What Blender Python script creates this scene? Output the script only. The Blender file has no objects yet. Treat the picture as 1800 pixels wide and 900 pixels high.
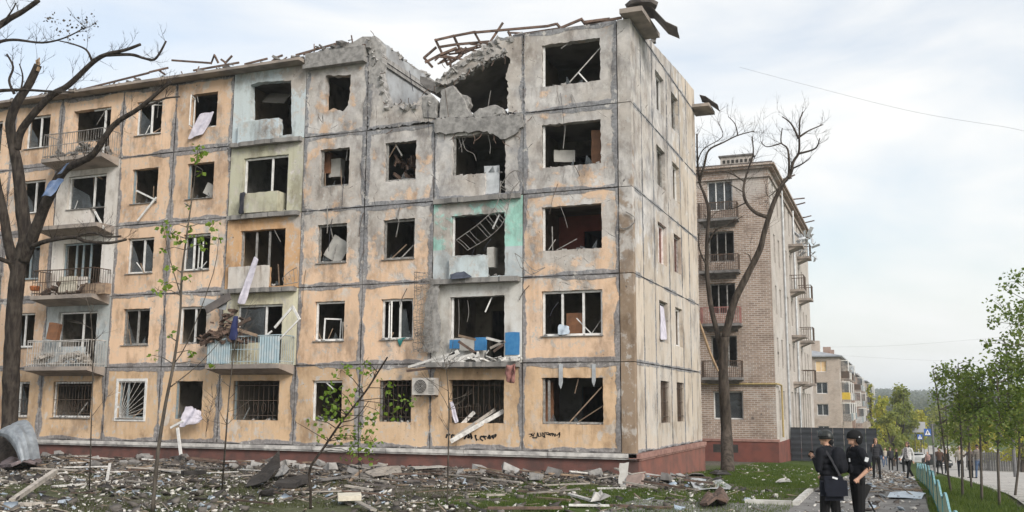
import bpy, bmesh, math, random
import numpy as np
from mathutils import Vector, Matrix, Euler, noise as mnoise, kdtree
R_ = math.radians
random.seed(7); np.random.seed(7)
scene = bpy.context.scene
COL = scene.collection

# ------------------------------------------------------------------ camera
CAM = np.array([7.4557, -29.105, 1.4965]); YAW, PITCH, ROLL, FPX = 0.376298, 0.149937, 0.004918, 1703.9
_fw = np.array([-math.sin(YAW)*math.cos(PITCH), math.cos(YAW)*math.cos(PITCH), math.sin(PITCH)])
_r0 = np.array([math.cos(YAW), math.sin(YAW), 0.0]); _u0 = np.cross(_r0, _fw)
_rt = _r0*math.cos(ROLL)+_u0*math.sin(ROLL); _up = -_r0*math.sin(ROLL)+_u0*math.cos(ROLL)
cd = bpy.data.cameras.new('camera'); cam = bpy.data.objects.new('camera', cd); COL.objects.link(cam)
m = Matrix((( _rt[0], _up[0], -_fw[0], CAM[0]), (_rt[1], _up[1], -_fw[1], CAM[1]), (_rt[2], _up[2], -_fw[2], CAM[2]), (0,0,0,1)))
cam.matrix_world = m
cd.sensor_width = 36.0; cd.lens = 36.0*FPX/1800.0; cd.clip_end = 9000; cd.clip_start = 0.1
scene.camera = cam

# ------------------------------------------------------------------ sky, sun, exposure
SUN_EL, SUN_AZ = 30.0, 125.0        # azimuth from +y (along the street) towards +x
EXPOSURE = 1.05
HAZE = 0.0004
w = bpy.data.worlds.new('World'); scene.world = w; w.use_nodes = True
nt = w.node_tree; nt.nodes.clear()
def wn(t, **k):
    n = nt.nodes.new(t)
    for a, b in k.items(): setattr(n, a, b)
    return n
out = wn('ShaderNodeOutputWorld'); bg = wn('ShaderNodeBackground')
sky = wn('ShaderNodeTexSky', sky_type='NISHITA', sun_disc=False)
sky.sun_elevation = R_(SUN_EL); sky.sun_rotation = R_(SUN_AZ); sky.air_density = 1.2; sky.dust_density = 2.5; sky.ozone_density = 1.5
tc = wn('ShaderNodeTexCoord'); mp = wn('ShaderNodeMapping')
mp.inputs['Scale'].default_value = (1.0, 1.0, 3.2)
mp.inputs['Rotation'].default_value = (0.12, 0.1, 0.5)
nt.links.new(tc.outputs['Generated'], mp.inputs['Vector'])
n1 = wn('ShaderNodeTexNoise'); n1.inputs['Scale'].default_value = 2.6; n1.inputs['Detail'].default_value = 7; n1.inputs['Roughness'].default_value = 0.52; n1.inputs['Distortion'].default_value = 0.5
nt.links.new(mp.outputs[0], n1.inputs['Vector'])
cr = wn('ShaderNodeValToRGB'); cr.color_ramp.elements[0].position = 0.36; cr.color_ramp.elements[0].color = (0.48,)*3+(1,)
cr.color_ramp.elements[1].position = 0.60; cr.color_ramp.elements[1].color = (0.97,)*3+(1,)
nt.links.new(n1.outputs['Fac'], cr.inputs['Fac'])
cl = wn('ShaderNodeMixRGB'); cl.inputs['Color2'].default_value = (5.1, 5.1, 5.02, 1)
nt.links.new(cr.outputs['Color'], cl.inputs['Fac']); nt.links.new(sky.outputs['Color'], cl.inputs['Color1'])
nt.links.new(cl.outputs['Color'], bg.inputs['Color']); bg.inputs['Strength'].default_value = 0.1
nt.links.new(bg.outputs[0], out.inputs['Surface'])

sd = bpy.data.lights.new('sun', 'SUN'); sd.energy = 1.5; sd.angle = R_(22); sd.color = (1.0, 0.95, 0.88)
sun = bpy.data.objects.new('sun', sd); COL.objects.link(sun)
_sd = Vector((math.sin(R_(SUN_AZ))*math.cos(R_(SUN_EL)), math.cos(R_(SUN_AZ))*math.cos(R_(SUN_EL)), math.sin(R_(SUN_EL))))
sun.rotation_euler = _sd.to_track_quat('Z', 'Y').to_euler(); sun.location = (60, -40, 50)

scene.view_settings.view_transform = 'Standard'; scene.view_settings.look = 'None'
scene.view_settings.exposure = EXPOSURE; scene.view_settings.gamma = 1.0; scene.view_settings.use_curve_mapping = False
scene.cycles.max_bounces = 6; scene.cycles.diffuse_bounces = 3; scene.cycles.glossy_bounces = 2; scene.cycles.transmission_bounces = 4
scene.cycles.transparent_max_bounces = 8; scene.cycles.volume_bounces = 1
scene.cycles.use_denoising = True

# ------------------------------------------------------------------ survey helpers: photograph measurements -> points on real planes
def _ray(x, y): return _fw+_rt*(x-900)/FPX+_up*(450-y)/FPX
def F(x, y, Y=0.0):                       # on a wall parallel to the front facade
    d = _ray(x, y); q = CAM+d*((Y-CAM[1])/d[1]); return Vector(q)
def SD(x, y, X=0.0):                      # on a wall parallel to the side facade
    d = _ray(x, y); q = CAM+d*((X-CAM[0])/d[0]); return Vector(q)
def DP(x, y, dep): return Vector(CAM+_ray(x, y)*dep)
def _sp(t): return 0.5*(t+math.sqrt(t*t+4))
def g(x, y):                              # ground height
    k = min(1, max(0, (x-1)/7)); k = k*k*(3-2*k)
    s = 0.034*(1-k)+0.0535*k
    t = _sp(y+1)
    if t > 55: t = 55+45*math.tanh((t-55)/45)
    z = -0.78-s*t
    return z
def GP(x, y):
    d = _ray(x, y); t = 4.0
    while t < 260:
        q = CAM+d*t
        if q[2] <= g(q[0], q[1]): break
        t += 0.04
    return Vector((q[0], q[1], g(q[0], q[1])))
def gv(x, y, dz=0.0): return Vector((x, y, g(x, y)+dz))

# ------------------------------------------------------------------ objects
def empty(name, loc=(0,0,0), rz=0.0, parent=None):
    o = bpy.data.objects.new(name, None); COL.objects.link(o); o.location = loc; o.rotation_euler = (0,0,rz); o.empty_display_size = .2
    if parent: o.parent = parent
    return o
def tag(o, label=None, cat=None, group=None, kind=None):
    if label: o['label'] = label
    if cat: o['category'] = cat
    if group: o['group'] = group
    if kind: o['kind'] = kind
    return o
def copy_tree(o, parent=None):
    c = o.copy(); COL.objects.link(c); c.parent = parent
    for ch in list(o.children): copy_tree(ch, c)
    return c
def link_mesh(name, me, mats, parent=None):
    o = bpy.data.objects.new(name, me); COL.objects.link(o)
    if mats is not None:
        for mm in (mats if isinstance(mats, (list, tuple)) else [mats]): me.materials.append(mm)
    if parent: o.parent = parent
    return o

class MB:
    def __init__(s): s.v = []; s.f = []; s.mi = []; s.cur = 0
    def add(s, vs, fs):
        b = len(s.v); s.v += [tuple(p) for p in vs]; s.f += [tuple(i+b for i in q) for q in fs]; s.mi += [s.cur]*len(fs); return s
    BOXF = [(0,3,2,1),(4,5,6,7),(0,1,5,4),(1,2,6,5),(2,3,7,6),(3,0,4,7)]
    def box(s, x0, x1, y0, y1, z0, z1):
        return s.add([(x0,y0,z0),(x1,y0,z0),(x1,y1,z0),(x0,y1,z0),(x0,y0,z1),(x1,y0,z1),(x1,y1,z1),(x0,y1,z1)], s.BOXF)
    def obox(s, c, sx, sy, sz, rot=None, jit=0.0):
        vs = []
        for (a,b,d) in [(-1,-1,-1),(1,-1,-1),(1,1,-1),(-1,1,-1),(-1,-1,1),(1,-1,1),(1,1,1),(-1,1,1)]:
            p = Vector((a*sx/2,b*sy/2,d*sz/2))
            if jit: p += Vector((random.uniform(-1,1)*sx,random.uniform(-1,1)*sy,random.uniform(-1,1)*sz))*jit
            if rot is not None: p = rot @ p
            vs.append(p+Vector(c))
        return s.add(vs, s.BOXF)
    def beam(s, a, b, wd, h=None, up=(0,0,1)):
        a = Vector(a); b = Vector(b); h = wd if h is None else h
        d = (b-a)
        if d.length < 1e-6: return s
        d.normalize(); u = Vector(up)
        if abs(d.dot(u)) > .98: u = Vector((0,1,0))
        r = d.cross(u).normalized(); u = r.cross(d)
        vs = [p+r*(i*wd/2)+u*(j*h/2) for p in (a,b) for (i,j) in ((-1,-1),(1,-1),(1,1),(-1,1))]
        return s.add(vs, s.BOXF)
    def tube(s, pts, rad, n=6, cap=True):
        pts = [Vector(p) for p in pts]; k = len(pts)
        if not hasattr(rad, '__len__'): rad = [rad]*k
        b = len(s.v); prev = None
        for i, p in enumerate(pts):
            d = (pts[min(i+1,k-1)]-pts[max(i-1,0)])
            d = d.normalized() if d.length > 1e-9 else Vector((0,0,1))
            if prev is None:
                r = d.orthogonal().normalized()
            else:
                r = (prev-d*prev.dot(d)); r = r.normalized() if r.length > 1e-6 else d.orthogonal().normalized()
            prev = r; q = d.cross(r)
            for j in range(n):
                t = 2*math.pi*j/n; s.v.append(tuple(p+(r*math.cos(t)+q*math.sin(t))*rad[i]))
        fs = [(b+i*n+j, b+i*n+(j+1)%n, b+(i+1)*n+(j+1)%n, b+(i+1)*n+j) for i in range(k-1) for j in range(n)]
        if cap: fs += [tuple(b+j for j in range(n))[::-1], tuple(b+(k-1)*n+j for j in range(n))]
        s.f += fs; s.mi += [s.cur]*len(fs); return s
    def sphere(s, c, rx, ry=None, rz=None, nu=10, nv=7, rot=None):
        ry = rx if ry is None else ry; rz = rx if rz is None else rz
        c = Vector(c); b = len(s.v); vs = []
        for i in range(nv+1):
            ph = math.pi*i/nv
            for j in range(nu):
                th = 2*math.pi*j/nu; p = Vector((rx*math.sin(ph)*math.cos(th), ry*math.sin(ph)*math.sin(th), rz*math.cos(ph)))
                if rot is not None: p = rot @ p
                vs.append(c+p)
        fs = [(i*nu+j, (i+1)*nu+j, (i+1)*nu+(j+1)%nu, i*nu+(j+1)%nu) for i in range(nv) for j in range(nu)]
        return s.add(vs, fs)
    def prism(s, poly, vec):          # poly: 3-D points of a planar convex-ish outline, extruded by vec
        poly = [Vector(p) for p in poly]; vec = Vector(vec); n = len(poly)
        return s.add(poly+[p+vec for p in poly], [tuple(range(n))[::-1], tuple(range(n,2*n))]+[(i,(i+1)%n,n+(i+1)%n,n+i) for i in range(n)])
    def lathe(s, prof, c=(0,0,0), n=12):
        c = Vector(c); b = len(s.v); k = len(prof)
        vs = [c+Vector((r*math.cos(2*math.pi*j/n), r*math.sin(2*math.pi*j/n), z)) for (r,z) in prof for j in range(n)]
        fs = [(i*n+j, i*n+(j+1)%n, (i+1)*n+(j+1)%n, (i+1)*n+j) for i in range(k-1) for j in range(n)]
        return s.add(vs, fs)
    def mesh(s, name):
        me = bpy.data.meshes.new(name); me.from_pydata(s.v, [], s.f); me.update()
        if any(s.mi): me.polygons.foreach_set('material_index', s.mi)
        return me
    def build(s, name, mats, parent=None, smooth=False, fix=True):
        me = s.mesh(name)
        if fix:
            bm = bmesh.new(); bm.from_mesh(me); bmesh.ops.recalc_face_normals(bm, faces=bm.faces); bm.to_mesh(me); bm.free()
        if smooth: me.polygons.foreach_set('use_smooth', [True]*len(me.polygons))
        return link_mesh(name, me, mats, parent)

def rough_loop(pts, step=0.25, amp=0.02, rnd=random):
    out = []
    n = len(pts)
    for i in range(n):
        a = pts[i]; b = pts[(i+1)%n]; L = math.hypot(b[0]-a[0], b[1]-a[1]); k = max(1, int(L/step))
        for j in range(k):
            t = j/k; x = a[0]+(b[0]-a[0])*t; z = a[1]+(b[1]-a[1])*t
            if amp and j: x += rnd.uniform(-amp, amp); z += rnd.uniform(-amp, amp)
            out.append((x, z))
    return out
def slab_mesh(name, loops, to3d, depth):
    """flat plate with holes: loops are 2-D outlines (first the outside), to3d maps them, depth is the extrusion vector"""
    bm = bmesh.new()
    for lp in loops:
        vs = [bm.verts.new(to3d(*p)) for p in lp]
        for i in range(len(vs)): bm.edges.new((vs[i], vs[(i+1)%len(vs)]))
    r = bmesh.ops.triangle_fill(bm, use_beauty=True, use_dissolve=False, edges=bm.edges[:])
    fs = [f for f in bm.faces]
    e = bmesh.ops.extrude_face_region(bm, geom=fs)
    nv = [v for v in e['geom'] if isinstance(v, bmesh.types.BMVert)]
    bmesh.ops.translate(bm, verts=nv, vec=Vector(depth))
    bmesh.ops.recalc_face_normals(bm, faces=bm.faces)
    me = bpy.data.meshes.new(name); bm.to_mesh(me); bm.free(); return me

# ------------------------------------------------------------------ materials
class Mat:
    def __init__(s, name, rough=0.85, spec=0.25):
        s.m = bpy.data.materials.new(name); s.m.use_nodes = True; s.nt = s.m.node_tree
        s.b = s.nt.nodes['Principled BSDF']; s.b.inputs['Roughness'].default_value = rough; s.b.inputs['Specular IOR Level'].default_value = spec
        s._pos = None
    def n(s, t, **k):
        q = s.nt.nodes.new(t)
        for a, b in k.items(): setattr(q, a, b)
        return q
    def put(s, sock, v):
        if isinstance(v, bpy.types.NodeSocket): s.nt.links.new(v, sock)
        elif isinstance(v, (tuple, list)): sock.default_value = tuple(v)+((1,) if len(v) == 3 and len(sock.default_value) == 4 else ())
        else: sock.default_value = v
    def pos(s):
        if s._pos is None: s._pos = s.n('ShaderNodeNewGeometry').outputs['Position']
        return s._pos
    def obj(s): return s.n('ShaderNodeTexCoord').outputs['Object']
    def rand(s): return s.n('ShaderNodeObjectInfo').outputs['Random']
    def scale(s, v, sc, loc=(0,0,0), rot=(0,0,0)):
        q = s.n('ShaderNodeMapping'); s.put(q.inputs['Vector'], v); q.inputs['Scale'].default_value = sc; q.inputs['Location'].default_value = loc; q.inputs['Rotation'].default_value = rot; return q.outputs[0]
    def noise(s, v, sc, det=5, ro=.55, dist=0):
        q = s.n('ShaderNodeTexNoise'); s.put(q.inputs['Vector'], v); q.inputs['Scale'].default_value = sc; q.inputs['Detail'].default_value = det; q.inputs['Roughness'].default_value = ro; q.inputs['Distortion'].default_value = dist; return q.outputs['Fac']
    def vor(s, v, sc, feat='F1', out='Distance', rnd=1):
        q = s.n('ShaderNodeTexVoronoi', feature=feat); s.put(q.inputs['Vector'], v); q.inputs['Scale'].default_value = sc; q.inputs['Randomness'].default_value = rnd; return q.outputs[out]
    def ma(s, op, a, b=0.0, c=None, clamp=False):
        q = s.n('ShaderNodeMath', operation=op, use_clamp=clamp); s.put(q.inputs[0], a); s.put(q.inputs[1], b)
        if c is not None: s.put(q.inputs[2], c)
        return q.outputs[0]
    def step(s, v, lo, hi, a=0.0, b=1.0):
        q = s.n('ShaderNodeMapRange', interpolation_type='SMOOTHSTEP'); s.put(q.inputs[0], v)
        for i, x in enumerate((lo, hi, a, b)): s.put(q.inputs[i+1], x)
        return q.outputs[0]
    def mix(s, f, a, b, mode='MIX'):
        q = s.n('ShaderNodeMixRGB', blend_type=mode); s.put(q.inputs[0], f); s.put(q.inputs[1], a); s.put(q.inputs[2], b); return q.outputs[0]
    def sep(s, v):
        q = s.n('ShaderNodeSeparateXYZ'); s.put(q.inputs[0], v); return q.outputs
    def comb(s, x, y, z):
        q = s.n('ShaderNodeCombineXYZ'); s.put(q.inputs[0], x); s.put(q.inputs[1], y); s.put(q.inputs[2], z); return q.outputs[0]
    def bump(s, h, st=.3, d=.02, nrm=None):
        q = s.n('ShaderNodeBump'); s.put(q.inputs['Height'], h); q.inputs['Strength'].default_value = st; q.inputs['Distance'].default_value = d
        if nrm is not None: s.put(q.inputs['Normal'], nrm)
        return q.outputs[0]
    def fin(s, col, nrm=None, rough=None, metal=None, alpha=None):
        s.put(s.b.inputs['Base Color'], col)
        if nrm is not None: s.put(s.b.inputs['Normal'], nrm)
        if rough is not None: s.put(s.b.inputs['Roughness'], rough)
        if metal is not None: s.put(s.b.inputs['Metallic'], metal)
        if alpha is not None: s.put(s.b.inputs['Alpha'], alpha)
        return s.m

def simple(name, c1, c2=None, sc=4.0, rough=.8, metal=0.0, bump=.25, bd=.01, rnd=0.0, spec=.25, world=False, det=6):
    """two-tone mottled material with fine relief and, if rnd, a tint of its own per object"""
    M = Mat(name, rough, spec); c2 = c2 or tuple(x*.7 for x in c1)
    v = M.pos() if world else M.obj()
    n_ = M.noise(v, sc, det); col = M.mix(M.step(n_, .35, .68), c1, c2)
    if rnd:
        r = M.ma('MULTIPLY_ADD', M.rand(), 2*rnd, 1-rnd); col = M.mix(1.0, col, M.comb(r, r, r), 'MULTIPLY')
    return M.fin(col, M.bump(n_, bump, bd) if bump else None, None, metal)

def crv(pts, n=4):
    P = [Vector(p) for p in pts]; out = []
    for i in range(len(P)-1):
        p0 = P[max(i-1,0)]; p1 = P[i]; p2 = P[i+1]; p3 = P[min(i+2,len(P)-1)]
        for j in range(n):
            t = j/n; out.append(.5*((2*p1)+(-p0+p2)*t+(2*p0-5*p1+4*p2-p3)*t*t+(-p0+3*p1-3*p2+p3)*t**3))
    out.append(P[-1]); return out
XS = [-0.44, -3.67, -6.92, -9.61, -12.21, -15.43, -18.13, -20.76, -24.0, -26.67, -29.35, -32.6]
YS = [1.35, 2.95, 5.28, 7.5, 8.94]
FH = 2.75

def wall_mat(name, base, side=False, wear=0.0, seams=True, low=None):
    """old painted concrete panel: paint, grey repairs over the joints, plaster patches, rain streaks, blast-stripped concrete"""
    M = Mat(name, .92, .12); p = M.pos(); x, y, z = M.sep(p)[:3]
    nbig = M.noise(p, .33, 5, .6); nmid = M.noise(p, 1.7, 7, .62); nfin = M.noise(p, 11, 6, .6)
    streak = M.noise(M.scale(p, (5, 5, .28)), 1.0, 5, .6)
    rt_ = M.ma('MULTIPLY_ADD', M.rand(), .26, .84); base_ = M.mix(1.0, base, M.comb(rt_, rt_, M.ma('MULTIPLY', rt_, .98)), 'MULTIPLY')
    paint = M.mix(M.ma('MULTIPLY', M.step(streak, .45, .78), M.step(nbig, .35, .6, .15, .8)), base_, tuple(c*k for c, k in zip(base, (.66, .60, .54))))
    paint = M.mix(M.step(nbig, .42, .66, 0, .6), paint, tuple(min(.85, c*k) for c, k in zip(base, (1.10, 1.17, 1.26))))
    paint = M.mix(M.step(nmid, .53, .72, 0, .6), paint, (.52, .46, .40))
    if low is not None:                                   # a second paint below a height (dado)
        zz, colr = low
        paint = M.mix(M.step(z, zz-.004, zz+.004, 1, 0), paint, colr)
    conc = M.mix(M.step(nmid, .3, .7), (.30, .30, .31), (.62, .60, .58))
    conc = M.mix(M.step(nbig, .40, .62, 0, .6), conc, (.40, .35, .30))
    # blast-stripped area round the collapsed corner of the top floors
    u = x if not side else M.ma('MULTIPLY', y, 1.0)
    if not side:
        dx = M.ma('MULTIPLY', M.ma('ADD', x, 5.0), .82); dz = M.ma('SUBTRACT', z, 13.2)
    else:
        dx = M.ma('MULTIPLY', M.ma('ADD', y, 1.0), .75); dz = M.ma('SUBTRACT', z, 13.0)
    d = M.ma('SQRT', M.ma('ADD', M.ma('MULTIPLY', dx, dx), M.ma('MULTIPLY', dz, dz)))
    dam = M.step(d, 3.0, 13.0 if not side else 11.0, 1.0, 0.0)
    dam = M.ma('ADD', M.ma('ADD', M.ma('MULTIPLY', dam, .68 if not side else .82), M.ma('MULTIPLY', M.ma('SUBTRACT', nbig, .5), 1.9)), M.ma('MULTIPLY', M.ma('SUBTRACT', nmid, .5), 1.5))
    dam = M.ma('ADD', dam, wear)
    strip = M.ma('MULTIPLY_ADD', M.step(dam, .36, .50), .55, M.step(dam, .12, .62, 0, .45))
    col = M.mix(strip, paint, conc)
    # pale skim patches
    nsk = M.noise(M.scale(p, (1, 1, .8), (7, 3, 1)), 1.15, 6, .6)
    col = M.mix(M.step(nsk, .63, .68, 0, .7), col, (.56, .54, .51))
    hgt = M.ma('MULTIPLY', strip, -.6)
    if seams:
        warp = M.ma('MULTIPLY_ADD', M.noise(p, 2.4, 5, .65), .30, -.15)
        lst = XS if not side else YS
        mind = None
        for s_ in lst:
            q = M.ma('ABSOLUTE', M.ma('SUBTRACT', u, s_))
            mind = q if mind is None else M.ma('MINIMUM', mind, q)
        zf = M.ma('PINGPONG', M.ma('ADD', z, 27.5), FH/2)
        wv = M.ma('ADD', mind, warp); wh = M.ma('ADD', zf, M.ma('MULTIPLY', warp, .55))
        sw = M.noise(M.scale(p, (.5, .5, .5), (11, 2, 5)), 1.0, 2)
        lim = M.ma('MULTIPLY_ADD', M.step(sw, .36, .60), .13, .055)
        if side: lim = M.ma('MULTIPLY', lim, .55)
        sv = M.step(M.ma('SUBTRACT', wv, lim), -.025, .012, 1, 0)
        sh = M.step(M.ma('SUBTRACT', wh, M.ma('MULTIPLY', lim, .95)), -.025, .012, 1, 0)
        sm = M.ma('MAXIMUM', sv, sh)
        grey = M.mix(M.step(nfin, .35, .65), (.155, .162, .178), (.27, .275, .29))
        col = M.mix(M.ma('MULTIPLY', sm, .9), col, grey); hgt = M.ma('ADD', hgt, M.ma('MULTIPLY', sm, .7))
    if seams:
        core = M.ma('MULTIPLY', M.step(M.ma('ADD', M.ma('MINIMUM', mind, zf), M.ma('MULTIPLY', warp, .12)), .014, .035, 1, 0), M.step(M.noise(p, .9, 3), .44, .56)); col = M.mix(M.ma('MULTIPLY', core, .9), col, (.035, .034, .036))
    nfl = M.noise(M.scale(p, (1, 1, .9), (2, 5, 8)), 3.6, 8, .66)
    col = M.mix(M.ma('MULTIPLY', M.step(nfl, .572, .588), M.step(nbig, .40, .60, .25, .95)), col, M.mix(nfin, (.34, .325, .31), (.62, .60, .57)))
    ngr = M.noise(M.scale(p, (1, 1, .55), (4, 4, 9)), 1.35, 7, .68)
    col = M.mix(M.step(ngr, .46, .68, 0, .75), col, M.mix(1.0, col, (.50, .47, .45), 'MULTIPLY'))
    zfr = M.ma('MODULO', M.ma('ADD', z, 27.5), FH)
    runm = M.ma('MULTIPLY', M.step(zfr, .25, .84, .0, 1), M.step(zfr, .84, .86, 1, 0))
    st2 = M.noise(M.scale(p, (6, 6, .3), (3, 1, 2)), 1.0, 4, .6)
    col = M.mix(M.ma('MULTIPLY', runm, M.step(st2, .52, .72, 0, .5)), col, (.15, .10, .07))
    ck = M.vor(M.mix(.10, p, M.n('ShaderNodeTexNoise', noise_dimensions='3D').outputs['Color'], 'ADD'), .75, 'DISTANCE_TO_EDGE')
    ckm = M.ma('MULTIPLY', M.step(M.ma('ADD', ck, M.ma('MULTIPLY', M.ma('SUBTRACT', nfin, .5), .012)), .002, .007, 1, 0), M.ma('MULTIPLY', M.step(dam, .35, .6), M.step(nmid, .52, .60)))
    col = M.mix(M.ma('MULTIPLY', ckm, .9), col, (.05, .048, .048)); hgt = M.ma('SUBTRACT', hgt, ckm)
    # shrapnel pocks and soot smudges
    vs = M.vor(p, 2.3); vr = M.noise(p, 2.9, 2)
    pock = M.ma('MULTIPLY', M.step(M.ma('ADD', vs, M.ma('MULTIPLY', M.ma('SUBTRACT', nfin, .5), .12)), .045, .085, 1, 0), M.step(vr, .50, .58))
    vs2 = M.vor(M.scale(p, (1,1,1), (3.3,1,2)), 6.5)
    pock2 = M.ma('MULTIPLY', M.step(vs2, .06, .12, 1, 0), M.step(nbig, .52, .60))
    pk = M.ma('MAXIMUM', pock, pock2)
    col = M.mix(M.ma('MULTIPLY', pk, .85), col, (.14, .13, .125)); hgt = M.ma('SUBTRACT', hgt, M.ma('MULTIPLY', pk, 1.2))
    nso = M.noise(M.scale(p, (1.3, 1.3, .6), (1, 9, 4)), .8, 6, .65)
    col = M.mix(M.ma('MULTIPLY', M.step(nso, .53, .72), M.ma('MULTIPLY_ADD', strip, .45, .36)), col, (.13, .12, .115))
    hgt = M.ma('ADD', hgt, M.ma('ADD', M.ma('MULTIPLY', nfin, .5), M.ma('MULTIPLY', nmid, .5)))
    return M.fin(col, M.bump(hgt, .55, .03))

PEACH = (.68, .485, .345)
m_wall = wall_mat('peach_panel', PEACH)
m_low = wall_mat('ochre_panel', (.59, .42, .275), wear=-.06)
m_side = wall_mat('cream_side_panel', (.52, .455, .39), side=True, wear=.06)
m_strip = wall_mat('brown_corner_concrete', (.30, .225, .165), wear=.02, seams=False)
m_blue5 = wall_mat('pale_blue_paint', (.50, .56, .585), wear=-.22, seams=False)
m_olive = wall_mat('olive_paint', (.45, .44, .345), wear=-.12, seams=False)
m_orange = wall_mat('orange_paint', (.57, .36, .205), wear=.0, seams=False)
m_cream = wall_mat('cream_paint', (.60, .57, .44), wear=-.12, seams=False)
m_white = wall_mat('white_paint', (.66, .62, .585), wear=-.12, seams=False)
m_whitebl = wall_mat('chalky_white_paint', (.62, .61, .59), wear=-.22, seams=False)
m_turq = wall_mat('turquoise_paint', (.33, .58, .52), wear=-.17, seams=False, low=(FH*2+1.05, (.48, .53, .55)))
m_grey = wall_mat('bare_panel', (.36, .35, .34), wear=.3)
m_greybl = wall_mat('grey_and_blue_paint', (.42, .45, .46), wear=-.1, seams=False)
m_conc = simple('broken_concrete', (.34, .33, .32), (.20, .195, .19), 5, .95, 0, .6, .05, .12)
m_concd = simple('sooty_concrete', (.20, .19, .185), (.11, .105, .10), 4, .95, 0, .6, .05, .1)
m_slab = simple('slab_concrete', (.26, .25, .24), (.16, .155, .15), 2.2, .95, 0, .5, .03, 0, world=True)
m_soffit = simple('weathered_eave', (.36, .31, .27), (.22, .195, .18), 1.6, .95, 0, .4, .02, .08, world=True)
m_plinth = simple('brown_red_plinth', (.165, .078, .066), (.10, .062, .056), 2.3, .9, 0, .4, .02, 0, world=True)
m_plinths = simple('red_plinth', (.23, .10, .078), (.15, .08, .068), 1.9, .9, 0, .4, .02, 0, world=True)
m_ledge = simple('whitewashed_ledge', (.60, .585, .56), (.30, .29, .285), 3.4, .9, 0, .5, .02, 0, world=True)
m_ledger = simple('red_ledge', (.34, .20, .17), (.22, .12, .10), 3.0, .9, 0, .5, .02, 0, world=True)

def room_mat():
    M = Mat('room_plaster', .95, .1); r = M.rand(); q = M.n('ShaderNodeValToRGB'); M.put(q.inputs[0], r); e = q.color_ramp
    e.interpolation = 'CONSTANT'
    cols = [(.34,.31,.27),(.27,.19,.14),(.38,.34,.29),(.20,.18,.165),(.31,.27,.22),(.25,.255,.25),(.34,.27,.19)]
    e.elements[0].color = cols[0]+(1,); e.elements[1].position = .14; e.elements[1].color = cols[1]+(1,)
    for i, c in enumerate(cols[2:]): k = e.elements.new(.28+.14*i); k.color = c+(1,)
    n_ = M.noise(M.pos(), 1.4, 6, .65); col = M.mix(M.step(n_, .42, .68, 0, .75), q.outputs[0], (.075, .068, .062))
    return M.fin(col, M.bump(n_, .4, .03))
m_room = room_mat()
m_roomred = simple('red_wallpaper', (.58, .20, .17), (.42, .15, .13), 1.6, .95, 0, .2, .01)
m_ceil = simple('dirty_ceiling', (.26, .245, .225), (.13, .12, .11), .9, .95, 0, .3, .02, 0, world=True)

m_pvc = simple('white_frame', (.74, .74, .73), (.56, .56, .55), 6, .45, 0, .1, .005, .06)
m_woodf = simple('old_wood_frame', (.30, .30, .29), (.17, .16, .15), 9, .8, 0, .3, .01, .15)
m_bluef = simple('blue_wood_frame', (.19, .26, .30), (.30, .32, .32), 9, .8, 0, .3, .01, .1)
def glass_mat():
    M = Mat('dusty_glass', .12, .5); n_ = M.noise(M.pos(), 3, 5)
    return M.fin((.10, .115, .125), None, M.step(n_, .3, .7, .06, .3), None, M.step(n_, .35, .7, .22, .5))
m_glass = glass_mat()
m_iron = simple('rusty_iron', (.085, .07, .06), (.13, .085, .06), 8, .75, .3, .3, .005, .1)
m_ironw = simple('white_iron', (.58, .57, .55), (.36, .34, .32), 8, .6, .1, .2, .005, .06)
m_ironb = simple('pale_blue_iron', (.30, .40, .45), (.42, .47, .49), 5, .7, .1, .2, .005, .1)
m_ironl = simple('grey_iron', (.30, .295, .285), (.17, .15, .135), 6, .7, .3, .2, .005, .1)
m_wood = simple('splintered_wood', (.30, .22, .155), (.17, .125, .095), 6, .9, 0, .4, .01, .25)
m_rafter = simple('charred_rafter', (.15, .10, .078), (.075, .056, .047), 5, .9, 0, .4, .01, .2)
m_woodg = simple('weathered_plank', (.40, .365, .325), (.24, .22, .20), 6, .9, 0, .4, .01, .2)
m_whitew = simple('white_painted_plank', (.66, .65, .63), (.40, .385, .365), 7, .8, 0, .3, .01, .1)
m_furn = simple('brown_furniture', (.26, .125, .065), (.17, .085, .05), 4, .6, 0, .1, .005, .2)
m_sheet = simple('galvanised_sheet', (.50, .52, .54), (.33, .345, .36), 2.5, .5, .35, .3, .02, .1)
m_sheetd = simple('dark_roof_sheet', (.105, .095, .092), (.17, .15, .14), 2.5, .7, .2, .4, .02, .15)
m_tar = simple('tar_sheet', (.022, .020, .020), (.05, .046, .044), 3, .8, 0, .5, .02, .1)
m_cloth = simple('pale_lilac_cloth', (.60, .575, .65), (.45, .43, .50), 5, .95, 0, .3, .01, .05)
m_clothb = simple('blue_cloth', (.13, .20, .36), (.22, .28, .42), 5, .95, 0, .3, .01, .05)
m_clothr = simple('dusty_pink_cloth', (.34, .17, .15), (.22, .10, .09), 5, .95, 0, .3, .01, .05)
m_clothd = simple('dark_cloth', (.028, .03, .042), (.05, .05, .06), 6, .95, 0, .3, .01, .1)
m_foam = simple('pale_foam', (.70, .66, .56), (.52, .48, .40), 5, .95, 0, .4, .02, .06)
m_whiteb = simple('white_board', (.50, .49, .465), (.33, .32, .30), 2, .8, 0, .2, .01, .06)
m_bluepaint = simple('blue_tile', (.04, .18, .40), (.06, .22, .44), 7, .5, 0, .2, .005, .05)
m_black = simple('spray_paint', (.018, .017, .017), (.03, .03, .03), 9, .8, 0, 0)
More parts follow.
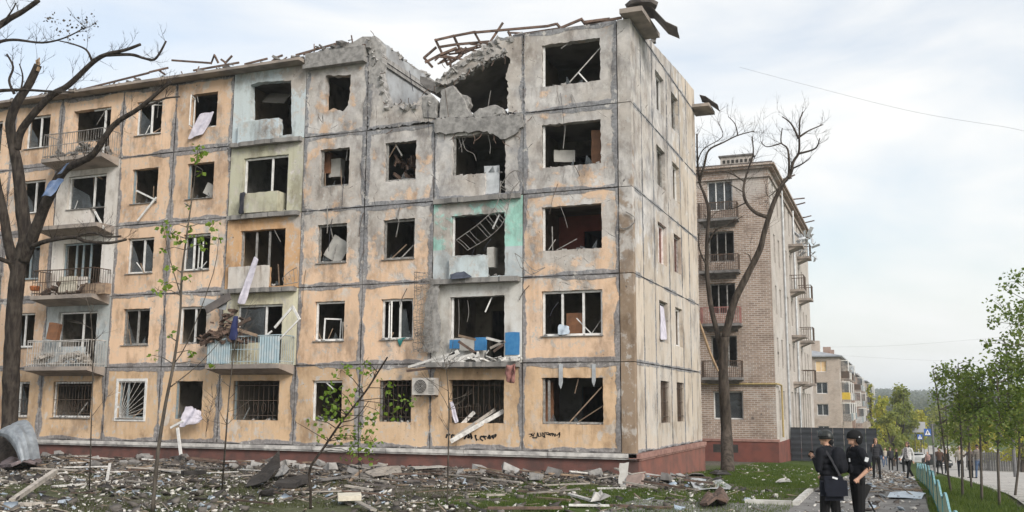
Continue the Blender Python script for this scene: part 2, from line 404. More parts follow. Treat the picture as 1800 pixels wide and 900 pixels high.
# ------------------------------------------------------------------ ground, path, road, hills
def grad_axis(lo, hi, fine_lo, fine_hi, fs, ratio=1.18):
    a = list(np.arange(fine_lo, fine_hi+1e-6, fs)); st = fs; x = fine_hi
    while x < hi: st *= ratio; x += st; a.append(min(x, hi))
    st = fs; x = fine_lo; pre = []
    while x > lo: st *= ratio; x -= st; pre.append(max(x, lo))
    return pre[::-1]+a
def ridge(x, y):
    d = math.hypot(x, y)
    if y < 250: return 0.0
    t = min(1, (y-250)/1500.0); t = t*t*(3-2*t)
    return t*(26+9*mnoise.noise(Vector((x*.0011, y*.0007, 3.1)))+5*mnoise.noise(Vector((x*.004, y*.003, 7))))
def mound(x, y):          # heap of rubble along the foot of the wall
    if not (-38 < x < 3 and -4.2 < y < .4): return 0.0
    t = max(0, 1-abs(y+.9)/2.6)
    return .16*t*t*(3-2*t)*(1+.8*mnoise.noise(Vector((x*.7, y*.9, 1))))
def gg(x, y): return g(x, y)+mound(x, y)
gx = grad_axis(-2500, 2500, -34, 16, .5, 1.22); gy = grad_axis(-400, 4200, -20, 20, .5, 1.17)
V = []; 
for y in gy:
    for x in gx:
        z = gg(x, y)+ridge(x, y)
        if x < 5 and -18 < y < 24: z += .035*mnoise.noise(Vector((x*.9, y*.9, 0)))-.02
        V.append((x, y, z))
nx = len(gx); FC = [(j*nx+i, j*nx+i+1, (j+1)*nx+i+1, (j+1)*nx+i) for j in range(len(gy)-1) for i in range(nx-1)]
def ground_mat():
    M = Mat('earth_and_grass', .97, .1); p = M.pos(); x, y, z = M.sep(p)[:3]
    nb = M.noise(p, .22, 5, .6); nm = M.noise(p, 1.5, 7, .65); nf = M.noise(p, 9, 6, .65); nt_ = M.noise(p, 30, 4, .7)
    dirt = M.mix(M.step(nm, .35, .65), (.075, .063, .051), (.145, .128, .108))
    dirt = M.mix(M.step(nf, .56, .66, 0, .55), dirt, (.36, .345, .325))
    dirt = M.mix(M.step(nt_, .60, .68, 0, .5), dirt, (.055, .05, .045))
    grass = M.mix(M.step(nf, .3, .7), (.030, .058, .014), (.075, .12, .026))
    grass = M.mix(M.step(nt_, .4, .7, 0, .6), grass, (.11, .10, .045))
    # turf is whole on the lawn beside the block, patchy under the rubble in front of it
    lawn = M.ma('ADD', M.step(x, -1.5, 2.5, 0, .42), M.ma('MULTIPLY', M.ma('SUBTRACT', nb, .5), 1.3))
    lawn = M.ma('ADD', lawn, M.ma('MULTIPLY', M.ma('SUBTRACT', nm, .5), 1.0))
    lawn = M.ma('ADD', lawn, M.step(y, -9.5, -3.0, .30, -.32))
    lawn = M.ma('ADD', lawn, M.step(y, -.5, 3.0, 0, .5))
    col = M.mix(M.ma('MULTIPLY', M.step(lawn, .06, .34), M.step(x, -3.0, 1.5, .5, 1)), dirt, grass)
    far = M.step(y, 160, 600); fn = M.noise(p, .012, 8, .7)
    fcol = M.mix(M.step(fn, .42, .62), (.05, .066, .034), (.10, .105, .06))
    col = M.mix(far, col, fcol)
    return M.fin(col, M.bump(M.ma('ADD', nf, M.ma('MULTIPLY', nt_, .5)), .7, .05))
me = bpy.data.meshes.new('ground'); me.from_pydata(V, [], FC); me.polygons.foreach_set('use_smooth', [True]*len(FC))
ground = tag(link_mesh('ground', me, ground_mat()), kind='structure')

def strip(name, x0, x1, y0, y1, dz, mat, step=1.0, zx=None):
    vs = []; fs = []; n = max(2, int((y1-y0)/step)); mcols = max(2, int((x1-x0)/1.0)+1)
    for j in range(n+1):
        y = y0+(y1-y0)*j/n
        for i in range(mcols):
            x = x0+(x1-x0)*i/(mcols-1); vs.append((x, y, g(x if zx is None else x, y)+dz))
    for j in range(n):
        for i in range(mcols-1): fs.append((j*mcols+i, j*mcols+i+1, (j+1)*mcols+i+1, (j+1)*mcols+i))
    me = bpy.data.meshes.new(name); me.from_pydata(vs, [], fs); me.polygons.foreach_set('use_smooth', [True]*len(fs))
    return link_mesh(name, me, mat)
def asphalt(name, a, b, c):
    M = Mat(name, .95, .15); p = M.pos(); nb = M.noise(p, .35, 5); nm = M.noise(p, 2.2, 7, .65); nf = M.noise(p, 40, 3, .7)
    col = M.mix(M.step(nm, .35, .65), a, b); col = M.mix(M.step(nb, .5, .7, 0, .5), col, c)
    col = M.mix(M.step(nf, .62, .7, 0, .4), col, tuple(min(1, k*1.7) for k in b))
    cr_ = M.vor(M.mix(.12, p, M.n('ShaderNodeTexNoise').outputs['Color']), .9, 'DISTANCE_TO_EDGE')
    col = M.mix(M.step(cr_, .006, .02, .6, 0), col, (.05, .048, .045))
    return M.fin(col, M.bump(M.ma('ADD', nm, nf), .5, .02))
m_path = asphalt('dusty_path', (.16, .155, .15), (.23, .225, .22), (.12, .115, .11))
m_road = asphalt('pale_road', (.36, .345, .325), (.46, .44, .415), (.30, .29, .275))
tag(strip('footpath', 5.25, 7.95, -26, 150, .03, m_path), kind='structure')
tag(strip('cross_path', 1.5, 5.25, -9.5, -5.9, .022, m_path), kind='structure')
tag(strip('road', 10.0, 22.5, -26, 170, .05, m_road), kind='structure')
tag(strip('far_pavement', 25.5, 28.0, -26, 170, .03, m_path), kind='structure')
m_kerb = simple('whitewashed_kerb', (.55, .54, .51), (.33, .32, .30), 3, .9, 0, .4, .02, .08)
def kerb(name, label, cat, pts, wd=.15, h=.15, grp=None, tilt=.05):
    for i in range(len(pts)-1):
        a, b = Vector(pts[i]), Vector(pts[i+1]); L = (b-a).length; n = max(1, round(L/1.0))
        for k in range(n):
            p = a.lerp(b, k/n); q = a.lerp(b, (k+1)/n); d = (q-p).normalized()*.012
            p = p+d; q = q-d
            p = gv(p.x, p.y, h/2-.04+random.uniform(-.012, .012)); q = gv(q.x, q.y, h/2-.04+random.uniform(-.012, .012))
            c = (p+q)/2
            mb = MB().beam(p-c, q-c, wd*random.uniform(.95, 1.0), h)
            o = mb.build(name, m_kerb); o.location = c; tag(o, label, cat, grp)
kerb('kerb_stone', 'pale kerb stone edging the footpath beside the lawn', 'kerb stone', [(5.18, -5.85, 0), (5.18, -1.8, 0)], grp='kerb along the footpath')
kerb('kerb_stone', 'pale kerb stone along the short cross path', 'kerb stone', [(4.05, -5.84, 0), (5.1, -5.84, 0)], grp='kerb along the cross path')
kerb('kerb_stone', 'grey kerb stone along the edge of the road', 'kerb stone', [(9.92, 2, 0), (9.92, 28, 0)], grp='kerb along the road')
# ------------------------------------------------------------------ the damaged five-storey panel block
RB = random.Random(11)
block = empty('apartment_block', (-18, 0, g(-18, 0)))
tag(block, 'shelled five-storey peach panel apartment block with blown-out windows and collapsed top corner', 'building')
_bo = Vector(block.location)
def bp(o, parent=None):                       # parent a part to the block, keeping its place
    par = parent or block
    o.parent = par
    if par is block: o.location = Vector(o.location)-_bo
    return o
def bb(mb, name, mat, parent=None, **k): return bp(mb.build(name, mat, **k), parent)
COLS = {'A': (-3.67,-.44,-3.02,-1.0,'a'), 'B': (-6.92,-3.67,-6.25,-4.3,'b'), 'C': (-9.61,-6.92,-8.85,-7.62,'w'), 'D': (-12.21,-9.61,-11.5,-10.29,'w'),
 'E': (-15.43,-12.21,-14.82,-12.85,'b'), 'F': (-18.13,-15.43,-17.43,-16.17,'w'), 'G': (-20.76,-18.13,-20.1,-18.82,'w'), 'H': (-24.0,-20.76,-23.38,-21.4,'b'),
 'I': (-26.67,-24.0,-25.93,-24.62,'w'), 'J': (-29.35,-26.67,-28.6,-27.3,'w'), 'K': (-32.6,-29.35,-31.95,-30.0,'b')}
PM = {'E5': m_blue5, 'E4': m_olive, 'E3': m_orange, 'E2': m_cream, 'H4': m_white, 'H3': m_white, 'H2': m_greybl, 'B5': m_grey, 'B4': m_grey, 'B3': m_turq, 'B2': m_whitebl, 'C5': m_grey, 'D5': m_wall}
def fx(px, py, Y=0.0): p = F(px, py, Y); return (p.x, p.z)
f3 = lambda u, v: (u, 0.0, v)
ZW0, ZW1 = .83, 2.22
for c, (x0, x1, w0, w1, kd) in COLS.items():
    for k in range(5):
        key = c+str(k+1); zb = k*FH
        dmg = max(0, 1-math.hypot((x0+x1)/2+7, (zb+1.4-13))/9.0)
        amp = .010+.026*dmg
        if key == 'C5':
            outer = [fx(646,228), fx(646,150), fx(655,146), fx(664,160), fx(672,178), fx(684,190), fx(700,182), fx(718,186), fx(733,181), fx(741,168), fx(757,165), fx(765,182), fx(768,213)]
            loops = [rough_loop(outer, .06, .045, RB)]
        elif key == 'B5':
            outer = [fx(919,57), fx(921,200), fx(892,196), fx(893,150), fx(889,130), fx(897,104), fx(888,93), fx(860,103), fx(832,119), fx(806,136), fx(797,143), fx(779,149), fx(768,143), fx(790,121), fx(815,101), fx(858,79), fx(882,66)]
            loops = [rough_loop(outer, .06, .04, RB)]
        else:
            top = (k+1)*FH-.012 if k < 4 else 13.78
            o_ = [(x0+.014, zb+(.012 if k else -.01)), (x1-.014, zb+(.012 if k else -.01)), (x1-.014, top), (x0+.014, top)]
            if key == 'D5':
                hole = [fx(572,133), fx(617,131), fx(616,150), fx(612,185), fx(602,196), fx(586,190), fx(570,197)]
            elif kd == 'b' and k >= 1:
                xd = w1-.74
                if key in ('H5',): zs = .83
                else: zs = .83
                hole = [(w0, zb+zs), (xd, zb+zs), (xd, zb+.10), (w1, zb+.10), (w1, zb+2.2), (w0, zb+2.2)]
                if key == 'E5': hole = [fx(440,149), fx(455,144), fx(512,141), fx(512,200), fx(513,236), fx(490,238), fx(489,207), fx(440,212)]
            else:
                hole = [(w0, zb+ZW0), (w1, zb+ZW0), (w1, zb+(2.27 if c == 'A' else ZW1)), (w0, zb+(2.27 if c == 'A' else ZW1))]
            loops = [rough_loop(o_, .3, .004+.012*dmg, RB), rough_loop(hole, .10, amp, RB)]
        me = slab_mesh('wall_panel', loops, f3, (0, .28, 0))
        mat = PM.get(key, m_low if k == 0 else m_wall)
        bp(link_mesh('wall_panel', me, mat))
# corner strip and side facade
for k in range(5):
    zb = k*FH; top = (k+1)*FH-.012 if k < 4 else 13.78
    me = slab_mesh('corner_panel', [rough_loop([(-.426, zb+(.012 if k else -.01)), (0, zb+(.012 if k else -.01)), (0, top), (-.426, top)], .3, .006, RB)], f3, (0, .30, 0))
    bp(link_mesh('corner_panel', me, m_strip))
SY = [.31]+YS+[10.8]
s3 = lambda u, v: (0.0, u, v)
for i in range(6):
    for k in range(5):
        zb = k*FH; y0, y1 = SY[i]+.012, SY[i+1]-.012
        lo = [(y0, zb+(.012 if k else -.01)), (y1, zb+(.012 if k else -.01)), (y1, (k+1)*FH-.012), (y0, (k+1)*FH-.012)]
        loops = [rough_loop(lo, .3, .006, RB)]
        if i == 2: loops.append(rough_loop([(3.5, zb+.82), (4.86, zb+.82), (4.86, zb+2.25), (3.5, zb+2.25)], .2, .012, RB))
        if i == 3: loops.append(rough_loop([(6.1, zb+.82), (7.38, zb+.82), (7.38, zb+2.25), (6.1, zb+2.25)], .2, .012, RB))
        bp(link_mesh('side_panel', slab_mesh('side_panel', loops, s3, (-.28, 0, 0)), m_side))
for (ya, yb, za, zb_) in ((2.3, 5.3, 14.02, 14.3), (5.32, 8.2, 14.3, 14.55), (8.22, 10.8, 14.55, 14.72)):
    lo = rough_loop([(ya, 13.77), (yb, 13.77), (yb, zb_), (ya, za)], .25, .02, RB)
    bp(link_mesh('parapet_panel', slab_mesh('parapet_panel', [lo], s3, (-.2, 0, 0)), m_side))
lo = rough_loop([(.35, 13.77), (2.28, 13.77), (2.28, 14.0), (.35, 13.95)], .25, .02, RB)
bp(link_mesh('parapet_panel', slab_mesh('parapet_panel', [lo], s3, (-.2, 0, 0)), m_side))
# plinth and ledge
bb(MB().box(-37.2, .06, .06, 3, -2.2, -.16), 'plinth', m_plinth)
mb = MB(); mb.box(-.6, .09, .065, 10.86, -2.6, -.185); bb(mb, 'plinth', m_plinths)
for i in range(13):
    a = -37.1+i*2.86; b = a+2.84
    if b > .05: b = .05
    bb(MB().box(a, b, -.09, .2, -.145, -.022).box(a, b, -.05, .2, -.20, -.148), 'ledge_stone', m_ledge)
for i in range(5): bb(MB().box(-.2, .17, .0+i*2.16+(.02 if i else -.09), 2.14+i*2.16, -.17, -.024).box(-.2, .13, i*2.16+.02, 2.14+i*2.16, -.23, -.172), 'ledge_stone', m_ledger)
# floors, cross walls, spine walls
for c, (x0, x1, w0, w1, kd) in COLS.items():
    for k in range(6):
        if k == 5 and c in 'CB': continue
        z = k*FH
        bb(MB().box(x0+.005, x1-.005, .06, 10.55, z-.13, z+.025 if k < 5 else z+.02), 'floor_slab', m_ceil)
    for k in range(5):
        z = k*FH
        if not (k == 4 and c in 'C'):
            if c == 'K':
                pass
            sp = [(x0, z), (x1, z), (x1, z+FH-.1), (x0, z+FH-.1)]
            dx_ = RB.uniform(x0+.4, x1-1.4)
            me = slab_mesh('spine_wall', [sp, [(dx_, z+.06), (dx_+.85, z+.06), (dx_+.85, z+2.05), (dx_, z+2.05)]], lambda u, v: (u, 3.5, v), (0, .14, 0))
            bp(link_mesh('spine_wall', me, m_roomred if c+str(k+1) == 'A3' else m_room))
        if not (k == 4 and c in 'CD'):
            sx = x1
            if not (k == 4 and c == 'C') and not (k == 4 and c == 'B' and False):
                bb(MB().box(sx-.06 if c != 'A' else -.42, sx+.06 if c != 'A' else -.29, .05 if c != 'A' else .29, 10.5, z, z+FH-.12), 'cross_wall', m_roomred if c+str(k+1) == 'A3' else m_room)
bb(MB().box(-6.98, -6.86, .05, 10.5, 0, 4*FH), 'cross_wall', m_room) if False else None
bb(MB().box(-37.2, -9.6, 10.56, 10.8, -1.5, 13.75).box(-6.9, -.3, 10.56, 10.8, -1.5, 13.75).box(-9.6, -6.9, 10.56, 10.8, -1.5, 11), 'rear_wall', m_wall)
bb(MB().box(-37.2, -32.6, 0, 10.5, -.0, 13.7), 'end_section', m_wall)
# eaves over the left part, one slab per bay
for c in 'KJIHGFE':
    x0, x1 = COLS[c][0], COLS[c][1]
    mb = MB(); mb.prism([(x0+.01, -.52, 13.80), (x0+.01, .28, 13.785), (x0+.01, .28, 13.99), (x0+.01, -.52, 13.90)], (x1-x0-.02, 0, 0))
    bb(mb, 'eave_slab', m_soffit)
# box cornice over the fourth bay, broken off at the collapse
a = F(537, 134, -.3); b = F(648, 118, -.3)
mb = MB().box(-12.2, -9.66, -.30, .3, 13.52, 13.68).box(-12.16, -9.7, -.22, .3, 13.682, 14.12)
bb(mb, 'box_cornice', m_conc)
mb = MB()
lo = rough_loop([(-12.3, 13.99), (-9.6, 14.0), (-9.55, 14.5), (-9.9, 14.55), (-10.4, 14.38), (-11.2, 14.3), (-12.3, 14.15)], .15, .05, RB)
bp(link_mesh('roof_remnant', slab_mesh('roof_remnant', [lo], lambda u, v: (u, .02, v), (0, 5.2, 0)), m_conc))
# cross wall laid open where the top-floor bay fell in
lo = rough_loop([(.28, 11.0), (4.7, 11.0), (4.9, 12.9), (4.6, 13.6), (4.75, 14.2), (4.2, 14.5), (3.2, 14.42), (1.9, 14.55), (.5, 14.62), (.28, 14.45)], .18, .04, RB)
cw = bp(link_mesh('cross_wall', slab_mesh('cross_wall', [lo], lambda u, v: (-9.54, u, v), (-.14, 0, 0)), simple('faded_blue_plaster', (.40, .42, .44), (.25, .25, .255), 1.5, .95, 0, .5, .03)))
bb(MB().box(-9.56, -9.46, .35, 4.7, 13.70, 13.84).box(-9.58, -9.42, .3, 4.6, 13.842, 14.02), 'attic_beam', m_conc)
lo = rough_loop([fx(648,205), fx(647,70), fx(658,62), fx(668,74), fx(671,100), fx(668,130), fx(676,160), fx(682,186), fx(672,200)], .1, .04, RB)
bp(link_mesh('broken_column', slab_mesh('broken_column', [lo], lambda u, v: (u, .03, v), (0, .4, 0)), m_conc))
# roof slab of the next bay, hanging down to the left
mb = MB(); mb.prism([(-3.62, .29, 13.72), (-3.62, 4.6, 13.72), (-6.9, 4.4, 12.35), (-7.05, .29, 12.15)], (-.03, 0, .18)); bb(mb, 'roof_slab', m_ceil)
lo = rough_loop([fx(764,214), fx(800,207), fx(850,209), fx(885,203), fx(919,201), fx(921,224), fx(906,238), fx(882,246), fx(868,236), fx(845,231), fx(800,236), fx(768,236)], .12, .05, RB)
bp(link_mesh('lintel_slab', slab_mesh('lintel_slab', [lo], lambda u, v: (u, -.12, v), (0, .5, 0)), m_conc))

# --- loose concrete on the broken top floor (things of their own)
def chunk(name, label, outline, Y, th, mat, grp=None, cat='concrete', amp=.03, lean=(0,0,0)):
    pts = [F(px, py, Y) for px, py in outline]
    c = sum(pts, Vector())/len(pts)
    lo = rough_loop([(p.x-c.x, p.z-c.z) for p in pts], .12, amp, RB)
    me = slab_mesh(name, [lo], lambda u, v: (u, 0, v), (0, th, 0)); o = link_mesh(name, me, mat)
    bm = bmesh.new(); bm.from_mesh(me); bmesh.ops.bevel(bm, geom=[e for e in bm.edges if e.calc_face_angle(0) > .6], offset=.02, segments=1, affect='EDGES'); bm.to_mesh(me); bm.free()
    o.location = c; o.rotation_euler = lean; return tag(o, label, cat, grp)
chunk('concrete_chunk', 'triangular grey wall fragment standing on the broken top-floor ledge', [(771,208),(776,158),(797,150),(812,170),(829,206)], -.02, .25, m_conc, lean=(.06,0,0))
chunk('concrete_chunk', 'long rounded concrete lump lying across the top-floor breach', [(830,200),(842,190),(868,184),(884,190),(886,200),(860,206),(836,209)], -.1, .4, m_conc)
chunk('concrete_chunk', 'small pale concrete block wedged beside the triangular wall fragment', [(806,186),(812,166),(822,168),(826,182),(818,196)], .05, .3, m_conc)
chunk('concrete_chunk', 'dark torn slab edge hanging from the exposed cross wall', [(738,133),(757,140),(772,150),(768,163),(748,156),(739,147)], 1.2, 1.2, m_concd)
chunk('concrete_chunk', 'squarish cracked wall block left of the top-floor breach', [(744,206),(742,170),(760,168),(768,176),(766,208)], -.04, .22, m_conc)
# --- eave corner pieces on the side facade
bb(MB().prism([(-.22, -.45, 13.80), (.52, -.45, 13.80), (.52, 2.05, 13.80), (.0, 2.05, 13.80), (.0, .3, 13.80), (-.22, .3, 13.8)], (0, 0, .16)), 'eave_slab', m_soffit)
bb(MB().prism([(-.1, 10.25, 13.80), (.72, 10.25, 13.80), (.72, 11.65, 13.80), (-.1, 11.65, 13.80)], (0, 0, .13)), 'eave_slab', m_soffit)
def bent_sheet(name, prof, vec, th, mat, label, cat='metal sheet', grp=None, parent=None):
    """sheet metal following a profile of 3-D points, swept along vec"""
    prof = [Vector(p) for p in prof]; vec = Vector(vec); n = len(prof); c = sum(prof, Vector())/n+vec/2
    lowz = min(p.z for p in prof); c.z = lowz
    vs = []; fs = []; m_ = 5
    for i, p in enumerate(prof):
        for j in range(m_+1): vs.append(p+vec*(j/m_)-c+Vector((RB.uniform(-1,1), RB.uniform(-1,1), RB.uniform(-1,1)))*.012)
    for i in range(n-1):
        for j in range(m_): fs.append((i*(m_+1)+j, i*(m_+1)+j+1, (i+1)*(m_+1)+j+1, (i+1)*(m_+1)+j))
    me = bpy.data.meshes.new(name); me.from_pydata([tuple(v) for v in vs], [], fs); o = link_mesh(name, me, mat)
    md = o.modifiers.new('th', 'SOLIDIFY'); md.thickness = th; md.offset = 0
    o.location = c
    if label: tag(o, label, cat, grp)
    return o
bent_sheet('roof_sheet', [DP(1112,14,31.2), DP(1128,8,31.3), DP(1144,10,31.4), DP(1156,22,31.5), DP(1170,38,31.6), DP(1190,47,31.7)], (-.15, 1.1, 0), .015, m_sheetd, 'curled dark roof sheet flung over the top corner of the block')
mb = MB(); c0 = DP(1128, 8, 31.6)
mb.lathe([(.0,.42),(.16,.40),(.2,.2),(.3,.12),(.42,.05),(.55,.0),(.5,-.1),(0,-.12)], (0,0,0), 9); o = mb.build('vent_cowl', m_sheetd); o.location = c0; tag(o, 'crushed dark vent cowl on the roof corner under the curled sheet', 'vent cowl')
bent_sheet('roof_sheet', [(.3, 10.4, 14.35), (.55, 10.5, 14.3), (.85, 10.6, 14.05), (1.0, 10.7, 13.95)], (-.05, .9, -.05), .012, m_sheetd, 'bent roof flashing sticking out at the far eave corner')
mb = MB(); 
for i in range(5): mb.obox((RB.uniform(-.1,.1), RB.uniform(-.1,.1), .08+.11*i), .22-.02*i, .2, .12, Euler((RB.uniform(-.3,.3),0,RB.uniform(0,3))).to_matrix(), .15)
o = mb.build('chimney_stub', m_concd); o.location = (-.1, 3.6, 14.12); tag(o, 'small crumbled vent stub on the side parapet', 'vent')

# --- splintered roof timbers
def timber(name, a, b, wd, h, mat, parent=None): return bb(MB().beam(a, b, wd, h), name, mat, parent)
RT = [((745,102),(767,83)),((747,110),(774,96)),((774,96),(803,84)),((764,71),(794,64)),((794,64),(836,56)),((836,57),(962,46)),((770,83),(802,78)),((802,78),(860,73)),((765,69),(787,114)),((797,62),(813,97)),((834,57),(848,82)),((884,40),(859,78)),((893,55),(901,70)),((786,114),(812,97)),((792,100),(792,118)),((774,98),(790,92)),((962,46),(978,42)),((978,41),(985,49)),((986,49),(1024,33)),((1022,34),(1030,44)),((1028,43),(1093,31)),((1026,39),(1072,33)),((905,62),(985,50)),((745,101),(760,118)),((800,92),(840,82))]
for i, (p, q) in enumerate(RT):
    Y = 1.6 if p[0] < 980 else .5
    timber('rafter', F(p[0], p[1], Y+RB.uniform(-.15,.15)), F(q[0], q[1], Y+RB.uniform(-.15,.15)), .06, .08, m_rafter)
for (p, q) in [((130,161),(190,146)),((190,146),(262,128)),((262,127),(296,119)),((236,137),(250,143)),((280,124),(290,131)),((168,150),(176,158)),((302,106),(372,111)),((371,112),(377,96)),((377,97),(384,111)),((388,104),(398,111)),((520,97),(590,77)),((533,96),(560,84)),((430,113),(470,103)),((478,108),(488,100)),((484,102),(497,97)),((340,124),(420,110)),((60,176),(130,160)),((0,182),(60,173)),((395,112),(408,98)),((560,92),(650,78)),((600,90),(612,80))]:
    timber('roof_batten', F(p[0], p[1], .1+RB.uniform(-.1,.2)), F(q[0], q[1], .1+RB.uniform(-.1,.2)), .05, .07, m_rafter)
# crumbled roofing lying on the eaves
mb = MB()
for i in range(420):
    x = RB.uniform(-30, -9.7); y = RB.uniform(-.3, 2.5); z = (14.0 if x < -12.2 else 14.3)+.06*y+RB.uniform(0, .06)+(.12 if RB.random() < .1 else 0)
    s = RB.uniform(.05, .28)
    mb.obox((x, y, z), s, s*RB.uniform(.4,1), s*RB.uniform(.15,.5), Euler((RB.uniform(-.5,.5), RB.uniform(-.5,.5), RB.uniform(0,6))).to_matrix(), .12)
o = bb(mb, 'roof_rubble', m_concd); tag(o, kind='stuff')
mb = MB()
for i in range(160):
    x = RB.uniform(-9.5, -3.8); y = RB.uniform(.3, 4.2); z = 11.05+max(0, (y-1.2))*.28+RB.uniform(0, .12)
    s = RB.uniform(.08, .4)
    mb.obox((x, y, z), s, s*RB.uniform(.4,1), s*RB.uniform(.3,.8), Euler((RB.uniform(-1,1), RB.uniform(-1,1), RB.uniform(0,6))).to_matrix(), .15)
o = bb(mb, 'floor_rubble', m_conc); tag(o, kind='stuff')
mb = MB()
for i in range(120):
    x = RB.uniform(-9.6, -3.6); t = RB.random()
    x = RB.uniform(-7.05, -3.7); z0 = 12.35+(x+7.0)*.42; s = RB.uniform(.06, .26)
    mb.obox((x, RB.uniform(.05, .6), z0+RB.uniform(.02,.14)), s, s*RB.uniform(.4,1), s*RB.uniform(.3,.7), Euler((RB.uniform(-1,1), RB.uniform(-1,1), RB.uniform(0,6))).to_matrix(), .15)
o = bb(mb, 'slab_rubble', m_conc); tag(o, kind='stuff')

for i in range(16):
    x = RB.uniform(748, 900); y = 118-(x-748)*.36+RB.uniform(-14,4); a = RB.uniform(-.9,.5); L = RB.uniform(14,42); Y = RB.uniform(1.2,3.2)
    timber('rafter', F(x, y, Y), F(x+L*math.cos(a), y+L*math.sin(a)*.8, Y+RB.uniform(-.4,.4)), .045, .06, m_rafter)
# reinforcement bars bared along the broken edges, splinters on the roof line
REB = [(783,120,-6,-14),(800,108,5,-16),(820,96,-3,-12),(806,138,-8,12),(826,120,-4,14),(846,110,3,16),(868,101,-5,15),(885,95,6,18),(776,148,-12,6),(742,168,10,-12),(760,165,4,-14),(720,184,-5,-12),(700,184,6,-10),(684,188,-8,-9),(668,130,12,-4),(672,100,10,5),(658,64,-6,-10),(800,236,-4,14),(830,233,6,20),(846,232,-8,16),(868,238,4,14),(884,245,8,12),(905,238,10,8),(770,212,-12,-4),(900,204,6,-10),(935,205,-10,8),(560,205,8,10),(690,228,-9,8)]
for (x, y, dx, dy) in REB:
    a = F(x, y, -.03); b = F(x+dx*.5+RB.uniform(-3,3), y+dy*.5, -.10); c = F(x+dx+RB.uniform(-4,4), y+dy, -.05-RB.uniform(0,.25))
    bb(MB().tube(crv([a, b, c], 3), .012, 4), 'rebar', m_rafter)
for i in range(55):
    x = RB.uniform(-29, -9.8); z = 13.98 if x < -12.2 else 14.35; y = RB.uniform(-.3, .6); L = RB.uniform(.15, .55); a = RB.gauss(0, .9)
    bb(MB().beam((x, y, z), (x+L*math.sin(a), y+RB.uniform(-.1,.1), z+L*max(.12, math.cos(a))*.6), .03, .04), 'roof_splinter', m_rafter)
# ragged lumps of aggregate stuck along the breach
mb = MB()
for (x0, y0, x1, y1, n) in ((768,143,882,66,70),(764,214,919,203,60),(684,190,765,182,40),(647,70,682,186,40),(797,143,888,93,50)):
    for i in range(n):
        t = RB.random(); q = F(x0+(x1-x0)*t+RB.uniform(-4,4), y0+(y1-y0)*t+RB.uniform(-4,4), RB.uniform(-.08,.3)); s = RB.uniform(.04,.2); mb.obox(q, s, s*RB.uniform(.5,1), s*RB.uniform(.4,.9), Euler((RB.uniform(-1,1), RB.uniform(-1,1), RB.uniform(0,6))).to_matrix(), .2)
for i in range(46):
    y = RB.uniform(.3, 4.7); s = RB.uniform(.05,.2); mb.obox((-9.6+RB.uniform(-.12,.1), y, 14.52+RB.uniform(-.08,.06)), s, s*RB.uniform(.5,1), s*RB.uniform(.4,.9), Euler((RB.uniform(-1,1), RB.uniform(-1,1), RB.uniform(0,6))).to_matrix(), .2)
tag(bb(mb, 'edge_rubble', m_conc), kind='stuff')
